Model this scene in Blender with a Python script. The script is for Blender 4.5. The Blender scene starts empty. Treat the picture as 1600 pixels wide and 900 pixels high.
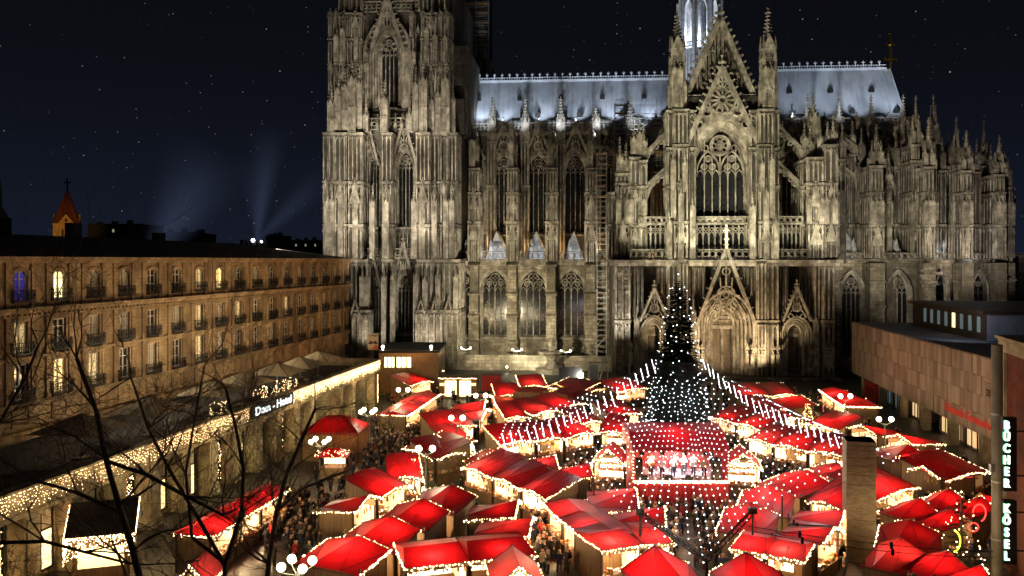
import bpy, bmesh, math, random
from math import sin, cos, pi, sqrt, atan2, radians
from mathutils import Vector, Matrix
random.seed(7)
sc = bpy.context.scene
COL = sc.collection
# ------------------------------------------------------------------ camera, world, exposure
F, H, HY = 1250.0, 23.0, 407.0          # focal length in photo pixels, eye height, horizon row
cam_d = bpy.data.cameras.new("camera")
cam_d.sensor_width = 36; cam_d.lens = F / 1600 * 36
cam_d.shift_y = -(450 - HY) / 1600
cam_d.clip_end = 5000; cam_d.clip_start = .5
cam = bpy.data.objects.new("camera", cam_d); COL.objects.link(cam)
cam.location = (0, 0, H); cam.rotation_euler = (pi / 2, 0, 0)
sc.camera = cam
sc.view_settings.view_transform = 'Standard'; sc.view_settings.look = 'None'
sc.view_settings.exposure = 0.0; sc.view_settings.gamma = 1.0
sc.cycles.max_bounces = 5; sc.cycles.diffuse_bounces = 2; sc.cycles.glossy_bounces = 2
sc.cycles.transmission_bounces = 3; sc.cycles.transparent_max_bounces = 6; sc.cycles.volume_bounces = 0
sc.cycles.sample_clamp_indirect = 4.0; sc.cycles.sample_clamp_direct = 0
sc.cycles.use_light_tree = True
sc.cycles.caustics_reflective = False; sc.cycles.caustics_refractive = False
sc.cycles.use_denoising = True
sc.cycles.blur_glossy = .5

W = bpy.data.worlds.new("World"); sc.world = W; W.use_nodes = True
nt = W.node_tree; N = nt.nodes; L = nt.links
for n in list(N): N.remove(n)
out = N.new("ShaderNodeOutputWorld"); bg = N.new("ShaderNodeBackground")
sky = N.new("ShaderNodeTexSky"); sky.sky_type = 'NISHITA'; sky.sun_disc = False
sky.sun_elevation = radians(-5); sky.sun_rotation = radians(-32)
sky.air_density = 1.5; sky.dust_density = .5; sky.ozone_density = 4
skym = N.new("ShaderNodeVectorMath"); skym.operation = 'SCALE'; skym.inputs['Scale'].default_value = .35
L.new(sky.outputs[0], skym.inputs[0])
tc = N.new("ShaderNodeTexCoord")
def star_layer(scale, thr, gain):
    v = N.new("ShaderNodeTexVoronoi"); v.inputs['Scale'].default_value = scale
    L.new(tc.outputs['Generated'], v.inputs['Vector'])
    lt = N.new("ShaderNodeMapRange"); lt.inputs['From Min'].default_value = thr; lt.inputs['From Max'].default_value = thr * .35
    L.new(v.outputs['Distance'], lt.inputs['Value'])
    sx = N.new("ShaderNodeSeparateColor"); L.new(v.outputs['Color'], sx.inputs[0])
    pw = N.new("ShaderNodeMath"); pw.operation = 'POWER'; pw.inputs[1].default_value = 8
    L.new(sx.outputs[0], pw.inputs[0])
    m = N.new("ShaderNodeMath"); m.operation = 'MULTIPLY'; L.new(lt.outputs[0], m.inputs[0]); L.new(pw.outputs[0], m.inputs[1])
    m2 = N.new("ShaderNodeMath"); m2.operation = 'MULTIPLY'; m2.inputs[1].default_value = gain; L.new(m.outputs[0], m2.inputs[0])
    return m2
s1 = star_layer(85, .07, .7); s2 = star_layer(160, .12, .25)
sa = N.new("ShaderNodeMath"); sa.operation = 'ADD'; L.new(s1.outputs[0], sa.inputs[0]); L.new(s2.outputs[0], sa.inputs[1])
sb = N.new("ShaderNodeMath"); sb.operation = 'MULTIPLY'; sb.inputs[1].default_value = 10.0; L.new(sa.outputs[0], sb.inputs[0])
base = N.new("ShaderNodeRGB"); base.outputs[0].default_value = (.034, .036, .052, 1)
a1 = N.new("ShaderNodeVectorMath"); a1.operation = 'ADD'; L.new(skym.outputs[0], a1.inputs[0]); L.new(base.outputs[0], a1.inputs[1])
# bluish city glow hugging the horizon all round
sz = N.new("ShaderNodeSeparateXYZ"); L.new(tc.outputs['Generated'], sz.inputs[0])
gm = N.new("ShaderNodeMapRange"); gm.inputs['From Min'].default_value = .30; gm.inputs['From Max'].default_value = -.02; L.new(sz.outputs[2], gm.inputs['Value'])
gp = N.new("ShaderNodeMath"); gp.operation = 'POWER'; gp.inputs[1].default_value = 2.0; L.new(gm.outputs[0], gp.inputs[0])
gv = N.new("ShaderNodeVectorMath"); gv.operation = 'SCALE'; gv.inputs[0].default_value = (.045, .085, .20); L.new(gp.outputs[0], gv.inputs['Scale'])
a0 = N.new("ShaderNodeVectorMath"); a0.operation = 'ADD'; L.new(a1.outputs[0], a0.inputs[0]); L.new(gv.outputs[0], a0.inputs[1])
a2 = N.new("ShaderNodeVectorMath"); a2.operation = 'ADD'; L.new(a0.outputs[0], a2.inputs[0]); L.new(sb.outputs[0], a2.inputs[1])
L.new(a2.outputs[0], bg.inputs[0]); bg.inputs[1].default_value = .1
L.new(bg.outputs[0], out.inputs[0])

moon = bpy.data.lights.new("moonlight", 'SUN'); moon.energy = .012; moon.color = (.7, .8, 1); moon.angle = radians(2)
mo = bpy.data.objects.new("moonlight", moon); COL.objects.link(mo); mo.rotation_euler = (radians(35), radians(10), radians(25))

# ------------------------------------------------------------------ helpers
def wpt(px, py, z=0.0):
    """world point at height z seen at photo pixel (px, py)"""
    Y = (H - z) * F / (py - HY)
    return Vector(((px - 800) * Y / F, Y, z))
def dpt(px, py, Y):
    return Vector(((px - 800) * Y / F, Y, H - (py - HY) * Y / F))

def tag(o, label=None, cat=None, group=None, kind=None):
    if label: o['label'] = label
    if cat: o['category'] = cat
    if group: o['group'] = group
    if kind: o['kind'] = kind
    return o
def empty(name, loc=(0, 0, 0), rz=0, parent=None):
    o = bpy.data.objects.new(name, None); COL.objects.link(o)
    o.location = loc; o.rotation_euler = (0, 0, rz); o.empty_display_size = .3
    if parent: o.parent = parent
    return o

class MB:
    def __init__(s): s.v = []; s.f = []; s.m = []; s.T = None; s.mi = 0
    def add(s, vs, fs):
        b = len(s.v)
        if s.T is not None: vs = [tuple(s.T @ Vector(p)) for p in vs]
        s.v.extend(vs); s.f.extend([tuple(b + i for i in f) for f in fs]); s.m.extend([s.mi] * len(fs))
    def box(s, x0, x1, y0, y1, z0, z1):
        s.add([(x0,y0,z0),(x1,y0,z0),(x1,y1,z0),(x0,y1,z0),(x0,y0,z1),(x1,y0,z1),(x1,y1,z1),(x0,y1,z1)],
              [(0,3,2,1),(4,5,6,7),(0,1,5,4),(1,2,6,5),(2,3,7,6),(3,0,4,7)])
    def cbox(s, c, d): s.box(c[0]-d[0]/2, c[0]+d[0]/2, c[1]-d[1]/2, c[1]+d[1]/2, c[2]-d[2]/2, c[2]+d[2]/2)
    def frust(s, x0, x1, y0, y1, z0, z1, k):
        cx, cy = (x0+x1)/2, (y0+y1)/2; a, b = (x1-x0)/2*k, (y1-y0)/2*k
        s.add([(x0,y0,z0),(x1,y0,z0),(x1,y1,z0),(x0,y1,z0),(cx-a,cy-b,z1),(cx+a,cy-b,z1),(cx+a,cy+b,z1),(cx-a,cy+b,z1)],
              [(0,3,2,1),(4,5,6,7),(0,1,5,4),(1,2,6,5),(2,3,7,6),(3,0,4,7)])
    def poly(s, pts): s.add(list(pts), [tuple(range(len(pts)))])
    def prism(s, pts, y0, y1):
        """pts: (x, z) outline, extruded along y"""
        n = len(pts)
        vs = [(x, y0, z) for x, z in pts] + [(x, y1, z) for x, z in pts]
        fs = [tuple(range(n))[::-1], tuple(range(n, 2*n))] + [(i, (i+1) % n, n + (i+1) % n, n + i) for i in range(n)]
        s.add(vs, fs)
    def slab(s, pts, z0, z1):
        n = len(pts)
        vs = [(x, y, z0) for x, y in pts] + [(x, y, z1) for x, y in pts]
        fs = [tuple(range(n))[::-1], tuple(range(n, 2*n))] + [(i, (i+1) % n, n + (i+1) % n, n + i) for i in range(n)]
        s.add(vs, fs)
    def tube(s, p, q, r, r2=None, n=5, caps=False):
        p = Vector(p); q = Vector(q); d = q - p
        if d.length < 1e-6: return
        r2 = r if r2 is None else r2
        a = d.orthogonal().normalized(); b = d.normalized().cross(a)
        vs = []
        for c, rr in ((p, r), (q, r2)):
            for i in range(n):
                t = 2*pi*i/n; w = c + a*cos(t)*rr + b*sin(t)*rr; vs.append(tuple(w))
        fs = [(i, (i+1) % n, n+(i+1) % n, n+i) for i in range(n)]
        if caps: fs += [tuple(range(n))[::-1], tuple(range(n, 2*n))]
        s.add(vs, fs)
    def beam(s, x0, z0, x1, z1, t, y0, y1):
        """bar in the xz plane"""
        dx, dz = x1-x0, z1-z0; l = sqrt(dx*dx+dz*dz) or 1; nx, nz = -dz/l*t/2, dx/l*t/2
        s.prism([(x0-nx, z0-nz), (x1-nx, z1-nz), (x1+nx, z1+nz), (x0+nx, z0+nz)], y0, y1)
    def cyl(s, x, y, z0, z1, r, r2=None, n=8, caps=True):
        s.tube((x, y, z0), (x, y, z1), r, r2, n, caps)
    def cone(s, x, y, z0, z1, r, n=8, rot=0):
        vs = [(x+cos(rot+2*pi*i/n)*r, y+sin(rot+2*pi*i/n)*r, z0) for i in range(n)] + [(x, y, z1)]
        s.add(vs, [(i, (i+1) % n, n) for i in range(n)])
    def octa(s, x, y, z, r, rz=None):
        rz = rz or r
        s.add([(x+r,y,z),(x,y+r,z),(x-r,y,z),(x,y-r,z),(x,y,z+rz),(x,y,z-rz)],
              [(0,1,4),(1,2,4),(2,3,4),(3,0,4),(1,0,5),(2,1,5),(3,2,5),(0,3,5)])
    def ball(s, x, y, z, r, n=10, m=6, rz=None):
        rz = rz or r; vs = []
        for j in range(1, m):
            t = pi*j/m
            for i in range(n): vs.append((x+sin(t)*cos(2*pi*i/n)*r, y+sin(t)*sin(2*pi*i/n)*r, z+cos(t)*rz))
        vs += [(x, y, z+rz), (x, y, z-rz)]; fs = []
        for j in range(m-2):
            for i in range(n): fs.append((j*n+i, (j+1)*n+i, (j+1)*n+(i+1) % n, j*n+(i+1) % n))
        for i in range(n):
            fs.append((len(vs)-2, i, (i+1) % n)); fs.append((len(vs)-1, (m-2)*n+(i+1) % n, (m-2)*n+i))
        s.add(vs, fs)
    def ring(s, cx, cz, r, t, y0, y1, n=12, a0=0, a1=2*pi):
        vs = []; closed = abs(a1-a0-2*pi) < 1e-6; k = n if closed else n+1
        for i in range(k):
            a = a0+(a1-a0)*i/n
            for rr in (r-t/2, r+t/2):
                for y in (y0, y1): vs.append((cx+cos(a)*rr, y, cz+sin(a)*rr))
        fs = []
        for i in range(n):
            a = 4*i; b = 4*((i+1) % k)
            fs += [(a, b, b+2, a+2), (a+1, a+3, b+3, b+1), (a, a+1, b+1, b), (a+2, b+2, b+3, a+3)]
        s.add(vs, fs)
    def mesh(s, name, mats, smooth=False):
        me = bpy.data.meshes.new(name); me.from_pydata(s.v, [], s.f)
        for m in (mats if isinstance(mats, (list, tuple)) else [mats]): me.materials.append(m)
        nm_ = len(me.materials)
        if any(s.m) and nm_ > 1: me.polygons.foreach_set('material_index', [min(i, nm_-1) for i in s.m])
        if smooth: me.polygons.foreach_set('use_smooth', [True]*len(s.f))
        me.update(); return me
    def build(s, name, mats, parent=None, loc=(0, 0, 0), rz=0, smooth=False, kind=None, label=None):
        o = bpy.data.objects.new(name, s.mesh(name, mats, smooth)); COL.objects.link(o)
        o.location = loc; o.rotation_euler = (0, 0, rz)
        if parent: o.parent = parent
        if kind: o['kind'] = kind
        if label: o['label'] = label
        return o
def inst(name, me, parent=None, loc=(0, 0, 0), rz=0, sc_=None):
    o = bpy.data.objects.new(name, me); COL.objects.link(o); o.location = loc; o.rotation_euler = (0, 0, rz)
    if sc_: o.scale = sc_
    if parent: o.parent = parent
    return o

def copy_tree(o, parent=None):
    c = o.copy(); COL.objects.link(c)
    if parent: c.parent = parent
    for ch in list(o.children): copy_tree(ch, c)
    return c

# ------------------------------------------------------------------ materials
def mat(name, col, rough=.7, metal=0., col2=None, scale=2., bump=0., emit=None, es=0., stretch=(1, 1, 1), spec=None,
        trans=0., sample=True, coat=0., lo=.35, hi=.65):
    m = bpy.data.materials.new(name); m.use_nodes = True; t = m.node_tree; b = t.nodes["Principled BSDF"]
    b.inputs['Base Color'].default_value = (*col, 1); b.inputs['Roughness'].default_value = rough
    b.inputs['Metallic'].default_value = metal
    if spec is not None: b.inputs['Specular IOR Level'].default_value = spec
    if coat: b.inputs['Coat Weight'].default_value = coat
    if emit: b.inputs['Emission Color'].default_value = (*emit, 1); b.inputs['Emission Strength'].default_value = es
    if col2 or bump:
        g = t.nodes.new("ShaderNodeNewGeometry"); mp = t.nodes.new("ShaderNodeMapping"); mp.inputs['Scale'].default_value = stretch
        n = t.nodes.new("ShaderNodeTexNoise"); n.inputs['Scale'].default_value = scale; n.inputs['Detail'].default_value = 5
        t.links.new(g.outputs['Position'], mp.inputs[0]); t.links.new(mp.outputs[0], n.inputs['Vector'])
        if col2:
            r = t.nodes.new("ShaderNodeMapRange"); r.inputs['From Min'].default_value = lo; r.inputs['From Max'].default_value = hi
            t.links.new(n.outputs[0], r.inputs['Value'])
            x = t.nodes.new("ShaderNodeMix"); x.data_type = 'RGBA'
            x.inputs['A'].default_value = (*col, 1); x.inputs['B'].default_value = (*col2, 1)
            t.links.new(r.outputs[0], x.inputs['Factor']); t.links.new(x.outputs['Result'], b.inputs['Base Color'])
        if bump:
            bp = t.nodes.new("ShaderNodeBump"); bp.inputs['Strength'].default_value = bump
            t.links.new(n.outputs[0], bp.inputs['Height']); t.links.new(bp.outputs[0], b.inputs['Normal'])
    if trans:
        tr = t.nodes.new("ShaderNodeBsdfTranslucent"); tr.inputs[0].default_value = (*col, 1)
        mx = t.nodes.new("ShaderNodeMixShader"); mx.inputs[0].default_value = trans
        o = t.nodes["Material Output"]
        t.links.new(b.outputs[0], mx.inputs[1]); t.links.new(tr.outputs[0], mx.inputs[2]); t.links.new(mx.outputs[0], o.inputs[0])
    if not sample: m.cycles.emission_sampling = 'NONE'
    return m

def masonry(name, c1, c2, grime, rough=.85, bw=1.0, bh=.45, mortar=.02, axis='xz', gscale=.12, streak=True, bump=.6, wscale=1.2, wlo=.7):
    """ashlar blocks: brick texture on world position, blocks of unequal tone, weather stains with shapes of their own"""
    m = bpy.data.materials.new(name); m.use_nodes = True; t = m.node_tree; b = t.nodes["Principled BSDF"]; nn = t.nodes.new; ll = t.links.new
    b.inputs['Roughness'].default_value = rough; b.inputs['Specular IOR Level'].default_value = .25
    g = nn("ShaderNodeNewGeometry"); sp = nn("ShaderNodeSeparateXYZ"); cb = nn("ShaderNodeCombineXYZ"); ll(g.outputs['Position'], sp.inputs[0])
    if axis == 'xz':
        ad = nn("ShaderNodeMath"); ad.operation = 'ADD'; ll(sp.outputs[0], ad.inputs[0]); ll(sp.outputs[1], ad.inputs[1])
        ll(ad.outputs[0], cb.inputs[0]); ll(sp.outputs[2], cb.inputs[1])
    else: ll(sp.outputs[0], cb.inputs[0]); ll(sp.outputs[1], cb.inputs[1])
    br = nn("ShaderNodeTexBrick"); ll(cb.outputs[0], br.inputs['Vector'])
    br.inputs['Scale'].default_value = 1; br.inputs['Brick Width'].default_value = bw; br.inputs['Row Height'].default_value = bh
    br.inputs['Mortar Size'].default_value = mortar; br.inputs['Bias'].default_value = -.1
    br.inputs['Color1'].default_value = (*c1, 1); br.inputs['Color2'].default_value = (*c2, 1)
    br.inputs['Mortar'].default_value = (*[x*.45 for x in c2], 1)
    n1 = nn("ShaderNodeTexNoise"); n1.inputs['Scale'].default_value = gscale; n1.inputs['Detail'].default_value = 4; n1.inputs['Roughness'].default_value = .55
    mp = nn("ShaderNodeMapping"); mp.inputs['Scale'].default_value = (3, 3, 1) if streak else (1, 1, 1)
    ll(g.outputs['Position'], mp.inputs[0]); ll(mp.outputs[0], n1.inputs['Vector'])
    r1 = nn("ShaderNodeMapRange"); r1.inputs['From Min'].default_value = .38; r1.inputs['From Max'].default_value = .60; ll(n1.outputs[0], r1.inputs['Value'])
    x1 = nn("ShaderNodeMix"); x1.data_type = 'RGBA'; ll(r1.outputs[0], x1.inputs['Factor']); ll(br.outputs[0], x1.inputs['A'])
    x1.inputs['B'].default_value = (*grime, 1)
    n2 = nn("ShaderNodeTexNoise"); n2.inputs['Scale'].default_value = wscale; n2.inputs['Detail'].default_value = 8; n2.inputs['Roughness'].default_value = .68; ll(g.outputs['Position'], n2.inputs['Vector'])
    r2 = nn("ShaderNodeMapRange"); r2.inputs['From Min'].default_value = .3; r2.inputs['From Max'].default_value = .7
    r2.inputs['To Min'].default_value = wlo; r2.inputs['To Max'].default_value = 1.3; ll(n2.outputs[0], r2.inputs['Value'])
    vm = nn("ShaderNodeVectorMath"); vm.operation = 'SCALE'; ll(x1.outputs['Result'], vm.inputs[0]); ll(r2.outputs[0], vm.inputs['Scale'])
    ll(vm.outputs[0], b.inputs['Base Color'])
    if bump:
        ma = nn("ShaderNodeMath"); ma.operation = 'SUBTRACT'; ll(n2.outputs[0], ma.inputs[0]); ll(br.outputs['Fac'], ma.inputs[1])
        bp = nn("ShaderNodeBump"); bp.inputs['Strength'].default_value = bump; bp.inputs['Distance'].default_value = .08
        ll(ma.outputs[0], bp.inputs['Height']); ll(bp.outputs[0], b.inputs['Normal'])
    return m

M = {}
M['stone'] = masonry('cathedral_stone_shaded', (.15, .137, .115), (.10, .092, .078), (.055, .05, .043), mortar=.012, bump=.15, wscale=.7, wlo=.4)  # black-grey stone, darkened further so recesses and cores read as shade
M['stone2'] = masonry('cathedral_ashlar', (.46, .40, .31), (.20, .17, .13), (.12, .105, .08), bw=1.5, bh=.7, mortar=.03, gscale=.07, bump=.4, wscale=.8, wlo=.45)
M['carved'] = masonry('carved_stone_lit', (.46, .42, .35), (.34, .31, .255), (.19, .17, .14), bw=.8, bh=.9, mortar=.0, gscale=.25, bump=.15, wscale=.75, wlo=.30)  # lightened in colour so ribs and mouldings read as catching light
M['lead'] = mat('lead_roof', (.42, .45, .50), .55, 0, (.30, .33, .37), .35, .15, stretch=(1, 1, .25))
M['slate_pale'] = mat('pale_lead_sheet', (.62, .64, .68), .6, 0, (.35, .36, .38), 1.5, .1)
M['glass'] = mat('leaded_glass', (.010, .011, .014), .10, 0, (.02, .02, .02), 1.8, .12, spec=.5)
M['sandstone'] = masonry('hotel_sandstone', (.46, .33, .19), (.36, .25, .14), (.20, .135, .075), bw=1.1, bh=.42, mortar=.012, gscale=.15, bump=.3)
M['limestone'] = masonry('terrace_limestone', (.55, .47, .30), (.45, .38, .25), (.28, .23, .15), bw=1.3, bh=.5, mortar=.012, gscale=.15, bump=.25)
M['iron'] = mat('dark_iron', (.012, .011, .010), .5, .6)
M['steel'] = mat('galvanised_steel', (.42, .43, .42), .35, .8)
M['dark'] = mat('dark_roofing', (.008, .008, .009), .8)
M['paint_white'] = mat('white_paint', (.55, .50, .42), .5)
M['gold'] = mat('gilding', (.9, .55, .12), .2, 1.)
M['wood'] = mat('stall_timber', (.42, .26, .12), .6, 0, (.25, .14, .06), 3., .1, stretch=(3, 3, .3))
M['wood_dark'] = mat('dark_timber', (.07, .038, .02), .6, 0, (.035, .02, .012), 3.)
M['canvas'] = mat('red_canvas', (.66, .008, .014), .42, 0, (.48, .004, .01), 1.6, .22, trans=.26, coat=.08)
M['canvas_b'] = mat('deep_red_canvas', (.50, .005, .010), .5, 0, (.33, .003, .007), 1.1, .3, trans=.19, coat=.05)
M['canvas_c'] = mat('worn_red_canvas', (.58, .022, .03), .5, 0, (.40, .006, .01), 2.4, .3, trans=.22, coat=.05)
M['canvas_orange'] = mat('orange_red_canvas', (.62, .06, .012), .35, 0, (.5, .045, .01), .9, .05, trans=.2)
M['canvas_dark'] = mat('wine_red_canvas', (.34, .004, .008), .42, 0, (.24, .003, .006), 1.6, .22, trans=.12, coat=.08)
M['bulb'] = mat('warm_bulb', (1, .8, .5), .5, emit=(1, .74, .36), es=15, sample=False)
M['bulb_white'] = mat('cool_bulb', (1, 1, 1), .5, emit=(.86, .92, 1), es=9, sample=False)
M['bulb_gold'] = mat('golden_bulb', (1, .8, .5), .5, emit=(1, .55, .18), es=12, sample=False)
M['bulb_red'] = mat('red_bulb', (1, .1, .05), .5, emit=(1, .05, .04), es=3, sample=False)
M['bulb_green'] = mat('yellow_green_bulb', (.6, 1, .1), .5, emit=(.75, .9, .05), es=3, sample=False)
M['wire'] = mat('cable', (.07, .07, .07), .5)
M['lamp'] = mat('lamp_glow', (1, 1, 1), .5, emit=(1, .84, .50), es=14)
M['lamp_panel'] = mat('stall_glow', (1, 1, 1), .5, emit=(1, .72, .36), es=3.6)
M['globe'] = mat('lamp_globe', (1, 1, 1), .5, emit=(1, .90, .62), es=16)
M['paving'] = masonry('plaza_paving', (.16, .145, .12), (.11, .10, .085), (.055, .05, .045), rough=.45, bw=1.2, bh=.8, mortar=.02, axis='xy', gscale=.1, streak=False, bump=.2)
M['asphalt'] = mat('wet_cobbles', (.05, .046, .04), .5, 0, (.03, .028, .025), 1.2, .3)
# ================================================================== CATHEDRAL
A = radians(4.26); CA, SA = cos(A), sin(A)
OZ = H * F / (590 - HY); OX = (1131 - 800) * OZ / F
def cu(px, v):
    t = (px - 800) / F
    return (t * (OZ + v * CA) - OX - v * SA) / (CA + t * SA)
def cz(py, px, v):
    u = cu(px, v); Z = OZ - u * SA + v * CA
    return H - (py - HY) * Z / F
def cw(u, v, z=0): return Vector((OX + u * CA + v * SA, OZ - u * SA + v * CA, z))

def arch_pts(cx, hw, zs, zt, n=8):
    h = zt - zs; c = (h*h - hw*hw) / (2*hw); R = hw + c; a1 = atan2(h, -c) if c < 0 else pi - atan2(h, c)
    pts = []
    for i in range(n+1):
        a = pi + (a1 - pi) * i / n
        pts.append((cx + c + R*cos(a), zs + R*sin(a)))
    pts[-1] = (cx, zt)
    return pts + [(2*cx - x, z) for x, z in pts[-2::-1]]
def arch_band(mb, cx, hw, z0, zs, zt, t, y0, y1, n=6, jamb=True):
    a = arch_pts(cx, hw, zs, zt, n); b = arch_pts(cx, hw + t, zs, zt + t*1.25, n)
    if jamb: a = [(cx-hw, z0)] + a + [(cx+hw, z0)]; b = [(cx-hw-t, z0)] + b + [(cx+hw+t, z0)]
    vs = []
    for (p, q) in zip(a, b): vs += [(p[0], y0, p[1]), (q[0], y0, q[1]), (p[0], y1, p[1]), (q[0], y1, q[1])]
    fs = []
    for i in range(len(a)-1):
        k = 4*i; j = k+4
        fs += [(k, k+1, j+1, j), (k, j, j+2, k+2), (k+1, k+3, j+3, j+1)]
    mb.add(vs, fs)
def arch_fill(mb, cx, hw, z0, zs, zt, y, n=6):
    a = arch_pts(cx, hw, zs, zt, n); mb.add([(cx-hw, y, z0)] + [(x, y, z) for x, z in a] + [(cx+hw, y, z0)], [tuple(range(len(a)+2))[::-1]])
def arch_wall(mb, cx, hw, z0, zs, zt, x0, x1, zb, ztop, y, n=6):
    """flat wall x0..x1, zb..ztop at depth y with the pointed opening left free"""
    a = arch_pts(cx, hw, zs, zt, n)
    mb.poly([(x0, y, zb), (cx-hw, y, zb), (cx-hw, y, ztop), (x0, y, ztop)])
    mb.poly([(cx+hw, y, zb), (x1, y, zb), (x1, y, ztop), (cx+hw, y, ztop)])
    if zb < z0: mb.poly([(cx-hw, y, zb), (cx+hw, y, zb), (cx+hw, y, z0), (cx-hw, y, z0)])
    for p, q in zip(a[:-1], a[1:]): mb.poly([(p[0], y, p[1]), (q[0], y, q[1]), (q[0], y, ztop), (p[0], y, ztop)])
def finial(mb, x, y, z, s):
    mb.box(x-s*.12, x+s*.12, y-s*.12, y+s*.12, z-s*.4, z+s*1.1)
    mb.box(x-s*.5, x+s*.5, y-s*.14, y+s*.14, z+s*.18, z+s*.42); mb.box(x-s*.14, x+s*.14, y-s*.5, y+s*.5, z+s*.18, z+s*.42)
    mb.octa(x, y, z+s*1.15, s*.26); mb.octa(x, y, z-s*.15, s*.34, s*.2)
def crockets(mb, x0, z0, x1, z1, y, n, s):
    dx, dz = x1-x0, z1-z0; l = sqrt(dx*dx+dz*dz); nx, nz = -dz/l, dx/l
    if nz < 0: nx, nz = -nx, -nz
    for i in range(n):
        f = (i+.7)/n; x = x0+dx*f; z = z0+dz*f
        mb.beam(x, z, x+nx*s, z+nz*s+s*.3, s*.45, y-s*.28, y+s*.28)
        mb.octa(x+nx*s*1.1, y, z+nz*s+s*.45, s*.38)
def pinnacle(mb, x, y, z0, w, hs, hp, cr=5):
    """square shaft with blind panels and gablets, crocketed spirelet and finial"""
    h = w/2
    mb.box(x-h*.82, x+h*.82, y-h*.82, y+h*.82, z0, z0+hs)
    for sx in (-1, 1):
        for sy in (-1, 1): mb.box(x+sx*h*.86-h*.14, x+sx*h*.86+h*.14, y+sy*h*.86-h*.14, y+sy*h*.86+h*.14, z0, z0+hs)
    mb.box(x-h*.12, x+h*.12, y-h, y-h*.8, z0, z0+hs)
    for zz in (z0, z0+hs*.5): mb.box(x-h*1.08, x+h*1.08, y-h*1.08, y+h*1.08, zz, zz+w*.1)
    zt = z0+hs; g = w*.95
    for (ax, ay) in ((0, -1), (1, 0), (-1, 0), (0, 1)):
        if ax == 0:
            yy = y+ay*h; mb.prism([(x-h, zt-w*.1), (x+h, zt-w*.1), (x, zt+g)], yy-w*.07, yy+w*.07)
        else:
            xx = x+ax*h; mb.add([(xx-w*.07, y-h, zt-w*.1), (xx-w*.07, y+h, zt-w*.1), (xx-w*.07, y, zt+g), (xx+w*.07, y-h, zt-w*.1), (xx+w*.07, y+h, zt-w*.1), (xx+w*.07, y, zt+g)],
                                [(0, 1, 2), (5, 4, 3), (0, 3, 4, 1), (1, 4, 5, 2), (2, 5, 3, 0)])
    for sx in (-1, 1):
        for sy in (-1, 1): mb.cone(x+sx*h*.86, y+sy*h*.86, zt, zt+w*.9, w*.16, 4, pi/4)
    mb.cone(x, y, zt, zt+hp, h*.78, 8, pi/8)
    for k in range(cr):
        f = (k+.6)/(cr+.3); r = h*.78*(1-f)+w*.06; zz = zt+hp*f
        for i in range(4):
            a = pi/4*(2*i); mb.octa(x+cos(a)*r, y+sin(a)*r, zz, w*.11)
    finial(mb, x, y, zt+hp*.97, w*.42)
def gable(mb, cx, hw, z0, zt, y0, y1, t, cr=6, fill=1, fin=1.0):
    """openwork gable (wimperg): raking bars, tracery, crockets, finial"""
    mb.beam(cx-hw, z0, cx, zt, t, y0, y1); mb.beam(cx+hw, z0, cx, zt, t, y0, y1)
    s = min(t*.9, 1.1)
    crockets(mb, cx-hw, z0, cx, zt, (y0+y1)/2, cr, s); crockets(mb, cx+hw, z0, cx, zt, (y0+y1)/2, cr, s)
    if fin: finial(mb, cx, (y0+y1)/2, zt+t*.6, fin)
    h = zt-z0; ym = y0+(y1-y0)*.35
    if fill:
        r = hw*.30; zc = z0+h*.40
        mb.ring(cx, zc, r, t*.4, ym, y1, 12)
        for k in range(6):
            a = pi/6+k*pi/3; mb.ring(cx+cos(a)*r*.52, zc+sin(a)*r*.52, r*.3, t*.25, ym, y1, 6)
        mb.beam(cx, zc+r, cx, zt-t, t*.4, ym, y1)
        mb.ring(cx, z0+h*.70, hw*.13, t*.3, ym, y1, 8)
        for sx in (-1, 1):
            mb.ring(cx+sx*hw*.42, z0+h*.14, hw*.17, t*.3, ym, y1, 10)
            mb.beam(cx+sx*r*.9, zc-r*.3, cx+sx*hw*.72, z0+h*.1, t*.35, ym, y1)
            mb.beam(cx+sx*r*.6, zc+r*.75, cx+sx*hw*.2, z0+h*.62, t*.35, ym, y1)
def balustrade(mb, x0, x1, z, h, y0, y1, step=1.1):
    mb.box(x0, x1, y0-.1, y1+.1, z+h-.22, z+h); mb.box(x0, x1, y0-.05, y1+.05, z, z+.2)
    n = max(1, round((x1-x0)/step)); s = (x1-x0)/n
    for i in range(n+1): mb.box(x0+s*i-.09, x0+s*i+.09, y0, y1, z+.2, z+h-.2)
    for i in range(n): mb.ring(x0+s*(i+.5), z+h/2, min(s, h-.4)*.42, .13, y0+.03, y1-.03, 8)
def blind(mb, x0, x1, z0, z1, y, n, d=.42, rib=.22, arch=True, gab=False):
    """blind tracery on a wall face looking to -y"""
    s = (x1-x0)/n; mi0 = mb.mi; mb.mi = 1
    for i in range(n+1): mb.box(x0+s*i-rib/2, x0+s*i+rib/2, y-d, y, z0, z1)
    if arch:
        for i in range(n):
            c = x0+s*(i+.5); hw = s/2-rib*.35
            if hw < .12 or z1-z0 < s*1.5: continue
            arch_band(mb, c, hw*.8, z1-s*1.2, z1-s*1.1, z1-s*.25, rib*.55, y-d*.85, y, 3, False)
    if gab:
        for i in range(n):
            c = x0+s*(i+.5); mb.prism([(c-s*.5, z1-s*.1), (c+s*.5, z1-s*.1), (c, z1+s*1.3)], y-d*1.3, y-d*.3)
            finial(mb, c, y-d*.8, z1+s*1.35, s*.3)
    mb.mi = mi0
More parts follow.
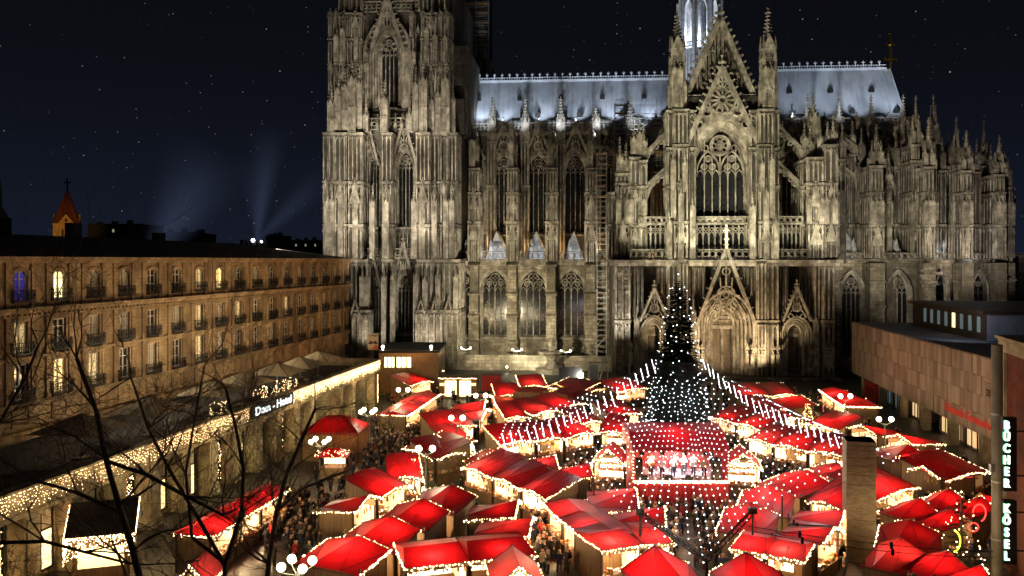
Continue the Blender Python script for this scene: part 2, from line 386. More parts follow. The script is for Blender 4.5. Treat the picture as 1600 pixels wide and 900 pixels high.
def pier(mb, u0, u1, v0, v1, levels, rib=.26, step=1.1, sides=True, inset=.0, gab=None):
    """buttress pier with panelled faces. levels: z breaks bottom..top; a string course at each"""
    nl = len(levels)-1
    for k in range(nl):
        z0, z1 = levels[k], levels[k+1]; i = inset*k
        a0, a1, b0 = u0+i, u1-i, v0+i
        mb.box(a0, a1, b0, v1, z0, z1)
        mb.mi = 1; mb.box(a0-.3, a1+.3, b0-.35, v1, z1-.35, z1-.05); mb.box(a0-.18, a1+.18, b0-.2, v1, z1-.7, z1-.35); mb.mi = 0
        n = max(1, round((a1-a0)/step)); blind(mb, a0+.1, a1-.1, z0+.2, z1-.8, b0, n, .6, max(rib, .26))
        if sides:
            for (x, ang) in ((a1, pi/2), (a0, -pi/2)):
                T = mb.T; w = v1-b0; Mx = Matrix.Translation((x, (b0+v1)/2, 0)) @ Matrix.Rotation(ang, 4, 'Z')
                mb.T = Mx if T is None else T @ Mx
                blind(mb, -w/2+.15, w/2-.15, z0+.2, z1-.8, 0, max(1, min(4, round(w/step/1.3))), .2, rib)
                mb.T = T
        if gab and k in gab:
            mb.mi = 1; hw = (a1-a0)/2; c = (a0+a1)/2; gh = hw*3.2; zb = z1-gh-.2
            mb.prism([(c-hw*.9, zb), (c+hw*.9, zb), (c, zb+gh)], b0-.75, b0-.2); finial(mb, c, b0-.5, zb+gh+.1, .7)
            crockets(mb, c-hw*.9, zb, c, zb+gh, b0-.5, 4, .32); crockets(mb, c+hw*.9, zb, c, zb+gh, b0-.5, 4, .32)
            blind(mb, a0+.25, a1-.25, z0+.3, zb, b0-.35, max(2, n-1), .35, rib); mb.mi = 0
def traceried(cx, hw, z0, zs, zt, y, lights=4, mould=4, mt=.28, md=.3, depth=1.6, rose=True, grid=1.4, pane_d=None):
    """complete window: stone mouldings stepping inwards, mullions, tracery head, glazing bars (slot 0 stone, slot 1 glass, slot 2 bars)"""
    mb = MB()
    for k in range(mould):
        arch_band(mb, cx, hw+mt*k, z0, zs, zt+mt*1.25*k, mt, y-md*k*.35 + md*(mould-1-k)*.9, y+depth, 8)
    yp = y+depth*.75; ym = y+depth*.45
    mb.mi = 1; arch_fill(mb, cx, hw, z0, zs, zt, yp, 8); mb.mi = 0
    w = 2*hw/lights; bt = max(.14, min(.28, w*.13))
    for i in range(1, lights):
        x = cx-hw+w*i; t = bt*1.35 if (lights > 3 and i == lights//2) else bt
        mb.box(x-t/2, x+t/2, ym, yp, z0, zs+(zt-zs)*(.25 if rose else .8))
    for i in range(lights):
        c = cx-hw+w*(i+.5); arch_band(mb, c, w/2-bt*.6, zs-w*.6, zs-w*.55, zs+w*.25, bt*.7, ym, yp, 4, False)
    hh = zt-zs
    if rose:
        if lights >= 4:
            for sx in (-1, 1):
                arch_band(mb, cx+sx*hw/2, hw/2-bt*.8, zs, zs+.01, zs+hh*.56, bt, ym, yp, 6, False)
                mb.ring(cx+sx*hw/2, zs+hh*.30, hw*.20, bt*.8, ym, yp, 10)
                for k in range(4): mb.ring(cx+sx*hw/2+cos(pi/4+k*pi/2)*hw*.09, zs+hh*.30+sin(pi/4+k*pi/2)*hw*.09, hw*.08, bt*.5, ym+.05, yp, 6)
            r = hw*.40; zc = zs+hh*.62
        else: r = hw*.52; zc = zs+hh*.48
        mb.ring(cx, zc, r, bt, ym-.05, yp, 16)
        nn_ = 8 if hw > 4 else 4
        for k in range(nn_):
            a = 2*pi*(k+.5)/nn_; mb.ring(cx+cos(a)*r*.58, zc+sin(a)*r*.58, r*(.24 if nn_ == 8 else .36), bt*.6, ym, yp, 8)
            if nn_ == 8: mb.beam(cx, zc, cx+cos(a+pi/8)*r, zc+sin(a+pi/8)*r, bt*.5, ym, yp)
        if nn_ == 8: mb.ring(cx, zc, r*.2, bt*.7, ym-.1, yp, 8)
    mb.mi = 2; zz = z0+grid
    while zz < zs: mb.box(cx-hw, cx+hw, yp-.06, yp, zz-.05, zz+.05); zz += grid
    mb.mi = 0
    mb.add([(cx-hw-.2, y-.4, z0), (cx+hw+.2, y-.4, z0), (cx+hw+.2, yp, z0+.5), (cx-hw-.2, yp, z0+.5), (cx-hw-.2, y-.4, z0-.4), (cx+hw+.2, y-.4, z0-.4)],
           [(0, 1, 2, 3), (4, 5, 1, 0)])
    return mb
SC = [M['stone'], M['carved']]
SG = [M['carved'], M['glass'], M['iron']]

CATH = empty('cathedral', (OX, OZ, 0), -A)
tag(CATH, 'huge floodlit gothic stone cathedral with tower and pale lead roof behind the market', 'cathedral')
def cpart(name, parent=None, label=None, v=0):
    o = bpy.data.objects.new(name, None); COL.objects.link(o); o.parent = parent or CATH; o.empty_display_size = .3
    if label: o['label'] = label
    return o

_pin = {}
def put_pin(parent, px, v, pyb, pys, pyt, w, name='pinnacle', cr=5):
    """pinnacle whose shaft runs from photo row pyb to pys and whose tip is at pyt, standing at local depth v"""
    u = cu(px, v); z0, z1, z2 = cz(pyb, px, v), cz(pys, px, v), cz(pyt, px, v)
    key = (round(w, 1), round(z1-z0), round(z2-z1))
    if key not in _pin:
        mb = MB(); pinnacle(mb, 0, 0, 0, w, z1-z0, z2-z1-.35*w, cr); _pin[key] = mb.mesh('pinnacle', M['carved'])
    return inst(name, _pin[key], parent, (u, v, z0))

def zr(px, v, *ys): return [cz(y, px, v) for y in ys]

# ------------------------------------------------------------------ south tower
tw_body = MB(); V = 12
def TU(px, v=V): return cu(px, v)
g1 = 23.4                                                  # gallery level (eye level)
z205 = cz(205, 610, V); z20 = cz(19, 610, V); ztopT = cz(-60, 610, V)
uL, uR = TU(507), TU(724)
tw_body.box(uL, uR, V+3.2, 62, 0, g1); tw_body.box(uL+.6, uR-1.2, V+3.2, 60, g1, z205); tw_body.box(TU(521), TU(701), V+4.4, 56, z205, ztopT)
# upper east shoulder and stair turret
tw_body.box(TU(700), TU(726), V+6, 40, z205, cz(60, 700, V)); tw_body.box(TU(705), TU(722), V+3, V+8, z205, cz(150, 700, V))
for (z, ua, ub, vf) in ((g1, uL-1, uR+.8, V-4.3), (z205, uL-.2, uR-1, V-3.4), (z20, TU(525), TU(704), V-1.5)):
    tw_body.box(ua, ub, vf+3.5, V+3.4, z-.5, z)
TOWER = tw_body.build('south_tower', M['stone'], CATH)
def zc_(y): return cz(y, 610, V)
# windows of the tower: (centre px, half glass px, top, spring, bottom, lights)
wins = [(632, 11.5, 237, 262, 355, 4, 5, .45), (583.5, 7, 240, 262, 355, 3, 4, .38),
        (631, 11.5, 430, 455, 522, 4, 5, .4), (587, 7, 432, 455, 520, 3, 4, .35),
        (606.5, 12.5, 52, 84, 168, 4, 7, .5)]
for (c, hw, t, s, b, nl, nm, mt) in wins:
    h_ = TU(c+hw)-TU(c)
    mb = traceried(TU(c), h_, zc_(b), zc_(s), zc_(t), V+.2, nl, nm, mt, .35, 2.6)
    mb.build('window', SG, TOWER)
# wall fields around the windows
mb = MB()
def wallwin(c, hw, t, s, b, pa, pb, yb, yt, v, extra):
    h_ = TU(c+hw)-TU(c)+extra
    arch_wall(mb, TU(c), h_, zc_(b), zc_(s), zc_(t)+extra*1.2, TU(pa), TU(pb), zc_(yb), zc_(yt), v)
wallwin(632, 11.5, 237, 262, 355, 606, 655, 405, 205, V, 2.1); wallwin(583.5, 7, 240, 262, 355, 562, 606, 405, 205, V, 1.5)
wallwin(631, 11.5, 430, 455, 522, 606, 660, 590, 405, V, 1.9); wallwin(587, 7, 432, 455, 520, 560, 606, 590, 405, V, 1.3)
wallwin(606.5, 12.5, 52, 84, 168, 560, 655, 205, -60, V+1, 3.4)
blind(mb, TU(612), TU(650), zc_(398), zc_(362), V-.1, 6, .3, .22); blind(mb, TU(574), TU(597), zc_(398), zc_(362), V-.1, 4, .3, .22)
blind(mb, TU(640), TU(657), zc_(165), zc_(50), V+.9, 2, .5, .3, True, True)
mb.build('wall', SC, TOWER)
# gables over the tower windows
for (c, hwp, zb, zt, cr, t) in ((632, 21, 262, 187, 8, .55), (576, 16, 258, 190, 7, .5), (631, 20, 456, 378, 8, .55), (580, 17, 452, 384, 7, .5), (606, 27, 86, -4, 10, .8)):
    mb = MB(); gable(mb, TU(c), TU(c+hwp)-TU(c), zc_(zb), zc_(zt), V-.9, V-.25, t, cr); mb.build('gable', M['carved'], TOWER)
# piers
def tp(pa, pb, v, ys, gab=None, v1=None, step=1.05, name='pier', ins=0.0):
    mb = MB(); mid = (pa+pb)/2
    pier(mb, cu(pa, v), cu(pb, v), v, v1 or V+3.6, [cz(y, mid, v) for y in ys], .26, step, True, ins, gab); return mb.build(name, SC, TOWER)
tp(508, 519, 10, (620, 483, 405), (0,)); tp(521, 545, 8, (620, 483, 405), (0,)); tp(549, 574, 8, (620, 483, 405))
tp(598, 613, 9, (600, 483, 405)); tp(653, 675, 8, (600, 483, 405)); tp(677, 693, 9, (600, 483, 405)); tp(694, 719, 8, (600, 483, 405))
for (a, b, gx) in ((551, 577, 556), (643+7, 668, 658), (690, 716, 701), (668, 690, 680)):
    mb = MB(); v = 6.2; pier(mb, cu(a, v), cu(b, v), v, 9, [0, cz(484, a, v)], .25, 1.2)
    mb.add([(cu(a, v), v, cz(484, a, v)), (cu(b, v), v, cz(484, a, v)), (cu(b, v), 8.5, cz(470, a, v)), (cu(a, v), 8.5, cz(470, a, v))], [(0, 1, 2, 3)])
    gable(mb, cu(gx, v), .95, cz(492, gx, v), cz(468, gx, v), v-.7, v-.2, .3, 4, 0, .5); arch_band(mb, cu(gx, v), .55, cz(505, gx, v), cz(498, gx, v), cz(490, gx, v), .2, v-.5, v, 4)
    mb.build('pier_foot', [M['stone2'], M['carved']], TOWER)
for (a, b, v, g) in ((506, 514, 10, 0), (515, 523, 9, 0), (524, 540, 8, 1), (545, 566, 7.6, 1), (598, 612, 8.6, 0), (651, 671, 7.6, 1), (673, 687, 9, 0), (689, 700, 8.6, 1), (701, 713, 9, 1)):
    tp(a, b, v, (405, 350, 283, 207), (1,) if g else (0, 1))
for (a, b, v) in ((514, 520, 12.6), (523, 529, 11.2), (531, 545, 10.6), (549, 564, 9.8), (641, 646, 11), (659, 664, 10.4), (667, 682, 9.8), (685, 691, 10.8), (694, 702, 11.4)):
    tp(a, b, v, (206, 150, 100, 60, 20), (1, 3), V+4.6)
for (a, b, v) in ((530, 548, 11), (550, 566, 10.6), (655, 676, 10.6), (678, 696, 11.6)):
    tp(a, b, v, (18, -30, -70), None, V+5.5)
for px, t in ((526, 34), (536, 24), (557, 26), (667, 26), (680, 30), (696, 36), (646, 60), (572, 62)): put_pin(TOWER, px, V-2.6, 100, t+26, t, 1.0)
for (px, t, w) in ((518, 132, 1.5), (529, 112, 1.4), (540, 106, 1.4), (551, 96, 1.7), (562, 100, 1.3), (572, 150, 1.2), (601, 126, 1.6), (640, 150, 1.2), (650, 104, 1.3), (662, 97, 1.7), (675, 128, 1.2), (685, 118, 1.3), (697, 99, 1.7), (707, 128, 1.3)):
    put_pin(TOWER, px, V-4+(0 if w > 1.5 else 1.3), 207, t+34 if px != 601 else 160, t, w)
for px in (512, 519, 533, 556, 659, 679, 697, 706, 582, 604, 647):
    put_pin(TOWER, px, V-4.6, 404, 310+((px*7) % 13), 281+((px*7) % 13), 1.1)
for px in (541, 566, 600, 614, 650, 664, 684, 712, 573):
    put_pin(TOWER, px, V-5.2, 560, 432+((px*5) % 9), 410+((px*5) % 9), 1.0)
mb = MB(); 
for (a, b, z, h_, y) in ((568, 598, z205+.1, 2.6, V-1.4), (612, 652, z205+.1, 2.6, V-1.4), (566, 658, z20, 2.4, V-.4), (574, 598, g1, 2.2, V-2.2), (613, 652, g1, 2.2, V-2.2)):
    mb = MB(); balustrade(mb, TU(a), TU(b), z, h_, y, y+.3); mb.build('balustrade', M['carved'], TOWER)
for px in (574, 590, 618, 628, 640, 652): put_pin(TOWER, px, V-1.6, 205, 195, 178, .7)

# ------------------------------------------------------------------ north tower, behind
nt_ = MB(); v = 66
nt_.box(cu(716, v), cu(757, v), v, v+22, 30, cz(-80, 735, v)); nt_.box(cu(714, v), cu(764, v), v+2, v+22, 30, cz(92, 735, v))
for px in (718, 728, 752, 762): nt_.box(cu(px, v)-.5, cu(px, v)+.5, v-1, v, 30, cz(90 if px > 750 else -60, px, v))
NT = nt_.build('north_tower', M['stone'], CATH, label='darker tower standing behind the lit one')
put_pin(NT, 757, v+1, 120, 96, 78, 2.2); put_pin(NT, 763, v+1, 120, 104, 90, 1.6); put_pin(NT, 720, v, 120, 80, 55, 2.0)

# ------------------------------------------------------------------ nave: aisle wall, clerestory, roof
NV = 16; CV = 29; RV = 41
NAVE = cpart('nave')
def zn(y, px, v=NV): return cz(y, px, v)
aw = MB(); x0, x1 = cu(718, NV), cu(985, NV)
bays = [(773, 18.5), (833, 20), (892.5, 20), (727, 10)]
edges = [718, 742, 803, 862, 922, 985]
zt_, zs_, zb_ = zn(424, 830), zn(452, 830), zn(527, 830)
for i, (c, hw) in enumerate(bays):
    a, b = ((742, 803), (803, 862), (862, 922), (718, 742))[i]
    h_ = cu(c+hw, NV)-cu(c, NV)
    arch_wall(aw, cu(c, NV), h_+.75, zb_, zs_, zt_+.9, cu(a, NV), cu(b, NV), 0, g1-.9, NV)
    traceried(cu(c, NV), h_, zb_, zs_, zt_, NV+.1, 4 if hw > 12 else 2, 3, .28, .3, 1.1, True, 1.7).build('window', SG, NAVE)
aw.box(cu(922, NV), cu(985, NV), NV, NV+3, 0, g1-.9)
aw.box(x0, x1, NV-.5, NV, 0, 2.2); aw.box(x0, x1, NV-.3, NV+.3, zb_-1.4, zb_-.9)
aw.build('aisle_wall', M['stone2'], NAVE)
mb = MB(); mb.box(x0-.5, x1, NV-.9, NV+1.5, g1-.9, g1-.3); mb.box(x0-.5, x1, NV-.6, NV+.6, g1-1.4, g1-.9)
balustrade(mb, cu(720, NV-.7), cu(945, NV-.7), g1-.3, 2.0, NV-.7, NV-.4, 1.3); mb.build('balustrade', M['carved'], NAVE)
mb = MB(); mb.box(x0, cu(1045, NV), NV+1, CV+2, g1-1.4, g1-.5); mb.build('aisle_roof_terrace', M['lead'], NAVE)
for (a, b) in ((731, 748), (791, 808), (852.5, 869.5), (914, 932)):
    bm_ = MB(); v0 = NV-3.6
    lv = [0, zn(531, a, v0), zn(490, a, v0), zn(456, a, v0), g1-.9]
    for k in range(4):
        ins = .22*k; yb = v0+.35*k
        bm_.box(cu(a, v0)+ins*.4, cu(b, v0)-ins*.4, yb, NV+.1, lv[k], lv[k+1]-.5)
        bm_.add([(cu(a, v0)-.12, yb-.25, lv[k+1]-.5), (cu(b, v0)+.12, yb-.25, lv[k+1]-.5), (cu(b, v0)+.12, yb+.4, lv[k+1]), (cu(a, v0)-.12, yb+.4, lv[k+1]), (cu(a, v0)-.12, yb-.25, lv[k+1]-.75), (cu(b, v0)+.12, yb-.25, lv[k+1]-.75)],
                [(0, 1, 2, 3), (4, 5, 1, 0)])
    bm_.build('buttress', M['stone2'], NAVE)
    # upper pier standing on the aisle, with its cluster of pinnacles
    c = (a+b)/2+1
    mb = MB(); vv = NV-1.5; uu = cu(c, vv); hw = 1.25
    lv = [g1-.9, cz(345, c, vv), cz(300, c, vv), cz(262, c, vv)]
    pier(mb, uu-hw, uu+hw, vv, vv+6, lv, .22, .8, True, .12, (0, 1)); mb.build('upper_pier', SC, NAVE)
    put_pin(NAVE, c-2.6, vv+1, 262, 226, 195 if b > 750 else 232, 1.3); put_pin(NAVE, c+4, vv+2.5, 262, 232, 205, 1.2); put_pin(NAVE, c+.6, vv+4, 258, 218, 186, 1.5)
    for dx, dy in ((-5, 0), (5.6, .2)): put_pin(NAVE, c+dx, vv+1.2, 352, 322, 300, .8)
# flying buttresses of the nave and choir (seen edge on)
def flyer(parent, u, v0, z0, v1, z1, w=.9):
    mb = MB(); n = 8
    T = mb.T; mb.T = Matrix.Translation((u, 0, 0)) @ Matrix.Rotation(pi/2, 4, 'Z')   # local x -> +v
    pts = [(v0+(v1-v0)*i/n, z0-2.6+(z1-z0)*sin(pi/2*i/n)*.93) for i in range(n+1)]
    top = [(v0+(v1-v0)*i/n, z0+1.2+(z1-z0)*(i/n)) for i in range(n+1)]
    for i in range(n):
        mb.prism([pts[i], pts[i+1], (pts[i+1][0], pts[i+1][1]+.8), (pts[i][0], pts[i][1]+.8)], -w/2, w/2)
        mb.prism([(top[i][0], top[i][1]-.5), (top[i+1][0], top[i+1][1]-.5), top[i+1], top[i]], -w/2, w/2)
        zc = (pts[i][1]+.8+top[i][1])/2+.2; r = abs(top[i][1]-pts[i][1]-1.3)*.36
        if r > .35: mb.ring((pts[i][0]+pts[i+1][0])/2, zc, r, .22, -w*.35, w*.35, 8)
        mb.beam(top[i][0], pts[i][1]+.6, top[i][0], top[i][1]-.3, .22, -w*.35, w*.35)
        if i % 2: mb.beam(top[i][0], top[i][1], top[i][0]-.1, top[i][1]+.9, .4, -.2, .2)
    mb.T = T; return mb.build('flying_buttress', M['stone'], parent)
for c in (742, 804, 864, 926):
    vv = NV+2; u = cu(c, vv)
    flyer(NAVE, u, NV+3, cz(285, c, vv), CV, cz(252, c, CV)); flyer(NAVE, u, NV+3, cz(330, c, vv), CV, cz(298, c, CV))
# clerestory
cl = MB(); zE = cz(206, 900, CV)
cc = [(735, 15), (787, 15.5), (841, 15.5), (899, 15.5), (955, 15), (1010, 15)]
ed = [705, 762, 815, 870, 927, 982, 1045]
zt2, zs2, zb2 = cz(243, 850, CV), cz(270, 850, CV), cz(366, 850, CV)
for i, (c, hw) in enumerate(cc):
    h_ = cu(c+hw, CV)-cu(c, CV)
    arch_wall(cl, cu(c, CV), h_+1.2, zb2, zs2, zt2+1.3, cu(ed[i], CV), cu(ed[i+1], CV), 20, zE, CV)
    traceried(cu(c, CV), h_, zb2, zs2, zt2, CV+.1, 4, 4, .38, .35, 1.6, True, 1.5).build('window', SG, NAVE)
    mb = MB(); gable(mb, cu(c, CV), cu(c+23, CV)-cu(c, CV), cz(250, c, CV), cz(196, c, CV), CV-1.0, CV-.35, .6, 7, 1, 1.1); mb.build('gable', M['carved'], NAVE)
cl.build('clerestory_wall', M['stone'], NAVE)
mb = MB(); mb.box(cu(712, CV), cu(1045, CV), CV-.8, CV+1, zE-.7, zE)
balustrade(mb, cu(712, CV), cu(1045, CV), zE, 2.2, CV-.6, CV-.3, 1.0); mb.build('balustrade', M['carved'], NAVE)
for (px, t) in ((769, 153), (821, 152), (876, 151), (931, 171), (985, 148), (1025, 175)):
    mb = MB(); u = cu(px, CV); pier(mb, u-.9, u+.9, CV-2.2, CV+1, [20, cz(290, px, CV), cz(222, px, CV)], .2, .9, True, .1)
    mb.build('clerestory_pier', SC, NAVE)
    put_pin(NAVE, px, CV-1.2, 222, 196, t, 1.9, cr=8)
    for d in (-4.5, 4.5): put_pin(NAVE, px+d, CV-1.3, 222, 205, 178, .9)
# pale tent roofs of the aisle bays
for (c, a, b) in ((738, 724, 752), (776, 757, 797), (838, 815, 857), (897, 876, 913)):
    mb = MB(); v = NV+2.5; ua, ub = cu(a, v), cu(b, v); uc = cu(c, v+3); zt = cz(361, c, v+3)
    mb.add([(ua, v, g1-.5), (ub, v, g1-.5), (ub, CV-.5, g1-.5), (ua, CV-.5, g1-.5), (uc, v+3, zt), (uc, CV-.5, zt)], [(0, 1, 4), (1, 2, 5, 4), (3, 0, 4, 5)])
    mb.beam(uc-1, g1, uc-1, g1+2.6, .7, v-.3, v+.6); mb.cone(uc-1, v+.1, g1+2.6, g1+4.4, .6, 4)
    mb.build('aisle_bay_roof', M['slate_pale'], NAVE)

def crest(mb, u0, u1, v, z, step=1.9):
    mb.box(u0, u1, v-.35, v+.35, z-.25, z+.35); n = int((u1-u0)/step)
    mb.box(u0, u1, v-.08, v+.08, z+.9, z+1.05)
    for i in range(n+1):
        x = u0+i*step; mb.box(x-.1, x+.1, v-.1, v+.1, z, z+1.5); mb.octa(x, v, z+1.75, .38, .45)
        if i < n: mb.ring(x+step/2, z+.62, .42, .14, v-.08, v+.08, 6)
zR = cz(126, 900, RV); uA, uB = cu(726, RV), cu(1050, RV)
def roof_sheet(uE0, uE1, uR0, uR1, name, parent, z0=zE+.3, z1=zR):
    """lead-covered slope with raised seams and small dormers"""
    mb = MB(); n = max(2, int((uE1-uE0)/1.15)); th = .12
    P = lambda f, g: Vector((((uE0+(uE1-uE0)*f)*(1-g)+(uR0+(uR1-uR0)*f)*g), CV+.6+(RV-CV-.6)*g, z0+(z1-z0)*g))
    mb.add([tuple(P(0, 0)), tuple(P(1, 0)), tuple(P(1, 1)), tuple(P(0, 1))], [(0, 1, 2, 3)])
    mb.add([(uE0, 2*RV-CV, z0), (uE1, 2*RV-CV, z0), (uR1, RV, z1), (uR0, RV, z1)], [(3, 2, 1, 0)])
    for i in range(n+1):
        a, b = P(i/n, 0), P(i/n, 1); mb.tube(a, b, .09, n=3)
    o = mb.build(name, M['lead'], parent)
    k = 0
    for g, off in ((.62, .35), (.28, .8)):
        m_ = int((uE1-uE0)/8.2)
        for j in range(m_):
            p = P((j+off)/m_, g); d = MB(); d.prism([(-.55, -.2), (.55, -.2), (.55, .5), (0, 1.25), (-.55, .5)], -.9, .5)
            d.mi = 1; d.box(-.32, .32, -.93, -.9, -.05, .5); d.build('dormer', [M['iron'], M['iron']], o, tuple(p))
    return o
ROOF = roof_sheet(cu(726, CV), cu(1048, CV), uA, uB, 'nave_roof', CATH)
mb = MB(); crest(mb, uA, uB, RV, zR); mb.build('ridge_crest', M['lead'], ROOF)

# ------------------------------------------------------------------ transept front
TR = cpart('transept')
T = 0
def tu(px, v=T): return cu(px, v)
def tz(y, v=T): return cz(y, 1130, v)
tb = MB()
zW = tz(148)                                             # eaves of the transept gable
# wall of the great window
c, hw = 1127, 37; h_ = tu(c+hw)-tu(c)
arch_wall(tb, tu(c), h_+3.0, tz(341), tz(268), tz(204)+3.6, tu(1068), tu(1190), tz(341), tz(150), T+.6, 10)
tb.box(tu(1068), tu(1190), T+2.6, T+4, g1, tz(341)); tb.box(tu(958), tu(1300), T+3, 40, 0, g1-1)
tb.box(tu(958), tu(1000), T+3, 20, g1-1, g1+1)
tb.build('front_wall', M['stone'], TR)
WIN = traceried(tu(c), h_, tz(341), tz(268), tz(204), T+.3, 6, 6, .52, .42, 2.2, False, 1.5)
# great rose tracery of six-light window
hh = tz(204)-tz(268); zs0 = tz(268); ym, yp = T+1.3, T+1.95; cx = tu(c)
for sx in (-1, 1):
    arch_band(WIN, cx+sx*h_/2, h_/2-.2, zs0, zs0+.01, zs0+hh*.50, .28, ym-.1, yp, 8, False)
    for k, (dx, dz) in enumerate(((0, .34), (-.17, .14), (.17, .14))):
        WIN.ring(cx+sx*h_/2+dx*h_, zs0+hh*dz, h_*.13, .22, ym, yp, 10)
        for q in range(4): WIN.ring(cx+sx*h_/2+dx*h_+cos(q*pi/2+pi/4)*h_*.055, zs0+hh*dz+sin(q*pi/2+pi/4)*h_*.055, h_*.05, .12, ym, yp, 6)
    WIN.ring(cx+sx*h_*.62, zs0+hh*.60, h_*.13, .2, ym, yp, 8)
zc0 = zs0+hh*.66; R0 = h_*.42
WIN.ring(cx, zc0, R0, .34, ym-.15, yp, 20); WIN.ring(cx, zc0, R0*.18, .2, ym-.15, yp, 10)
for k in range(8):
    a = k*pi/4; WIN.ring(cx+cos(a)*R0*.62, zc0+sin(a)*R0*.62, R0*.24, .16, ym, yp, 8)
    WIN.beam(cx+cos(a+pi/8)*R0*.18, zc0+sin(a+pi/8)*R0*.18, cx+cos(a+pi/8)*R0, zc0+sin(a+pi/8)*R0, .18, ym, yp)
WIN.build('great_window', SG, TR)
# inner gable with blind wheel, outer gable
mb = MB()
uc = tu(1127)
def trifill(mb, cx, hw, z0, zt, y): mb.add([(cx-hw, y, z0), (cx+hw, y, z0), (cx, y, zt)], [(0, 1, 2)])
ghw = tu(1182)-tu(1127)
gable(mb, uc, ghw, tz(224), tz(108), T-1.4, T-.5, 1.0, 11, 0, 1.6)
zc = tz(158); r = 2.6
for k in range(12):
    a = 2*pi*k/12; mb.beam(uc+cos(a)*.7, zc+sin(a)*.7, uc+cos(a)*r, zc+sin(a)*r, .35, T-1.2, T-.6)
mb.ring(uc, zc, .7, .4, T-1.3, T-.6, 10); mb.ring(uc, zc, r, .35, T-1.2, T-.6, 14)
for sx in (-1, 1):
    mb.ring(uc+sx*2.9, tz(176), .95, .3, T-1.2, T-.6, 8); mb.ring(uc+sx*1.3, tz(136), .75, .3, T-1.2, T-.6, 8); mb.ring(uc+sx*4.5, tz(196), .8, .3, T-1.2, T-.6, 8)
mb.ring(uc, tz(126), .6, .25, T-1.2, T-.6, 8); mb.beam(uc, tz(150), uc, tz(112), .35, T-1.2, T-.6)
arch_b = tz(186)
trifill(mb, uc, ghw*.72, tz(190), tz(112), T-.55)
mb.build('gable', M['carved'], TR, label='openwork gable over the great window')
mb = MB(); ohw = tu(1180)-uc
zb0, za0 = tz(150, 2), tz(30, 2)
gable(mb, uc, ohw, zb0, za0, T+1.2, T+2.4, 1.1, 12, 0, 1.9)
trifill(mb, uc, ohw*.98, zb0, za0-.3, T+3.0)
n = 9
for i in range(-3, 4):
    x = uc+i*1.75; top = zb0+(za0-zb0)*(1-abs(i*1.75)/ohw)-2.2
    if top-zb0 > 2.4: blind(mb, x-.8, x+.8, zb0+.6, top, T+3.0, 2, .8, .26, True, top-zb0 > 5)
for i in (-2, -1, 1, 2):
    x = uc+i*1.5; zz = zb0+(za0-zb0)*(.34 if abs(i) == 1 else .14); mb.ring(x, zz, .6, .3, T+1.8, T+2.8, 8)
mb.build('gable', M['carved'], TR, label='tall outer gable of the transept front')
mb = MB(); balustrade(mb, tu(1073), tu(1182), tz(170), 3.0, T+.9, T+1.2, 1.1); mb.box(tu(1070), tu(1186), T+.2, T+3.2, tz(172), tz(170)); mb.build('balustrade', M['carved'], TR)
# transept roof behind its gable
mb = MB(); mb.add([(uc-ohw*.93, T+3, tz(165)), (uc+ohw*.93, T+3, tz(165)), (uc+ohw*.93, RV, tz(165)), (uc-ohw*.93, RV, tz(165)), (uc, T+3, za0-2), (uc, RV, za0-2)],
                  [(1, 2, 5, 4), (3, 0, 4, 5)]); mb.build('transept_roof', M['lead'], TR)
mb = MB(); mb.box(tu(1064), tu(1192), T+3.2, RV, g1, tz(168)); mb.build('side_walls', M['stone'], TR)

# framing piers of the front, with their tall pinnacle turrets
def trp(pa, pb, v, ys, gab=None, step=1.0, v1=4, name='pier', ins=0.0, m='stone'):
    mb = MB(); mid = (pa+pb)/2
    pier(mb, cu(pa, v), cu(pb, v), v, v1, [max(0, cz(y, mid, v)) for y in ys], .2, step, True, ins, gab); return mb.build(name, [M[m], M['carved']], TR)
trp(1044, 1060, -2.2, (598, 500, 405)); trp(1061, 1074, -2.8, (598, 500, 405))
trp(1183, 1196, -2.8, (598, 500, 405)); trp(1198, 1215, -2.2, (598, 500, 405))
trp(1043, 1052, -1.6, (405, 350, 290, 230, 172)); trp(1053, 1074, -2.4, (405, 345, 285, 225, 170), (0,)); trp(1076, 1086, -.9, (405, 350, 230, 172))
trp(1186, 1207, -2.4, (405, 345, 285, 225, 170), (0,)); trp(1208, 1216, -1.6, (405, 350, 290, 230, 172)); trp(1172, 1182, -.9, (405, 350, 230, 172))
for (c, tip) in ((1058, 20), (1200, 14)):
    for (dx, w, s, t) in ((0, 2.6, 76, tip), (-8.5, 1.1, 96, 74), (8.5, 1.1, 96, 74), (-4.5, 1.1, 112, 88), (4.5, 1.1, 112, 88), (-10.5, 1.0, 136, 116), (10.5, 1.0, 136, 116), (0, 1.1, 140, 114)):
        put_pin(TR, c+dx, -.4 if dx == 0 and w > 2 else (-1.9 if w <= 1.1 and abs(dx) < 6 else -1.0), 170, s, t, w, cr=9 if w > 2 else 4)
for (px, yb, t) in ((1046, 405, 325), (1064, 405, 280), (1082, 405, 300), (1176, 405, 300), (1197, 405, 280), (1212, 405, 325), (1052, 340, 228), (1070, 300, 232), (1190, 300, 232), (1206, 340, 228)):
    put_pin(TR, px, -3.3, yb, t+26, t, .95)
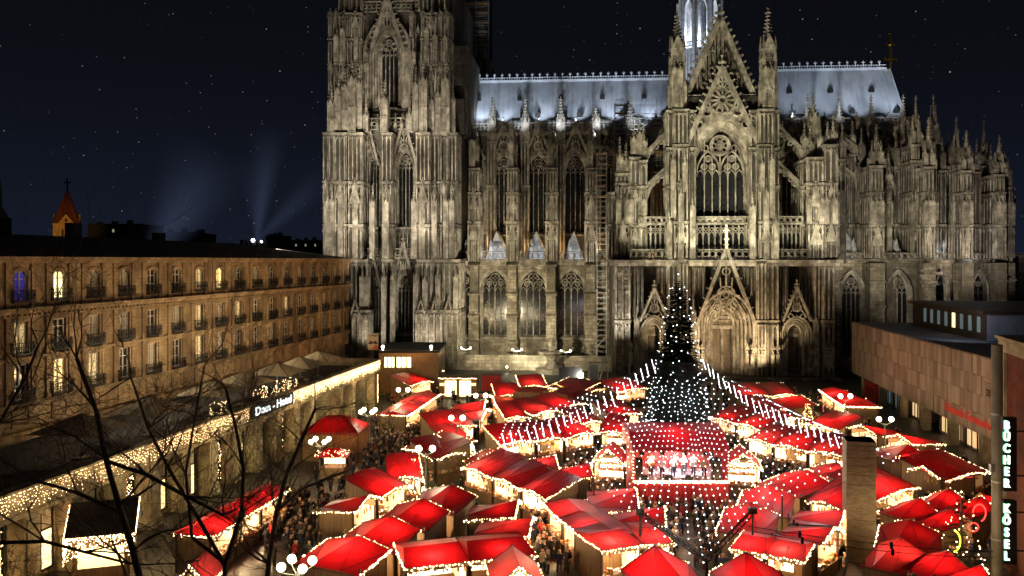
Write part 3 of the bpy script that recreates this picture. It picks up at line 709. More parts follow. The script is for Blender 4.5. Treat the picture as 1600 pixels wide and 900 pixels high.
# outer buttress towers of the transept (left pair / right pair)
trp(962, 984, -1.0, (596, 500, 410), None, 1.3, 16, m='stone2'); trp(985, 1000, 1.2, (405, 350, 290, 245), (0, 1), v1=8); trp(1001, 1010, .6, (405, 350, 290, 250), v1=8)
trp(963, 983, 2.5, (405, 345, 285, 270), (0,), v1=12); trp(950, 962, 4, (405, 350, 300), None, v1=12)
trp(1262, 1285, -.8, (405, 345, 285, 245), (0, 1), v1=8); trp(1287, 1307, .4, (405, 345, 285, 225), (0, 1), v1=8); trp(1252, 1260, 1.2, (405, 350, 290, 250), v1=8)
for (px, s, t) in ((990, 222, 192), (999, 215, 180), (1006, 226, 200), (968, 250, 215), (978, 255, 224), (1257, 222, 190), (1266, 232, 196), (1271, 190, 148), (1281, 228, 196), (1293, 222, 190), (1302, 214, 178)):
    put_pin(TR, px, 2.2 if px not in (1271,) else 3.5, 268 if px < 985 else 248, s, t, 1.3 if px != 1271 else 1.9)
for px in (987, 1006, 966, 980, 1264, 1283, 1291, 1304): put_pin(TR, px, -1.4 if px > 1200 else .2, 350, 316, 292, .9)
# flying arches beside the window (parallel to the front)
def raking(mb, pa, ya, pb, yb, v, drop):
    """arch from high point (pa, ya) down to low point (pb, yb), pierced spandrel"""
    u0, z0_, u1, z1_ = cu(pa, v), cz(ya, pa, v), cu(pb, v), cz(yb, pb, v); n = 9
    mb.beam(u0, z0_, u1, z1_, .55, v-.5, v+.9)
    du, dz = u1-u0, z1_-z0_; low = []
    for i in range(n+1):
        f = i/n; low.append((u0+du*f, z0_-1.6+(dz-drop)*(1-sqrt(max(0, 1-f*f)))))
    for i in range(n): mb.beam(*low[i], *low[i+1], .6, v-.6, v+1.0)
    m_ = 6
    for i in range(m_):
        f = (i+.5)/m_; u = u0+du*f; zt = z0_+dz*f; k = min(n-1, int(f*n)); zl = low[k][1]
        r = min(.9, max(.4, (zt-zl)*.3)); mb.ring(u, zt-r-.55, r, .26, v-.1, v+.5, 8)
        mb.beam(u+du/m_/2, zt+dz/m_/2, u+du/m_/2, low[min(n, k+1)][1], .25, v-.1, v+.5)
mb = MB(); raking(mb, 1044, 203, 1000, 248, 2.5, 6); mb.build('flying_buttress', M['carved'], TR)
mb = MB(); raking(mb, 1044, 258, 1003, 297, 2.5, 6); mb.build('flying_buttress', M['carved'], TR)
mb = MB(); raking(mb, 1216, 197, 1262, 243, 2.5, 6); mb.build('flying_buttress', M['carved'], TR)
mb = MB(); raking(mb, 1216, 254, 1262, 299, 2.5, 6); mb.build('flying_buttress', M['carved'], TR)
# glazed gallery under the window and side openings
def gallery(pa, pb, n, parent=TR):
    mb = MB(); u0, u1 = tu(pa), tu(pb); s = (u1-u0)/n; z0, z1 = g1+1.9, tz(352)
    mb.mi = 1; mb.poly([(u0, T+1.6, z0), (u1, T+1.6, z0), (u1, T+1.6, z1), (u0, T+1.6, z1)]); mb.mi = 0
    for i in range(n+1): mb.box(u0+s*i-.13, u0+s*i+.13, T+.5, T+1.2, z0, z1)
    for i in range(n):
        cx = u0+s*(i+.5); arch_band(mb, cx, s*.36, z1-2.4, z1-2.2, z1-1.3, .14, T+.6, T+1.2, 4, False); mb.ring(cx, z1-.75, s*.28, .14, T+.6, T+1.2, 8)
    mb.mi = 2; mb.box(u0, u1, T+1.5, T+1.6, (z0+z1)/2-.06, (z0+z1)/2+.06)
    return mb.build('gallery_window', SG, parent)
gallery(1090, 1165, 8); gallery(1002, 1040, 5); gallery(1218, 1252, 5)
for (a, b) in ((998, 1043), (1075, 1180), (1216, 1254)):
    mb = MB(); balustrade(mb, tu(a), tu(b), tz(350), 1.5, T-.3, T, 1.2); mb.box(tu(a), tu(b), T-.2, T+1.7, tz(351), tz(349.5)); mb.build('balustrade', M['carved'], TR)
for (a, b) in ((1077, 1089), (1166, 1178)): mb = MB(); blind(mb, tu(a), tu(b), g1+1.8, tz(352), T+.6, 1, .5, .3, True, False); mb.build('blind_arcade', M['carved'], TR)
for (a, b) in ((985, 1044), (1066, 1192), (1212, 1262)): mb = MB(); balustrade(mb, tu(a, -1.5), tu(b, -1.5), g1-.1, 1.9, T-1.8, T-1.5, 1.25); mb.build('balustrade', M['carved'], TR)
mb = MB(); mb.box(tu(950), tu(1310), T-3.0, T+3, g1-.9, g1-.3); mb.box(tu(952), tu(1308), T-2.5, T+3, g1-1.5, g1-.9); mb.build('gallery_cornice', M['carved'], TR)
# lower wall with tall blind arcades and the portals
for (a, b, n) in ((986, 1004, 3), (1026, 1043, 3), (1075, 1100, 4), (1160, 1182, 4), (1216, 1229, 2), (1250, 1272, 4)):
    mb = MB(); blind(mb, tu(a), tu(b), tz(505), g1-1.6, T-.2, n, .5, .26, True, False); mb.box(tu(a), tu(b), T-.2, T-.1, tz(505), g1-1.6); mb.build('blind_arcade', SC[::-1], TR)
trp(1286, 1302, -2, (598, 500, 410), None, .9, 4); trp(1272, 1285, -1, (598, 500, 410), None, .9, 4)

def statue_mesh():
    mb = MB()
    prof = [(.0, .30), (.25, .34), (.9, .26), (1.25, .30), (1.5, .26), (1.62, .1), (1.68, .1), (1.8, .155), (1.95, .13), (2.02, .03)]
    n = 8
    vs = []
    for (z, r) in prof:
        for i in range(n): vs.append((cos(2*pi*i/n)*r*1.1, sin(2*pi*i/n)*r*.8, z))
    mb.add(vs, [(j*n+i, j*n+(i+1) % n, (j+1)*n+(i+1) % n, (j+1)*n+i) for j in range(len(prof)-1) for i in range(n)])
    mb.box(-.34, .34, -.34, .3, -.35, 0); mb.tube((.25, -.1, 1.45), (.1, -.34, 1.0), .09, n=5); mb.tube((-.25, -.1, 1.45), (-.12, -.33, 1.15), .09, n=5)
    mb.cone(0, 0, 2.35, 3.2, .38, 6); mb.box(-.3, .3, -.3, .3, 2.2, 2.38)
    return mb.mesh('statue', M['carved'], False)
ST = statue_mesh()
def portal(name, c, hwp, ytop, yspr, gap, gtip, ghwp, nm, mt, vfront, fin, door_n):
    v = vfront; hw_ = tu(c+hwp)-tu(c); u = tu(c); inner = hw_-nm*mt
    mb = MB(); zs_, zt_ = tz(yspr), tz(ytop)
    for k in range(nm):
        kk = nm-1-k
        arch_band(mb, u, inner+mt*k, 0.0, zs_, zt_-mt*1.25*(nm-k), mt*.62, v+.1+kk*mt*1.15, T+2.9, 8)
        mb.tube  # noqa
        for sx in (-1, 1): mb.cyl(u+sx*(inner+mt*k+mt*.78), v+.25+kk*mt*1.15, 0.9, zs_, mt*.17, n=5, caps=False)
        # little figures climbing the archivolt
        a = arch_pts(u, inner+mt*k+mt*.75, zs_, zt_-mt*1.25*(nm-k)+mt*.9, 7)
        for p in a[1:-1]: mb.octa(p[0], v+.2+kk*mt*1.15, p[1], mt*.30, mt*.42)
    # tympanum and lintel
    yt = T+2.2; arch_fill(mb, u, inner+.1, zs_-.2, zs_, zt_-mt*1.25*nm, yt, 8)
    rows = 3 if hwp > 30 else 2
    for r_ in range(rows):
        z = zs_+(zt_-mt*1.25*nm-zs_)*(r_/rows)*.85; wv = inner*(1-.75*(r_/rows)**1.3)
        mb.box(u-wv, u+wv, yt-.25, yt, z, z+.16); m_ = max(2, int(wv*2/.55))
        for i in range(m_): mb.octa(u-wv+wv*2*(i+.5)/m_, yt-.14, z+.62, .2, .42)
    mb.box(u-inner, u+inner, yt-.3, yt+.3, zs_-.9, zs_-.2)
    # porch front: spandrel wall flush with the outer arch
    w2 = hw_+.9
    arch_wall(mb, u, hw_+.02, 0, zs_, zt_+.05, u-w2, u+w2, 0, zs_+.2 if hwp > 30 else zs_+.2, v+.12, 8) if False else None
    for sx in (-1, 1):
        x = u+sx*(hw_+.55); mb.box(x-.5, x+.5, v, T+1, 0, zs_+.6)
        blind(mb, x-.45, x+.45, 1.4, zs_+.4, v, 2, .18, .16)
        pinnacle(mb, x, v+.5, zs_+.6, .9, 1.7, 2.6, 4)
    for k in range(4): mb.box(u-hw_-1.1+.3*k*0, u+hw_+1.1, v-.9+.22*k, v+.6, .0+.16*k*0, .16+.0) if k == 0 else mb.box(u-hw_+.2, u+hw_-.2, v-.6+.35*k, T+2, .16*k, .16*(k+1))
    o = mb.build(name, M['carved'], TR)
    g = MB(); gh = tu(c+ghwp)-u; gable(g, u, gh, tz(gap), tz(gtip), v-.2, v+.5, .42 if hwp < 30 else .62, 8, 1, 1.0)
    if hwp > 30:
        for i in (-2, -1, 0, 1, 2):
            zz = tz(gap)+1.9+(2.2-abs(i)*.8); g.cyl(u+i*.95, v+.4, zz-1.4, zz+1.4, .26, .12, 6); g.octa(u+i*.95, v+.4, zz+1.7, .22)
    g.build('portal_gable', M['carved'], TR)
    # doors
    dw = inner*.94; n = door_n
    for i in range(n):
        a = u-dw+2*dw*i/n; b = a+2*dw/n; d = MB(); zt0 = zs_-.95
        d.box(a+.14, b-.14, T+2.45, T+2.6, .65, zt0)
        for q in range(3):
            for r_ in range(2):
                ww = (b-a-.4)/2; xx = a+.2+ww*r_; hz = (zt0-.8)/3; d.box(xx+.06, xx+ww-.06, T+2.38, T+2.45, .75+hz*q, .75+hz*(q+1)-.12)
        d.mi = 1; d.cbox(((b-.3) if i == 0 else a+.3, T+2.34, 1.9), (.1, .08, .4)); d.build('door', [M['bronze'], M['gold']], o)
    mb = MB()
    for i in range(1, n): xx = u-dw+2*dw*i/n; mb.box(xx-.25, xx+.25, T+2.0, T+2.5, .3, zs_-.6)
    if n > 1: mb.build('trumeau', M['carved'], o); inst('statue', ST, o, (u, T+1.8, 1.8))
    for sx in (-1, 1):
        m_ = 4 if hwp > 30 else 2
        for k in range(m_):
            f = (k+.5)/m_; inst('statue', ST, o, (u+sx*(inner+.2+(hw_-inner)*f*.9), v+.35+(1-f)*nm*mt*1.0, 2.3), sx*-.7, (.85, .85, .95))
    return o
M['bronze'] = mat('bronze_door', (.07, .052, .036), .45, .4, (.12, .09, .06), 2.2, .2)
portal('main_portal', 1131, 46, 450, 508, 508, 388, 46, 6, .62, -2.6, 1.2, 2)
portal('side_portal', 1021, 23, 490, 520, 502, 450, 22, 4, .42, -2.0, .8, 1)
portal('side_portal', 1241, 25, 490, 520, 500, 448, 22, 4, .42, -2.0, .8, 1)
# white cross figure on the tip of the main gable
mb = MB(); z = tz(385); mb.box(uc+.5-.25, uc+.5+.25, -2.8, -2.3, z-.6, z+1.2); mb.box(uc+.5-.45, uc+.5+.45, -2.9, -2.2, z+1.2, z+1.5)
mb.cyl(uc+.5, -2.55, z+1.5, z+3.6, .34, .2, 7); mb.box(uc+.5-.55, uc+.5+.55, -2.7, -2.4, z+2.9, z+3.2); mb.ball(uc+.5, -2.55, z+4, .28, 7, 5)
mb.build('cross_figure', M['white_stone'] if 'white_stone' in M else M['paint_white'], TR)
for px in (987, 997, 1050, 1067, 1076, 1091, 1098, 1167, 1176, 1186, 1194, 1208, 1216, 1267, 1277, 1293, 1300):
    inst('statue', ST, TR, (cu(px, -3.2), -3.2 if 1040 < px < 1220 else -2.6, 3.0), 0, (1.15, 1.15, 1.35))
mb = MB(); mb.box(tu(955), tu(1306), -4.2, 0, 0, .35); mb.box(tu(960), tu(1302), -3.6, 0, .35, .7); mb.build('plinth_step', M['stone2'], TR)

# ------------------------------------------------------------------ ridge turret over the crossing
v = 38; rt = MB(); uc2 = cu(1093, v); r = cu(1128, v)-cu(1093, v); R_ = r*.84
def oct_(rr, z): return [(uc2+cos(pi/8+k*pi/4)*rr, v+sin(pi/8+k*pi/4)*rr, z) for k in range(8)]
zA, zB, zC, zD = cz(150, 1095, v), cz(78, 1095, v), cz(14, 1095, v), cz(-30, 1095, v)
for (za, zb, ra, rb) in ((zA, zB, R_*.98, R_*.9), (zC+1.6, zC+3, R_*.95, R_*.95)):
    a, b = oct_(ra, za), oct_(rb, zb); rt.add(a+b, [(k, (k+1) % 8, 8+(k+1) % 8, 8+k) for k in range(8)])
rt.add(oct_(R_*.9, zB), [tuple(range(8))])
for k in range(8):
    a = pi/8+k*pi/4; x, y = uc2+cos(a)*R_, v+sin(a)*R_
    rt.cyl(x, y, zA, zC+6, .62, .5, 6); rt.cyl(x+cos(a)*.9, y+sin(a)*.9, zA+4, zC+2, .3, .3, 5)
    pinnacle(rt, x, y, zC+3, 1.1, 2.2, 4.5, 4)
    a2 = a+pi/8; T_ = rt.T; ap = R_*cos(pi/8); half = R_*sin(pi/8)
    rt.T = Matrix.Translation((uc2+cos(a2)*ap, v+sin(a2)*ap, 0)) @ Matrix.Rotation(a2+pi/2, 4, 'Z')
    arch_band(rt, 0, half*.62, zB, zC-1.6, zC+1.6, .4, -.35, .5, 6); blind(rt, -half*.8, half*.8, zA+1, zB-.6, 0, 3, .3, .25)
    gable(rt, 0, half*.85, zC+1.2, zC+5.5, -.6, -.1, .35, 4, 0, .6)
    balustrade(rt, -half, half, zB, 1.2, -.5, -.3, 1.0)
    rt.T = T_
rt.cone(uc2, v, zC+3, zC+24, R_*.8, 8, pi/8); rt.cyl(uc2, v, zB, zC+3, .6, .6, 6)
rt.build('ridge_turret', M['turret'] if 'turret' in M else M['slate_pale'], CATH)

# ------------------------------------------------------------------ choir
CH = cpart('choir')
CVc = 27
zEc = cz(200, 1300, CVc); uE0 = cu(1212, CVc); uE1 = cu(1430, CVc); uR1 = cu(1391, RV); zR2 = cz(109, 1300, RV)
mb_roof = roof_sheet(uE0, uE1, cu(1212, RV), uR1, 'choir_roof', CATH, zEc-.3, zR2)
mb = MB(); z0c = zEc-.3
ap = [(uE1, CVc+.6), (uE1+5.5, CVc+7), (uE1+6.5, RV), (uE1+5.5, 2*RV-CVc-7), (uE1, 2*RV-CVc)]
for a, b in zip(ap[:-1], ap[1:]): mb.poly([(a[0], a[1], z0c), (b[0], b[1], z0c), (uR1, RV, zR2)])
mb.build('apse_roof', M['lead'], mb_roof)
mb = MB(); crest(mb, cu(1212, RV), uR1-1, RV, zR2); mb.build('ridge_crest', M['lead'], mb_roof)
g_ = MB(); x = uR1; g_.box(x-.28, x+.28, RV-.28, RV+.28, zR2, zR2+8.2); g_.octa(x, RV, zR2+5.8, .7)
g_.box(x-1.5, x+1.5, RV-.25, RV+.25, zR2+1.9, zR2+2.6); g_.box(x-1.3, x+1.3, RV-.25, RV+.25, zR2+5.5, zR2+6.1); g_.octa(x, RV, zR2+8.6, .5, .8)
g_.build('golden_cross', M['gold'], mb_roof)
# clerestory of the choir
cl = MB(); edc = [1214, 1262, 1312, 1362, 1412, 1432]
for i in range(4):
    c = (edc[i]+edc[i+1])/2; h_ = cu(c+14, CVc)-cu(c, CVc)
    arch_wall(cl, cu(c, CVc), h_+1.2, cz(366, c, CVc), cz(265, c, CVc), cz(237, c, CVc)+1.2, cu(edc[i], CVc), cu(edc[i+1], CVc), 20, zEc, CVc)
    traceried(cu(c, CVc), h_, cz(366, c, CVc), cz(265, c, CVc), cz(237, c, CVc), CVc+.1, 4, 4, .38, .35, 1.6, True, 1.5).build('window', SG, CH)
    mb = MB(); gable(mb, cu(c, CVc), cu(c+22, CVc)-cu(c, CVc), cz(246, c, CVc), cz(188, c, CVc), CVc-1, CVc-.35, .6, 7, 1, 1.1); mb.build('gable', M['carved'], CH)
    put_pin(CH, edc[i+1]-1, CVc-1.2, 222, 196, 146, 1.9, cr=8)
    mb = MB(); u = cu(edc[i+1]-1, CVc); pier(mb, u-.9, u+.9, CVc-2.2, CVc+1, [20, cz(290, edc[i+1], CVc), cz(222, edc[i+1], CVc)], .2, .9, True, .1); mb.build('clerestory_pier', SC, CH)
cl.poly([(cu(1412, CVc), CVc, 20), (ap[0][0], CVc, 20), (ap[0][0], CVc, zEc), (cu(1412, CVc), CVc, zEc)])
for a, b in zip(ap[:-1], ap[1:]): cl.poly([(a[0], a[1], 20), (b[0], b[1], 20), (b[0], b[1], zEc), (a[0], a[1], zEc)])
cl.build('clerestory_wall', M['stone'], CH)
mb = MB(); balustrade(mb, cu(1214, CVc), uE1, zEc, 2.2, CVc-.6, CVc-.3, 1.0); mb.box(cu(1214, CVc), uE1, CVc-.8, CVc, zEc-.6, zEc); mb.build('balustrade', M['carved'], CH)
# chapels: lower wall following the curve of the apse, buttress piers and chapel roofs
lw = MB()
line = [(1308, 12), (1352, 12), (1372, 10), (1408, 12), (1440, 12), (1474, 15), (1500, 17), (1536, 22), (1562, 26), (1600, 34), (1680, 44)]
P2 = [(cu(p, v_), v_) for p, v_ in line]
for (a, b) in zip(P2[:-1], P2[1:]):
    lw.add([(a[0], a[1], 0), (b[0], b[1], 0), (b[0], b[1], g1-.8), (a[0], a[1], g1-.8), (a[0]+.4, a[1]+8, g1-.8), (b[0]+.4, b[1]+8, g1-.8)], [(0, 1, 2, 3), (3, 2, 5, 4)])
    lw.add([(a[0], a[1]-.6, g1-.9), (b[0], b[1]-.6, g1-.9), (b[0], b[1]-.6, g1-.3), (a[0], a[1]-.6, g1-.3), (a[0], a[1]+1, g1-.3), (b[0], b[1]+1, g1-.3)], [(0, 1, 2, 3), (3, 2, 5, 4)])
lw.build('chapel_wall', M['stone2'], CH)
for (c, v_, hwp, lights) in ((1328, 12, 14, 4), (1400, 12, 15, 4), (1467, 14.5, 6, 2), (1526, 20.5, 8, 2)):
    h_ = cu(c+hwp, v_)-cu(c, v_); traceried(cu(c, v_), h_, cz(560, c, v_), cz(458, c, v_), cz(428, c, v_), v_-1.2, lights, 3, .28, .3, 1.1, True, 1.7).build('window', SG, CH)
mb = MB()
for (a, b) in zip(P2[:-1], P2[1:]):
    d = sqrt((b[0]-a[0])**2+(b[1]-a[1])**2); T_ = mb.T
    mb.T = Matrix.Translation((a[0], a[1], 0)) @ Matrix.Rotation(atan2(b[1]-a[1], b[0]-a[0]), 4, 'Z'); balustrade(mb, 0, d, g1-.3, 1.5, -.4, -.15, 1.4); mb.T = T_
mb.build('balustrade', M['carved'], CH)
chp = [(1292, 1310, 6, 210, 232), (1359, 1380, 8, 196, 205), (1384, 1392, 14, 230, 240), (1424, 1438, 13, 150, 160), (1443, 1459, 9, 185, 205), (1452, 1464, 18, 146, 150), (1489, 1499, 16, 182, 190), (1502, 1518, 12.5, 204, 216), (1530, 1544, 24, 197, 212), (1553, 1570, 18, 210, 225), (1572, 1583, 24, 262, 268)]
for (a, b, v_, tip, tip2) in chp:
    mb = MB(); mid = (a+b)/2; top = tip+62 if tip > 190 else tip+75
    ys = [405, 350, 300, 250, top] if top < 240 else ([405, 350, 300, top] if top < 290 else [405, 350, top])
    pier(mb, cu(a, v_), cu(b, v_), v_, v_+5.5, [cz(y, mid, v_) for y in ys], .22, .8, True, .1, (0, 1)); mb.build('upper_pier', SC, CH)
    mb = MB(); mb.box(cu(a-1, v_), cu(b+1, v_), v_-.6, v_+6, 0, g1-.9)
    for zz in (8, 13.5, 18.5): mb.box(cu(a-1, v_)-.2, cu(b+1, v_)+.2, v_-.9, v_+6, zz, zz+.4)
    mb.build('buttress', M['stone2'], CH)
    w = (b-a)
    put_pin(CH, mid, v_+2.6, top+3, tip+(top-tip)*.62, tip, 1.7 if w > 14 else 1.4, cr=8)
    for dx, t in ((-w*.33, tip2+14), (w*.33, tip2+12), (-w*.5, tip2+40), (w*.5, tip2+38)):
        put_pin(CH, mid+dx, v_+1, top+4, t+(top-t)*.6, t, .9)
    for dx in (-w*.36, 0, w*.36): put_pin(CH, mid+dx, v_-.8, 352, 322, 298, .9)
for (pa, ya, pb, yb, v_) in ((1386, 230, 1424, 262, 20), (1386, 276, 1424, 306, 20), (1318, 215, 1358, 246, 18), (1318, 262, 1358, 292, 18), (1464, 224, 1500, 252, 22), (1464, 284, 1500, 310, 22), (1522, 240, 1552, 264, 26)):
    mb = MB(); raking(mb, pa, ya, pb, yb, v_, 4); mb.build('flying_buttress', M['carved'], CH)
for k, (px, v_, t) in enumerate(((1316, 16, 196), (1332, 18, 188), (1346, 16, 202), (1400, 18, 208), (1412, 20, 196), (1472, 18, 214), (1482, 20, 204), (1526, 22, 216), (1548, 22, 226), (1575, 24, 240))):
    mb = MB(); u = cu(px, v_); pier(mb, u-.6, u+.6, v_, v_+1.4, [g1-.9, cz(350, px, v_), cz(t+52, px, v_)], .22, 1, True, .05); mb.build('slender_pier', SC, CH)
    put_pin(CH, px, v_+.7, t+53, t+30, t, 1.15, cr=6)
for (p, v_, y0_, y1_) in ((1300, 11, 262, 232), (1300, 11, 312, 282), (1366, 13, 262, 232), (1366, 13, 312, 282), (1450, 14, 250, 225), (1450, 14, 300, 276), (1505, 17, 268, 246), (1560, 23, 280, 262)):
    flyer(CH, cu(p, v_), v_, cz(y0_, p, v_), 33 if p > 1400 else CVc, cz(y1_, p, 30))
for (c, a, b, v_) in ((1323, 1308, 1350, 14), (1389, 1380, 1420, 14), (1462, 1455, 1478, 18), (1524, 1520, 1543, 24)):
    mb = MB(); ua, ub = cu(a, v_), cu(b, v_); u = cu(c, v_+3); zt = cz(364, c, v_+3)
    mb.add([(ua, v_, g1-.5), (ub, v_, g1-.5), (ub, v_+9, g1-.5), (ua, v_+9, g1-.5), (u, v_+3, zt), (u, v_+9, zt)], [(0, 1, 4), (1, 2, 5, 4), (3, 0, 4, 5)])
    mb.beam(u+.4, g1, u+.4, g1+2.6, .7, v_-.3, v_+.6); mb.cone(u+.4, v_+.1, g1+2.6, g1+4.4, .6, 4); mb.build('chapel_roof', M['slate_pale'], CH)
mb = MB(); mb.box(cu(1296, 14), cu(1312, 14), 10, 26, g1-1, cz(300, 1300, 14)); mb.build('corner_wall', M['stone'], CH)

# loose ashlar blocks standing proud of the lower walls
bl = MB(); bl.box(-.62, .62, -.09, .05, -.26, .26); BLK = [bl.mesh('stone_block', m) for m in (M['stone2'], M['carved'])]
rs = random.Random(4)
for k in range(150):
    px = rs.choice([rs.uniform(964, 982), rs.uniform(964, 982), rs.uniform(792, 807), rs.uniform(854, 868), rs.uniform(915, 931), rs.uniform(1440, 1475)])
    vv = {0: -1.05}.get(0) if px < 985 and px > 960 else (NV-3.62 if px < 940 else 8.4)
    y = rs.uniform(412, 560) if px > 940 else rs.uniform(534, 565)
    inst('stone_block', rs.choice(BLK), CATH, (cu(px, vv), vv, max(.4, cz(y, px, vv))), 0, (rs.uniform(.6, 1.1), 1, 1))

# ------------------------------------------------------------------ scaffolding on the cathedral
def scaffold(label, pa, pb, v0, depth, yb, yt, dx, dz, braces=True, group='scaffolding on the cathedral', r=.09):
    u0, u1 = cu(pa, v0), cu(pb, v0); zb, zt = cz(yb, pa, v0), cz(yt, pa, v0)
    S = empty('scaffold', (OX, OZ, 0), -A); tag(S, label, 'scaffold', group)
    nx = max(1, round((u1-u0)/dx)); nz = max(1, round((zt-zb)/dz)); sx = (u1-u0)/nx; sz = (zt-zb)/nz
    up = MB(); up.tube((0, 0, 0), (0, 0, zt-zb), r, n=4); um = up.mesh('upright', M['steel'])
    for i in range(nx+1):
        for y in (v0, v0+depth): inst('upright', um, S, (u0+sx*i, y, zb))
    lm = MB()
    for y in (v0, v0+depth):
        for hgt in (0, .5*sz): lm.tube((u0, y, hgt), (u1, y, hgt), r*.8, n=4)
    for i in range(nx+1): lm.tube((u0+sx*i, v0, 0), (u0+sx*i, v0+depth, 0), r*.8, n=4)
    lme = lm.mesh('ledger', M['steel']); pm = MB(); pm.box(u0, u1, v0+.1, v0+depth-.1, -.06, 0); pme = pm.mesh('platform', M['wood'])
    rr = random.Random(int(pa))
    for j in range(1, nz+1):
        inst('ledger', lme, S, (0, 0, zb+sz*j-.02))
        if rr.random() < .7: inst('platform', pme, S, (0, 0, zb+sz*j-.25))
    if braces:
        b = MB()
        for j in range(nz):
            for i in range(nx):
                if (i+j) % 2 == 0: b.tube((u0+sx*i, v0-.05, zb+sz*j), (u0+sx*(i+1), v0-.05, zb+sz*(j+1)), r*.7, n=4)
        b.build('brace', M['steel'], S)
    return S
scaffold('tall narrow steel scaffold tower climbing the nave wall beside the transept', 933, 948, 10, 2.2, 575, 238, 2.2, 2.3)
scaffold('wide steel scaffold round the roof edge beside the transept pinnacles', 960, 1040, 22, 5, 300, 186, 2.6, 2.2, True, r=.08)
scaffold('small steel scaffold stair on the nave roof edge', 961, 976, 21, 2, 186, 161, 2.4, 2.2)
scaffold('steel scaffold wrapped round the dark rear tower', 724, 763, 64.5, 2, 92, -70, 3.0, 2.6, False, r=.13)
# ================================================================== GROUND AND SKYLINE
mb = MB(); mb.box(-2500, 2500, -200, 4000, -1, -.02); mb.build('ground', M['asphalt'], kind='structure')
mb = MB(); mb.slab([(-34, 20), (48, 20), (60, 152), (-16, 162)], -.02, 0.0); mb.build('plaza', M['paving'], kind='structure')
o = MB(); r_ = random.Random(3)
x = -1500
M['far'] = mat('far_building', (.03, .028, .026), .9)
M['brickred'] = mat('brick_tower_roof', (.16, .03, .02), .8, 0, (.10, .02, .015), 2.)
M['ochre'] = mat('ochre_render', (.55, .34, .12), .8, 0, (.42, .25, .09), 1.)

# hills on the horizon
mb = MB(); n = 60
pts = [(-1600+3600*i/n, 1500, 8+14*sin(i*.33)+8*sin(i*.11+1)) for i in range(n+1)]
for a, b in zip(pts[:-1], pts[1:]): mb.add([(a[0], 1500, -1), (b[0], 1500, -1), b, a, (a[0], 1800, -1), (b[0], 1800, -1)], [(0, 1, 2, 3), (3, 2, 5, 4)])
mb.build('hills', M['far'], kind='structure')

def far_block(label, pa, pb, ytop, Y, depth=20, top=None, wins=0):
    a, b = dpt(pa, 400, Y), dpt(pb, 400, Y); zt = dpt(pa, ytop, Y).z
    R_ = empty('far_building', ((a.x+b.x)/2, Y, 0)); tag(R_, label, 'building'); w = (b.x-a.x)/2
    m = MB(); m.box(-w, w, 0, depth, 0, zt); m.build('wall', M['far'], R_)
    m = MB(); m.box(-w-.3, w+.3, -.3, depth+.3, zt, zt+.5); 
    for k in range(3): xx = -w+2*w*(k+.6)/3.4; m.box(xx-1, xx+1, 2, 5, zt+.5, zt+1.5+k*.5)
    m.build('roof', top or M['far'], R_)
    for k in range(wins):
        m = MB(); xx = -w+2*w*(k+.5)/wins; m.box(xx-.5, xx+.5, -.08, 0, zt-4, zt-2.4); m.build('window', M['lit_dim'], R_)
    return R_
M['lit_dim'] = mat('dim_window', (.2, .2, .2), .4, emit=(.7, .75, .5), es=.35)
M['lit'] = mat('lit_window', (.9, .8, .5), .4, emit=(1, .88, .45), es=2.6)
M['lit_warm'] = mat('warm_lit_window', (.9, .8, .5), .4, emit=(1, .70, .28), es=2.2)
far_block('long dark flat-roofed block right of the red-roofed church tower', 137, 217, 351, 420, 30, None, 1)
far_block('low dark roof block with small rooftop boxes on the horizon', 228, 300, 364, 380, 20)
far_block('smaller rooftop block right of the long row on the horizon', 300, 314, 366, 390, 20)
far_block('pale low block on the horizon beside the tower front', 415, 442, 369, 520, 20)
far_block('low block on the horizon nearest the stone tower', 455, 500, 376, 560, 20, None, 3)
# church tower with red pyramid roof
Y = 400; c = dpt(105, 400, Y); T_ = empty('church_tower', (c.x, Y, 0), radians(24)); tag(T_, 'distant ochre church tower with steep dark red pyramid roof beyond the hotel', 'church tower')
w = 24*Y/F/1.35; ze = dpt(105, 350, Y).z; za = dpt(105, 293, Y).z
m = MB(); m.box(-w, w, -w, w, 0, ze); m.box(-w-.3, w+.3, -w-.3, w+.3, ze-.4, ze)
for a in range(4):
    m.T = Matrix.Rotation(a*pi/2, 4, 'Z'); m.prism([(-w*.62, ze), (w*.62, ze), (0, ze+4.8)], -w-.25, -w+2.5)
m.T = None; m.build('wall', M['ochre'], T_)
m = MB(); m.cone(0, 0, ze, za, w*1.42, 4, pi/4); m.build('roof', M['brickred'], T_)
for a in range(4):
    for k in (-1, 0, 1):
        m = MB(); m.T = Matrix.Rotation(a*pi/2, 4, 'Z'); m.box(k*1.5-.5, k*1.5+.5, -w-.08, -w, ze-6.5, ze-3); m.build('window', M['iron'], T_)
    m = MB(); m.T = Matrix.Rotation(a*pi/2, 4, 'Z'); m.box(-.6, .6, -w-.33, -w-.25, ze+.8, ze+2.4); m.build('window', M['iron'], T_)
m = MB(); m.box(-.3, .3, -.3, .3, za-1, za+5); m.box(-1.5, 1.5, -.3, .3, za+2.2, za+2.9); m.build('roof_cross', M['far'], T_)
# slim steeple at the left edge
c = dpt(-2, 400, 500); T_ = empty('steeple', (c.x, 500, 0)); tag(T_, 'dim grey baroque steeple cut by the left edge of the view', 'steeple')
m = MB(); z = [dpt(0, y, 500).z for y in (362, 340, 326, 305, 288)]
m.box(-5, 5, -5, 5, 0, z[1]); m.build('wall', M['far'], T_)
M['verdigris'] = mat('verdigris_roof', (.10, .14, .12), .7)
m = MB(); m.cyl(0, 0, z[1], z[2], 5.5, 3, 8); m.cyl(0, 0, z[2], z[3], 2.2, 1.6, 8); m.cone(0, 0, z[3], z[4]+10, 2.2, 8); m.build('roof', M['verdigris'], T_)

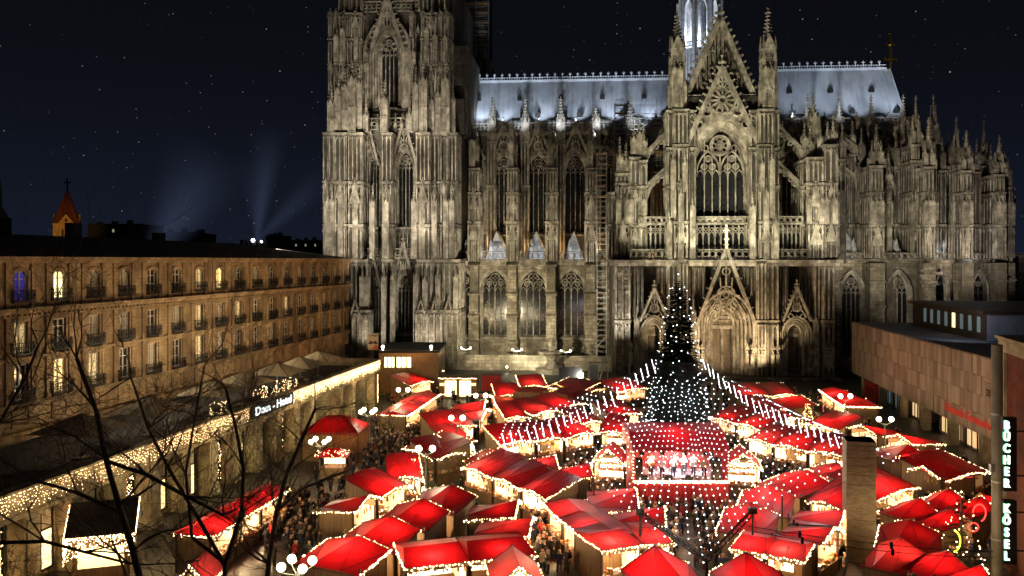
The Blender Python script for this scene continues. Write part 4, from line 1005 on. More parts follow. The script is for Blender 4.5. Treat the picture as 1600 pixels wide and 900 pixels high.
# ================================================================== HOTEL
def hotel_x(Z): return -58.8+.188*Z
HA = atan2(1, .188)-pi/2                       # facade runs away along +y, turned slightly
HO = Vector((hotel_x(60), 60, 0)); hl = sqrt(1+.188**2)
# local frame: x along the facade (away from camera), y into the building (to the left), z up
hrz = atan2(1, .188)
HOTEL = empty('hotel', HO, hrz); tag(HOTEL, 'long sandstone grand hotel with rows of french windows along the left side', 'hotel')
SEG = 4.7*hl
def hx(Z): return (Z-60)*hl
x_end = hx(149.5)
M['curtain'] = mat('window_curtain', (.55, .50, .38), .8, 0, (.35, .32, .25), 3., stretch=(4, 4, .3))
M['pane_dark'] = mat('dark_pane', (.02, .022, .028), .08, spec=.8)
M['pane_blue'] = mat('blue_lit_pane', (.1, .1, .6), .3, emit=(.05, .06, .9), es=.22)
floors = [(19.3, 22.0, True), (14.5, 17.35, False), (10.2, 13.45, False), (7.9, 9.3, None)]
wall = MB(); xs = [hx(73.3+4.7*k) for k in range(-3, 17)]
ww = .82
# wall slabs between the window columns, with reveals
zlv = [(7.5, 10.2), (13.45, 14.5), (17.35, 19.3), (22.0, 23.2)]
prev = hx(56)
for xc in xs:
    wall.box(prev, xc-ww, 0, .6, 7.5, 23.2); prev = xc+ww
    for a, b in zlv: wall.box(xc-ww, xc+ww, 0, .6, a, b)
wall.box(prev, x_end, 0, .6, 7.5, 23.2); wall.box(hx(56), x_end, .6, 28, 0, 23.2)
wall.build('wall', M['sandstone'], HOTEL)
tr = MB()
for (z0, z1, d) in ((22.75, 23.0, .55), (23.0, 23.35, .9), (18.35, 18.65, .7), (18.1, 18.35, .4), (17.75, 17.9, .2), (13.9, 14.15, .35), (9.5, 9.8, .3), (9.8, 9.95, .5)):
    tr.box(hx(56)-d, x_end+d, -d, 0, z0, z1); tr.box(x_end, x_end+d, 0, 20, z0, z1)
tr.build('cornice', M['sandstone'], HOTEL)
bk = MB(); i = 0
xx = hx(56)
bm1 = MB(); bm1.box(-.16, .16, -.34, 0, 17.95, 18.1); bme = bm1.mesh('bracket', M['sandstone'])
cnt = 0
while xx < x_end and cnt < 290: inst('bracket', bme, HOTEL, (xx, 0, 0)); xx += .62; cnt += 1
pil = MB()
for (z0, z1) in ((18.65, 22.75), (14.15, 17.75), (9.95, 13.9)):
    pil.box(-.34, .34, -.16, 0, z0, z1); pil.box(-.42, .42, -.22, 0, z1-.35, z1-.1); pil.box(-.42, .42, -.22, 0, z0, z0+.3)
pme = pil.mesh('pilaster', M['sandstone'])
for a, b in zip(xs[:-1], xs[1:]):
    for f in (.31, .69): inst('pilaster', pme, HOTEL, (a+(b-a)*f, 0, 0))
for dx in (0, .9, 2.2): inst('pilaster', pme, HOTEL, (x_end-.4-dx, 0, 0), 0, (1, 1.5, 1))
def fwin(h, arched, pane):
    m = MB(); w = ww; t = .08
    m.box(-w, -w+t*1.4, .18, .28, 0, h); m.box(w-t*1.4, w, .18, .28, 0, h); m.box(-w, w, .18, .28, h-t*1.4, h); m.box(-t*.9, t*.9, .16, .28, 0, h)
    m.box(-w, w, .18, .27, h*.72, h*.72+t*1.2); m.box(-w, w, .2, .27, h*.38, h*.38+t*.7); m.box(-w, w, .15, .3, 0, .12)
    m.mi = 1; m.box(-w, w, .29, .33, 0, h)
    m.mi = 2; m.box(-w-.24, -w, -.09, .2, -.1, h+.1); m.box(w, w+.24, -.09, .2, -.1, h+.1)
    if arched:
        for k in range(7):
            a0 = pi*.16+pi*.68*k/7; a1 = pi*.16+pi*.68*(k+1)/7; R0 = w*1.45
            m.beam(-cos(a0)*R0, h-.62+sin(a0)*R0*.72, -cos(a1)*R0, h-.62+sin(a1)*R0*.72, .26, -.14, .1)
        for sx in (-1, 1): m.prism([(sx*w, h), (sx*w, h-.42), (sx*w*.45, h)], .0, .3)
    else: m.box(-w-.4, w+.4, -.25, .05, h+.1, h+.32); m.box(-w-.3, w+.3, -.15, .05, h+.32, h+.45)
    return m.mesh('window', [M['paint_white'], pane, M['sandstone']])
def rail(h=1.0, w=1.25, d=.5):
    m = MB(); m.box(-w, w, -d, 0, -.16, -.04)
    for y in (-d,):
        m.box(-w, w, y, y+.05, h-.06, h); m.box(-w, w, y, y+.04, .02, .08)
        k = 12
        for i in range(k+1): xx = -w+2*w*i/k; m.box(xx-.022, xx+.022, y, y+.04, 0, h)
        for i in range(k//2): m.ring(-w+2*w*(i+.5)/(k//2), h*.5, .17, .05, y, y+.04, 6)
    for sx in (-1, 1):
        m.box(sx*w-.03, sx*w+.03, -d, 0, h-.06, h)
        for j in range(4): m.box(sx*w-.022, sx*w+.022, -d*j/4, -d*j/4+.04, 0, h)
    return m.mesh('railing', M['iron'])
RAIL = rail()
M['lit_soft'] = mat('softly_lit_window', (.6, .5, .3), .4, emit=(1, .74, .34), es=.55)
lit = {(0, 4): 'lit', (0, 9): 'lit_soft', (0, 10): 'lit_warm', (0, 3): 'pane_blue', (1, 3): 'lit_soft', (1, 9): 'lit_soft', (1, 10): 'curtain', (1, 14): 'lit_soft', (2, 4): 'lit_warm', (2, 5): 'lit_soft', (2, 9): 'lit_soft', (1, 11): 'lit_soft', (3, 6): 'lit_soft', (1, 6): 'curtain', (0, 5): 'curtain'}
_fw = {}
for fi, (z0, z1, ar) in enumerate(floors):
    for k, xc in enumerate(xs):
        p = lit.get((fi, k), 'pane_dark' if (k+fi) % 3 else 'curtain'); key = (fi, p)
        if key not in _fw: _fw[key] = fwin(z1-z0, bool(ar), M[p])
        wv = inst('window', _fw[key], HOTEL, (xc, 0, z0))
        if ar is not None: inst('railing', RAIL, wv, (0, 0, 0))
rf = MB(); zE_ = 23.35; D_ = 26; a = hx(56)-.8; b = x_end+.9
rf.add([(a, -.9, zE_), (b, -.9, zE_), (b, D_, zE_), (a, D_, zE_), (a, 9, zE_+2.4), (b-26, 9, zE_+2.4), (b-26, 18, zE_+2.4), (a, 18, zE_+2.4)],
       [(0, 1, 5, 4), (1, 2, 6, 5), (4, 5, 6, 7), (3, 7, 6, 2), (0, 4, 7, 3)])
rf.build('roof', M['dark'], HOTEL)
for (k, hh) in ((12, 1.2), (31, 1.6), (47, 1.0)):
    m = MB(); m.box(k, k+1.6, 9, 10, zE_+2.4, zE_+2.4+hh); m.build('chimney', M['dark'], HOTEL)

# searchlights on the roof far behind: cluster of lamps and beams
c = dpt(404, 375, 330); SL = empty('searchlight_rig', (c.x, 330, 0)); tag(SL, 'cluster of bright searchlights on a dark roof behind the hotel', 'searchlights')
zc = dpt(404, 376, 330).z; m = MB(); m.box(-8, 12, 0, 4, 0, zc-2); m.build('base', M['far'], SL)
for k in range(7):
    m = MB(); x = -7+k*2.1; m.tube((x, 0, zc-2), (x+.3, -.4, zc+.2), .7, .9, 7, True); m.build('lamp_housing', M['far'], SL)
m = MB(); m.ball(-2, -.9, zc+.1, .8, 8, 5); m.ball(1.5, -.9, zc-.4, .55, 8, 5); m.build('lens', M['bulb_white'], SL)
def beam_mat(name, dens, Lb, R0, R1):
    """glowing dusty air in a searchlight cone: densest at the lamp and on the axis"""
    mm = bpy.data.materials.new(name); mm.use_nodes = True; t = mm.node_tree; t.nodes.clear(); nn = t.nodes.new; ll = t.links.new
    def mth(op, a, b=None, cl=False):
        n_ = nn("ShaderNodeMath"); n_.operation = op; n_.use_clamp = cl
        for i_, q_ in ((0, a), (1, b)):
            if q_ is None: continue
            if isinstance(q_, (int, float)): n_.inputs[i_].default_value = q_
            else: ll(q_, n_.inputs[i_])
        return n_.outputs[0]
    oo = nn("ShaderNodeOutputMaterial"); e = nn("ShaderNodeEmission"); e.inputs[0].default_value = (.42, .55, 1, 1)
    tc_ = nn("ShaderNodeTexCoord"); sp_x = nn("ShaderNodeSeparateXYZ"); ll(tc_.outputs['Object'], sp_x.inputs[0])
    x_, y_, z_ = sp_x.outputs; r_ = mth('SQRT', mth('ADD', mth('MULTIPLY', x_, x_), mth('MULTIPLY', y_, y_)))
    rr_ = mth('ADD', mth('MULTIPLY', z_, (R1-R0)/Lb), R0); a_ = mth('SUBTRACT', 1.0, mth('DIVIDE', r_, rr_), True); b_ = mth('SUBTRACT', 1.0, mth('DIVIDE', z_, Lb), True)
    ll(mth('MULTIPLY', mth('MULTIPLY', mth('POWER', a_, 1.4), mth('POWER', b_, 1.6)), dens), e.inputs[1])
    ll(e.outputs[0], oo.inputs['Volume']); mm.cycles.emission_sampling = 'NONE'; return mm
for nm, (pa, ya, pb, yb, R0, R1, dn) in enumerate(((402, 376, 424, 190, 1.5, 11, .016), (402, 376, 520, 262, 1.5, 11, .010), (250, 385, 345, 225, 8, 26, .006), (402, 376, 385, 230, 1.2, 8, .008))):
    A0 = dpt(pa, ya, 332); B0 = dpt(pb, yb, 332); Lb = (B0-A0).length; m = MB(); m.tube((0, 0, 0), (0, 0, Lb), R0, R1, 16, True)
    o = m.build('light_beam', beam_mat('searchlight_haze', dn, Lb, R0, R1), None, A0); o.rotation_euler = (B0-A0).to_track_quat('Z', 'Y').to_euler(); tag(o, kind='stuff')

# ================================================================== ARCADE WING WITH TERRACE
WO = Vector((-33.7, 52.6, 0)); wd = Vector((12.7, 72.4, 0)); wl = wd.length; wrz = atan2(wd.y, wd.x)
ARC = empty('arcade_building', WO, wrz); tag(ARC, 'low arcaded stone wing with a roof terrace and light curtains, sign on its parapet', 'building')
zt = 7.5; a0 = -16.0
m = MB(); m.box(a0, wl, 1.5, 24, 0, zt-1.35); m.box(a0, wl, 0, 24, zt-1.35, zt-1.2); m.build('wall', M['limestone'], ARC)
m = MB(); m.box(a0, wl+.2, -.12, .4, zt-1.2, zt-.1); m.box(a0, wl+.5, -.4, .6, zt-.12, zt+.08); m.box(a0, wl+.3, -.3, .1, zt-1.95, zt-1.7)
m.box(a0, wl, -.05, 1.5, zt-1.72, zt-1.2); m.box(wl-.4, wl+.2, .4, 14, zt-1.2, zt-.1); m.box(wl-.1, wl+.5, .6, 14, zt-.12, zt+.08); m.build('cornice', M['limestone'], ARC)
m = MB(); m.box(a0, wl-.4, .6, 14.2, zt-1.2, zt-1.0); m.build('terrace_floor', M['dark'], ARC)
M['glow_shop'] = mat('shop_window_glow', (.9, .8, .5), .4, 0, None, emit=(1, .74, .32), es=2.4)
pm = MB(); pm.box(-.75, .75, 0, 1.5, 0, zt-1.95); pm.box(-.9, .9, -.15, 1.6, 0, .8); pm.box(-.9, .9, -.15, 1.6, zt-2.25, zt-1.95); pm.box(-.5, .5, -.07, 0, 1.0, zt-2.4)
pme = pm.mesh('arcade_pier', M['limestone'])
NB = 19; sp = (wl-a0-1)/NB
for i in range(NB+1):
    inst('arcade_pier', pme, ARC, (wl-.8-sp*i, 0, 0))
def awin(gm):
    m = MB(); w = sp/2-1.15
    for x in (-w, 0, w): m.box(x-.06, x+.06, 1.3, 1.45, .5, zt-2.6)
    for z in (.5, 3.4, zt-2.6): m.box(-w, w, 1.3, 1.45, z-.06, z+.06)
    m.mi = 1; m.box(-w, w, 1.4, 1.47, .5, 3.4); m.mi = 2; m.box(-w, w, 1.4, 1.47, 3.4, zt-2.6); return m.mesh('shop_window', [M['iron'], gm, M['pane_dark'] if gm is M['pane_dark'] else M['curtain']])
AW = [awin(M['glow_shop']), awin(M['lit_warm']), awin(M['pane_dark'])]
for i in range(NB):
    sw = inst('shop_window', AW[(0, 2, 0, 1, 2, 0, 0, 1)[i % 8]], ARC, (wl-.8-sp*(i+.5), 0, 0))
# light curtains: hundreds of bulbs in hanging strands along the parapet
def bulbs(mb, pts, r): 
    for p in pts: mb.octa(p[0], p[1], p[2], r)
rr = random.Random(11); seg = (a0, wl); signa, signb = None, None
def arc_x(px):   # local x on the parapet line for a photo column
    t = (px-800)/F; k = (t*WO.y-WO.x)/(wd.x-t*wd.y); return k*wl
s0, s1 = arc_x(386), arc_x(451)
far_, near_ = MB(), MB()
x = a0
while x < wl:
    if not (s0-.2 < x < s1+.2):
        L_ = rr.uniform(.7, 1.5); z = zt-.12
        while z > zt-.12-L_:
            bulb_r = .029 if x > s1 else .028
            (far_ if x > s1 else near_).octa(x+rr.uniform(-.1, .1), -.42+rr.uniform(-.06, .05), z, bulb_r); z -= rr.uniform(.13, .3) if x > s1 else rr.uniform(.16, .36)
    x += rr.uniform(.10, .17) if x > s1 else rr.uniform(.13, .24)
M['bulb_curtain'] = mat('curtain_bulb', (1, .8, .6), .5, emit=(1, .62, .30), es=15, sample=False)
far_.build('light_curtain', M['bulb'], ARC, kind='stuff'); near_.build('light_curtain', M['bulb_curtain'], ARC, kind='stuff')
m = MB()
for k in range(900): m.octa(wl+.3+rr.uniform(0, .1), rr.choice([.2, 1.4])+rr.uniform(-.12, .12), rr.uniform(.6, zt-1), .04)
for i in range(NB):
    if i % 3 == 0:
        for q in range(160): m.octa(wl-.8-sp*(i+.5)+rr.uniform(-sp/2+1.2, sp/2-1.2), 1.25, rr.uniform(.6, zt-2.8), .035)
m.build('window_lights', M['bulb_curtain'], ARC, kind='stuff')
# sign board
m = MB(); m.box(s0, s1, -.62, -.45, zt-1.35, zt+.02); SB = m.build('sign_board', M['dark'], ARC)
M['sign'] = mat('sign_letters', (1, 1, 1), .4, emit=(.85, .95, 1), es=2.2)
def text(s, size, parent, loc, rot, m_, ext=.04, off=0., align='CENTER', sx=1.0, sh=0.):
    c = bpy.data.curves.new('lettering', 'FONT'); c.body = s; c.size = size; c.extrude = ext; c.offset = off; c.align_x = align; c.align_y = 'CENTER'; c.shear = sh
    c.materials.append(m_); c.resolution_u = 3; tmp = bpy.data.objects.new('lettering', c); COL.objects.link(tmp); bpy.context.view_layer.update()
    me = bpy.data.meshes.new_from_object(tmp.evaluated_get(bpy.context.evaluated_depsgraph_get())); bpy.data.objects.remove(tmp)
    o = bpy.data.objects.new('lettering', me); COL.objects.link(o); o.parent = parent; o.location = loc; o.rotation_euler = rot; o.scale = (sx, 1, 1); return o
text('Dom - Hotel', 1.25, SB, ((s0+s1)/2, -.66, zt-.68), (pi/2, 0, 0), M['sign'], .03, .018, sx=1.0*(s1-s0)/7.4)
# ---- terrace furniture: parasols, tables, planters
M['parasol'] = mat('cream_parasol', (.52, .44, .30), .8, 0, (.44, .37, .25), 1., trans=.25)
def parasol(w=5.6, h=3.3):
    R_ = empty('parasol'); m = MB(); e = w/2
    n = 4; P = [(-e, -e, h-.9), (e, -e, h-.9), (e, e, h-.9), (-e, e, h-.9), (0, 0, h+.45)]
    Q = []
    for i in range(4):
        a, b = Vector(P[i]), Vector(P[(i+1) % 4]); Q.append(tuple((a+b)/2+Vector((0, 0, .10))))
    m.add(P+Q, [(0, 5, 4), (5, 1, 4), (1, 6, 4), (6, 2, 4), (2, 7, 4), (7, 3, 4), (3, 8, 4), (8, 0, 4)]); cn = m.build('canopy', M['parasol'], R_)
    m = MB()
    for p in P[:4]+Q: m.tube(p, P[4], .03, n=3)
    m.build('rib', M['iron'], R_)
    m = MB(); m.cyl(0, 0, 0, h+.4, .06, .06, 6); m.box(-.5, .5, -.5, .5, 0, .12); m.build('pole', M['steel'], R_); return R_
pr = [(arc_x(398), 'fifth'), (arc_x(440), 4), (arc_x(478), 3), (arc_x(507), 2), (arc_x(532), 1)]
plab = {0: 'cream square parasol at the far end of the hotel terrace', 1: 'cream terrace parasol second from the far end', 2: 'cream terrace parasol in the middle of the row above the light curtain', 3: 'cream terrace parasol just above the lettered sign on the parapet',
        4: 'cream terrace parasol partly behind bare twigs left of the sign', 5: 'dim parasol on the dark near half of the terrace', 6: 'dim parasol nearest the left edge of the terrace'}
P0 = parasol(); P0['category'] = 'parasol'; P0['group'] = 'parasols on the hotel terrace'
for i, (px, y) in enumerate(((541, 4.2), (513, 4.0), (480, 4.0), (430, 4.0), (386, 4.0), (300, 4.4), (205, 4.6))):
    c = P0 if i == 0 else copy_tree(P0); xx = arc_x(px)
    c.parent = None; p = WO + Vector((cos(wrz)*xx-sin(wrz)*y, sin(wrz)*xx+cos(wrz)*y, zt-1.0)); c.location = p; c.rotation_euler = (0, 0, wrz); c['label'] = plab[i]
def wloc(x, y, z): return WO + Vector((cos(wrz)*x-sin(wrz)*y, sin(wrz)*x+cos(wrz)*y, z))
M['cloth'] = mat('table_cloth', (.5, .45, .36), .8)
def bar_table():
    m = MB(); m.cyl(0, 0, 1.08, 1.12, .4, .4, 12); m.tube((0, 0, 0), (0, 0, .55), .34, .13, 8); m.tube((0, 0, .55), (0, 0, 1.08), .13, .38, 8); return m.mesh('bar_table', M['cloth'])
BT = bar_table()
for i, (px, y) in enumerate(((516, 1.8), (500, 1.9), (482, 1.8), (492, 3.4), (508, 3.2), (466, 2.2))):
    o = inst('bar_table', BT, None, wloc(arc_x(px), y, zt-1)); tag(o, 'cloth-covered standing table under the cream parasols on the terrace', 'table', 'standing tables on the terrace')
M['leaf'] = mat('leaf_green', (.035, .07, .02), .6, 0, (.015, .035, .012), 4.)
M['terracotta'] = mat('terracotta', (.35, .10, .04), .7)
def bush(mb, x, y, z, r, n, s=.14, seed=0, flat=1.0):
    q = random.Random(seed)
    for _ in range(n):
        a = q.uniform(0, 2*pi); t = acos_(q.uniform(-1, 1)); d = r*q.uniform(.35, 1)**.6
        c = Vector((x+sin(t)*cos(a)*d, y+sin(t)*sin(a)*d, z+cos(t)*d*flat)); u = Vector((q.gauss(0, 1), q.gauss(0, 1), q.gauss(0, 1))).normalized(); v_ = u.orthogonal().normalized()
        mb.add([tuple(c-u*s), tuple(c+v_*s*.6), tuple(c+u*s), tuple(c-v_*s*.6)], [(0, 1, 2, 3)])
acos_ = math.acos
for i, (px, y, lab, mt) in enumerate(((458, 1.3, 'planter of clipped shrub hung with small lights above the sign', 'dark'), (470, 1.4, 'dark shrub planter with fairy lights on the terrace rail', 'dark'), (437, 1.2, 'terracotta pot shrub beside the sign on the terrace', 'terracotta'), (426, 1.5, 'dark light-strewn shrub planter left of the terracotta pot', 'dark'), (362, 1.5, 'light-strewn shrub at the dark part of the terrace behind twigs', 'dark'))):
    R_ = empty('shrub_planter', wloc(arc_x(px), y, zt-1), wrz); tag(R_, lab, 'planter')
    m = MB(); m.cyl(0, 0, 0, .6, .32, .42, 8); m.build('pot', M[mt], R_); m = MB(); bush(m, 0, 0, 1.3, .85, 260, .12, i); m.build('foliage', M['leaf'], R_)
    m = MB(); q = random.Random(i)
    for _ in range(60): a = q.uniform(0, 2*pi); m.octa(cos(a)*.8*q.uniform(.6, 1.1), sin(a)*.8, 1.3+q.uniform(-.8, .8), .035)
    m.build('fairy_lights', M['bulb_curtain'], R_, kind='stuff')
# banner with a mask on a pole at the terrace end
c = wloc(wl-1, 7, zt-1); BN = empty('banner_pole', dpt(583, 545, 128) * 1); BN.location.z = 6.5
tag(BN, 'pole with a small square poster banner showing a dark masked face before the tower', 'banner')
m = MB(); m.cyl(0, 0, 0, 4.9, .05, .05, 6); m.build('pole', M['steel'], BN)
M['poster'] = mat('poster_paper', (.55, .42, .30), .7); M['poster_dark'] = mat('poster_ink', (.05, .03, .03), .7); M['poster_red'] = mat('poster_red', (.5, .08, .04), .7)
m = MB(); m.box(-.85, .85, -.08, -.03, 2.2, 4.8); po = m.build('poster', M['poster'], BN)
m = MB(); m.prism([(-.8, 3.25), (-.4, 3.7), (0, 3.45), (.4, 3.7), (.8, 3.25), (.45, 3.05), (0, 3.25), (-.45, 3.05)], -.12, -.09); m.build('mask_print', M['poster_dark'], po)
m = MB(); m.prism([(-.2, 2.25), (.8, 2.25), (.8, 2.9), (.3, 2.95)], -.12, -.09); m.build('red_print', M['poster_red'], po)
text('C. Magie', .38, po, (0, -.1, 4.5), (pi/2, 0, 0), M['poster_dark'], .01, .01)

# ================================================================== MUSEUM ON THE RIGHT
mo_ = Vector((59.3, 139.6, 0)); md = Vector((-.136, -1, 0)).normalized(); mrz = atan2(md.y, md.x)
MU = empty('museum', mo_, mrz); tag(MU, 'museum with a floating stone-slab upper front and dark rooftop storey on the right', 'museum')
# local x runs toward the camera, local y points to the right (into the building)
M['slab'] = mat('museum_slab', (.40, .30, .23), .75, 0, (.27, .19, .14), .5, .1, stretch=(1.5, 1.5, .4))
M['slab2'] = mat('museum_slab_pale', (.46, .35, .27), .75, 0, (.33, .24, .18), .6, .1, stretch=(1.5, 1.5, .4))
M['slab3'] = mat('museum_slab_dark', (.31, .22, .165), .75, 0, (.22, .155, .11), .6, .1, stretch=(1.5, 1.5, .4))
ML = 84; zb, ztp = 3.57, 12.2
m = MB(); m.box(0, ML, .25, 34, zb, ztp-.02); m.box(-.05, ML, .1, .6, ztp-.02, ztp+.12); m.build('wall', M['slab3'], MU)
rows = 4; rh = (ztp-zb)/rows; sw = 1.15; k = 0; rr = random.Random(5)
pms = []
for mm_ in ('slab', 'slab2', 'slab3'):
    m = MB(); m.box(.02, sw-.02, 0, .24, .02, rh-.02); pms.append(m.mesh('stone_panel', M[mm_]))
for r_ in range(rows):
    off = rr.uniform(0, .5)
    for c in range(int(ML/sw)):
        if k < 296: inst('stone_panel', rr.choice(pms), MU, (c*sw, rr.uniform(-.05, .03), zb+r_*rh+rr.uniform(-.015, .015))); k += 1
m = MB(); m.box(1.5, ML, 6.0, 6.4, 0, zb); m.box(0, ML, .3, 34, zb-.25, zb); m.build('ground_floor_wall', M['slab3'], MU)
for x in (4, 13, 22, 31, 40, 49, 58): 
    m = MB(); m.box(x-.5, x+.5, .6, 1.7, 0, zb-.2); m.build('column', M['limestone'], MU)
M['cafe'] = mat('museum_window_glow', (.8, .6, .4), .4, emit=(1, .66, .32), es=.9); M['cafe2'] = mat('museum_window_dim', (.2, .25, .25), .3, emit=(.5, .75, .8), es=.12)
for (x, w, g) in ((9, 2.2, 'cafe2'), (12, 2.2, 'cafe2'), (16, 2, 'cafe2'), (19, 2.2, 'lit_dim'), (23.5, 2.2, 'cafe'), (34.5, 2.6, 'cafe'), (38, 2.6, 'cafe'), (42.5, 3, 'cafe'), (50, 3, 'cafe')):
    m = MB(); m.box(x-w/2, x+w/2, 2.35, 2.45, .4, zb-.3); m.mi = 1
    for xx in (x-w/2, x, x+w/2): m.box(xx-.06, xx+.06, 2.25, 2.4, .3, zb-.25)
    m.box(x-w/2, x+w/2, 2.25, 2.4, zb-.35, zb-.25); m.build('window', [M[g], M['iron']], MU)
m = MB(); m.box(7, 26, 2.5, 6, 0, zb-.25); m.box(32, ML, 2.5, 6, 0, zb-.25); m.build('inner_wall', M['slab3'], MU)
# rooftop storey
def mrow(px): # local x on the front line for photo column
    t = (px-800)/F; return (mo_.x-t*mo_.y)/(t*md.y-md.x)
m = MB(); m.box(6, 33, 8, 34, ztp, 15.9); m.box(5.3, 33.8, 7.2, 34.5, 15.9, 16.35); PHT = m.build('rooftop_storey', M['wood_dark'], MU)
for i in range(8):
    m = MB(); x = 11+i*2.75; m.box(x, x+.95, 7.93, 8.0, ztp+1.1, 15.4); m.build('window', M['lit_warm'] if i == 4 else M['cafe2'], PHT)
M['bluegrey'] = mat('blue_grey_panel', (.38, .40, .50), .45, .2, (.31, .33, .42), .8)
for i in range(7):
    m = MB(); m.box(33.02, 33.14, 8+3.6*i+.02, 8+3.6*(i+1)-.02, ztp+.15, 15.85); m.build('metal_panel', M['bluegrey'], PHT)
M['terrace'] = mat('roof_gravel', (.14, .15, .18), .8); m = MB(); m.box(0, ML, .6, 34, ztp, ztp+.06); m.build('flat_roof', M['terrace'], MU)
# red letters
M['redletter'] = mat('red_letters', (.55, .05, .035), .5, emit=(1, .06, .03), es=.18)
xr = mrow(1478)
t_ = text('Römisch-Germanisches Museum', 1.55, MU, (xr, -.12, 4.95), (pi/2, 0, 0), M['redletter'], .06, 0, 'LEFT')
# dark banner with figures on the slab front
m = MB(); xb = mrow(1541); m.box(xb, xb+1.9, -.16, -.08, 6.3, 9.6); bn_ = m.build('hanging_banner', M['slab3'], MU)
text('23', 1.1, bn_, (xb+.95, -.2, 8.5), (pi/2, 0, 0), M['dark'], .02)
# red kiosk and green sphere under the museum
RK = empty('red_booth', wpt(1369, 625), mrz); tag(RK, 'small closed red booth standing under the museum overhang', 'booth')
M['redpaint'] = mat('red_paint', (.5, .012, .012), .45)
m = MB(); m.box(-3, 3, -1, 1.4, 0, 2.8); m.build('body', M['redpaint'], RK); m = MB(); m.box(-3.1, 3.1, -1.1, 1.5, 2.8, 3.0); m.build('roof', M['canvas_dark'], RK)
m = MB(); m.box(-2, 2, -1.04, -1, .9, 2.2); m.build('shutter', M['canvas_dark'], RK)

# ================================================================== BRICK BOOKSHOP AT THE RIGHT EDGE
M['brick'] = masonry('red_brick', (.26, .085, .045), (.18, .055, .03), (.12, .045, .03), bw=.5, bh=.16, mortar=.015, gscale=.3, streak=False, bump=.3)
M['greystone'] = mat('grey_green_stone', (.22, .22, .17), .7, 0, (.15, .15, .115), 1.)
bo = dpt(1567, 407, 60); bo.z = 0; bd = Vector((-.30, -1, 0)).normalized(); brz = atan2(bd.y, bd.x)
BB = empty('bookshop_building', bo, brz); tag(BB, 'brick building with projecting vertical neon letter signs at the right edge', 'building')
m = MB(); m.box(-.6, 30, .2, 14, 0, 16.2); m.build('wall', M['brick'], BB)
m = MB(); m.box(-.8, 30, -.1, 14.1, 16.2, 17.1); m.box(-1, 30, -.3, 14.2, 17.1, 17.35); m.build('cornice', M['limestone'], BB)
m = MB(); m.box(-.75, -.55, .1, 14, 0, 16.2); m.box(-.75, .25, .0, .3, 0, 16.2); m.build('corner_pilaster', M['limestone'], BB)
CP = empty('lamp_mast', dpt(1558, 407, 57)); CP.location.z = 0; tag(CP, 'thick grey green mast standing in front of the brick building', 'mast')
m = MB(); m.cyl(0, 0, 0, 17, .36, .36, 14); m.build('pole', M['greystone'], CP)
for z in (7.2, 3.1, 12): m = MB(); m.cyl(0, 0, z, z+.12, .385, .385, 14); m.build('band', M['steel'], CP)
m = MB(); m.box(-.55, -.28, -.2, .1, 8.0, 8.5); m.build('junction_box', M['steel'], CP)
M['neon'] = mat('neon_letter', (1, 1, 1), .4, emit=(.92, 1, .90), es=1.7); M['neon_edge'] = mat('neon_edge', (.2, .8, .4), .4, emit=(.2, 1, .45), es=1.6)
def vsign(word, lab, ytop, ybot, Yd):
    p = dpt(1577, (ytop+ybot)/2, Yd); S = empty('vertical_sign', p, radians(-5)); tag(S, lab, 'sign')
    h = (ybot-ytop)*Yd/F; w = .5
    m = MB(); m.box(-w*.72, w*.95, .0, .34, -h/2, h/2); m.build('sign_box', M['iron'], S)
    m = MB(); m.box(w*.9, w*2.2, .1, .2, h*.3, h*.3+.08); m.box(w*.9, w*2.2, .1, .2, -h*.3, -h*.3+.08); m.build('bracket', M['iron'], S)
    n = len(word); st = (h-.3)/n
    for i, ch in enumerate(word):
        z = h/2-.15-st*(i+.5)
        text(ch, st*1.0, S, (-.16, -.06, z), (pi/2, 0, 0), M['neon'], .05, .02, sx=.72)
        text(ch, st*1.02, S, (-.21, -.01, z), (pi/2, 0, 0), M['neon_edge'], .02, .03, sx=.72)
vsign('BÜCHER', 'upper vertical neon sign with six white letters on the brick wall', 652, 768, 52)
vsign('KÖSEL', 'lower vertical neon sign with five white letters on the brick wall', 782, 882, 52)

# ================================================================== THINGS ALONG THE CATHEDRAL FOOT
# low pavilion
pv = wpt(640, 590); pv = Vector((-25.2, 137, 0)); a = dpt(592, 580, 137); b = dpt(685, 580, 137)
PV = empty('pavilion', ((a.x+b.x)/2, 137, 0)); tag(PV, 'flat-roofed tan pavilion with two lit shop windows before the tower', 'pavilion')
w = (b.x-a.x)/2; zp = dpt(600, 551, 137).z
m = MB(); m.box(-w, w, 0, 14, 0, zp); m.build('wall', M['wood'], PV); m = MB(); m.box(-w-.2, w+.2, -.25, 14.2, zp, zp+.35); m.build('roof', M['dark'], PV)
for (pa, pb) in ((600, 617), (619, 643)):
    u0, u1 = dpt(pa, 500, 137).x-PV.location.x, dpt(pb, 500, 137).x-PV.location.x
    m = MB(); m.box(u0, u1, -.06, 0, dpt(0, 574, 137).z, dpt(0, 558, 137).z); m.mi = 1
    for k in range(4): xx = u0+(u1-u0)*k/3; m.box(xx-.07, xx+.07, -.12, -.05, dpt(0, 575, 137).z, dpt(0, 557, 137).z)
    m.build('window', [M['lit'], M['iron']], PV)
for x in (-4.5, 3.8): m = MB(); m.cyl(x, .5, zp+.35, zp+.8, .12, .12, 6); m.ball(x, .5, zp+.95, .28, 8, 5); m.build('roof_lamp', M['globe'], PV)
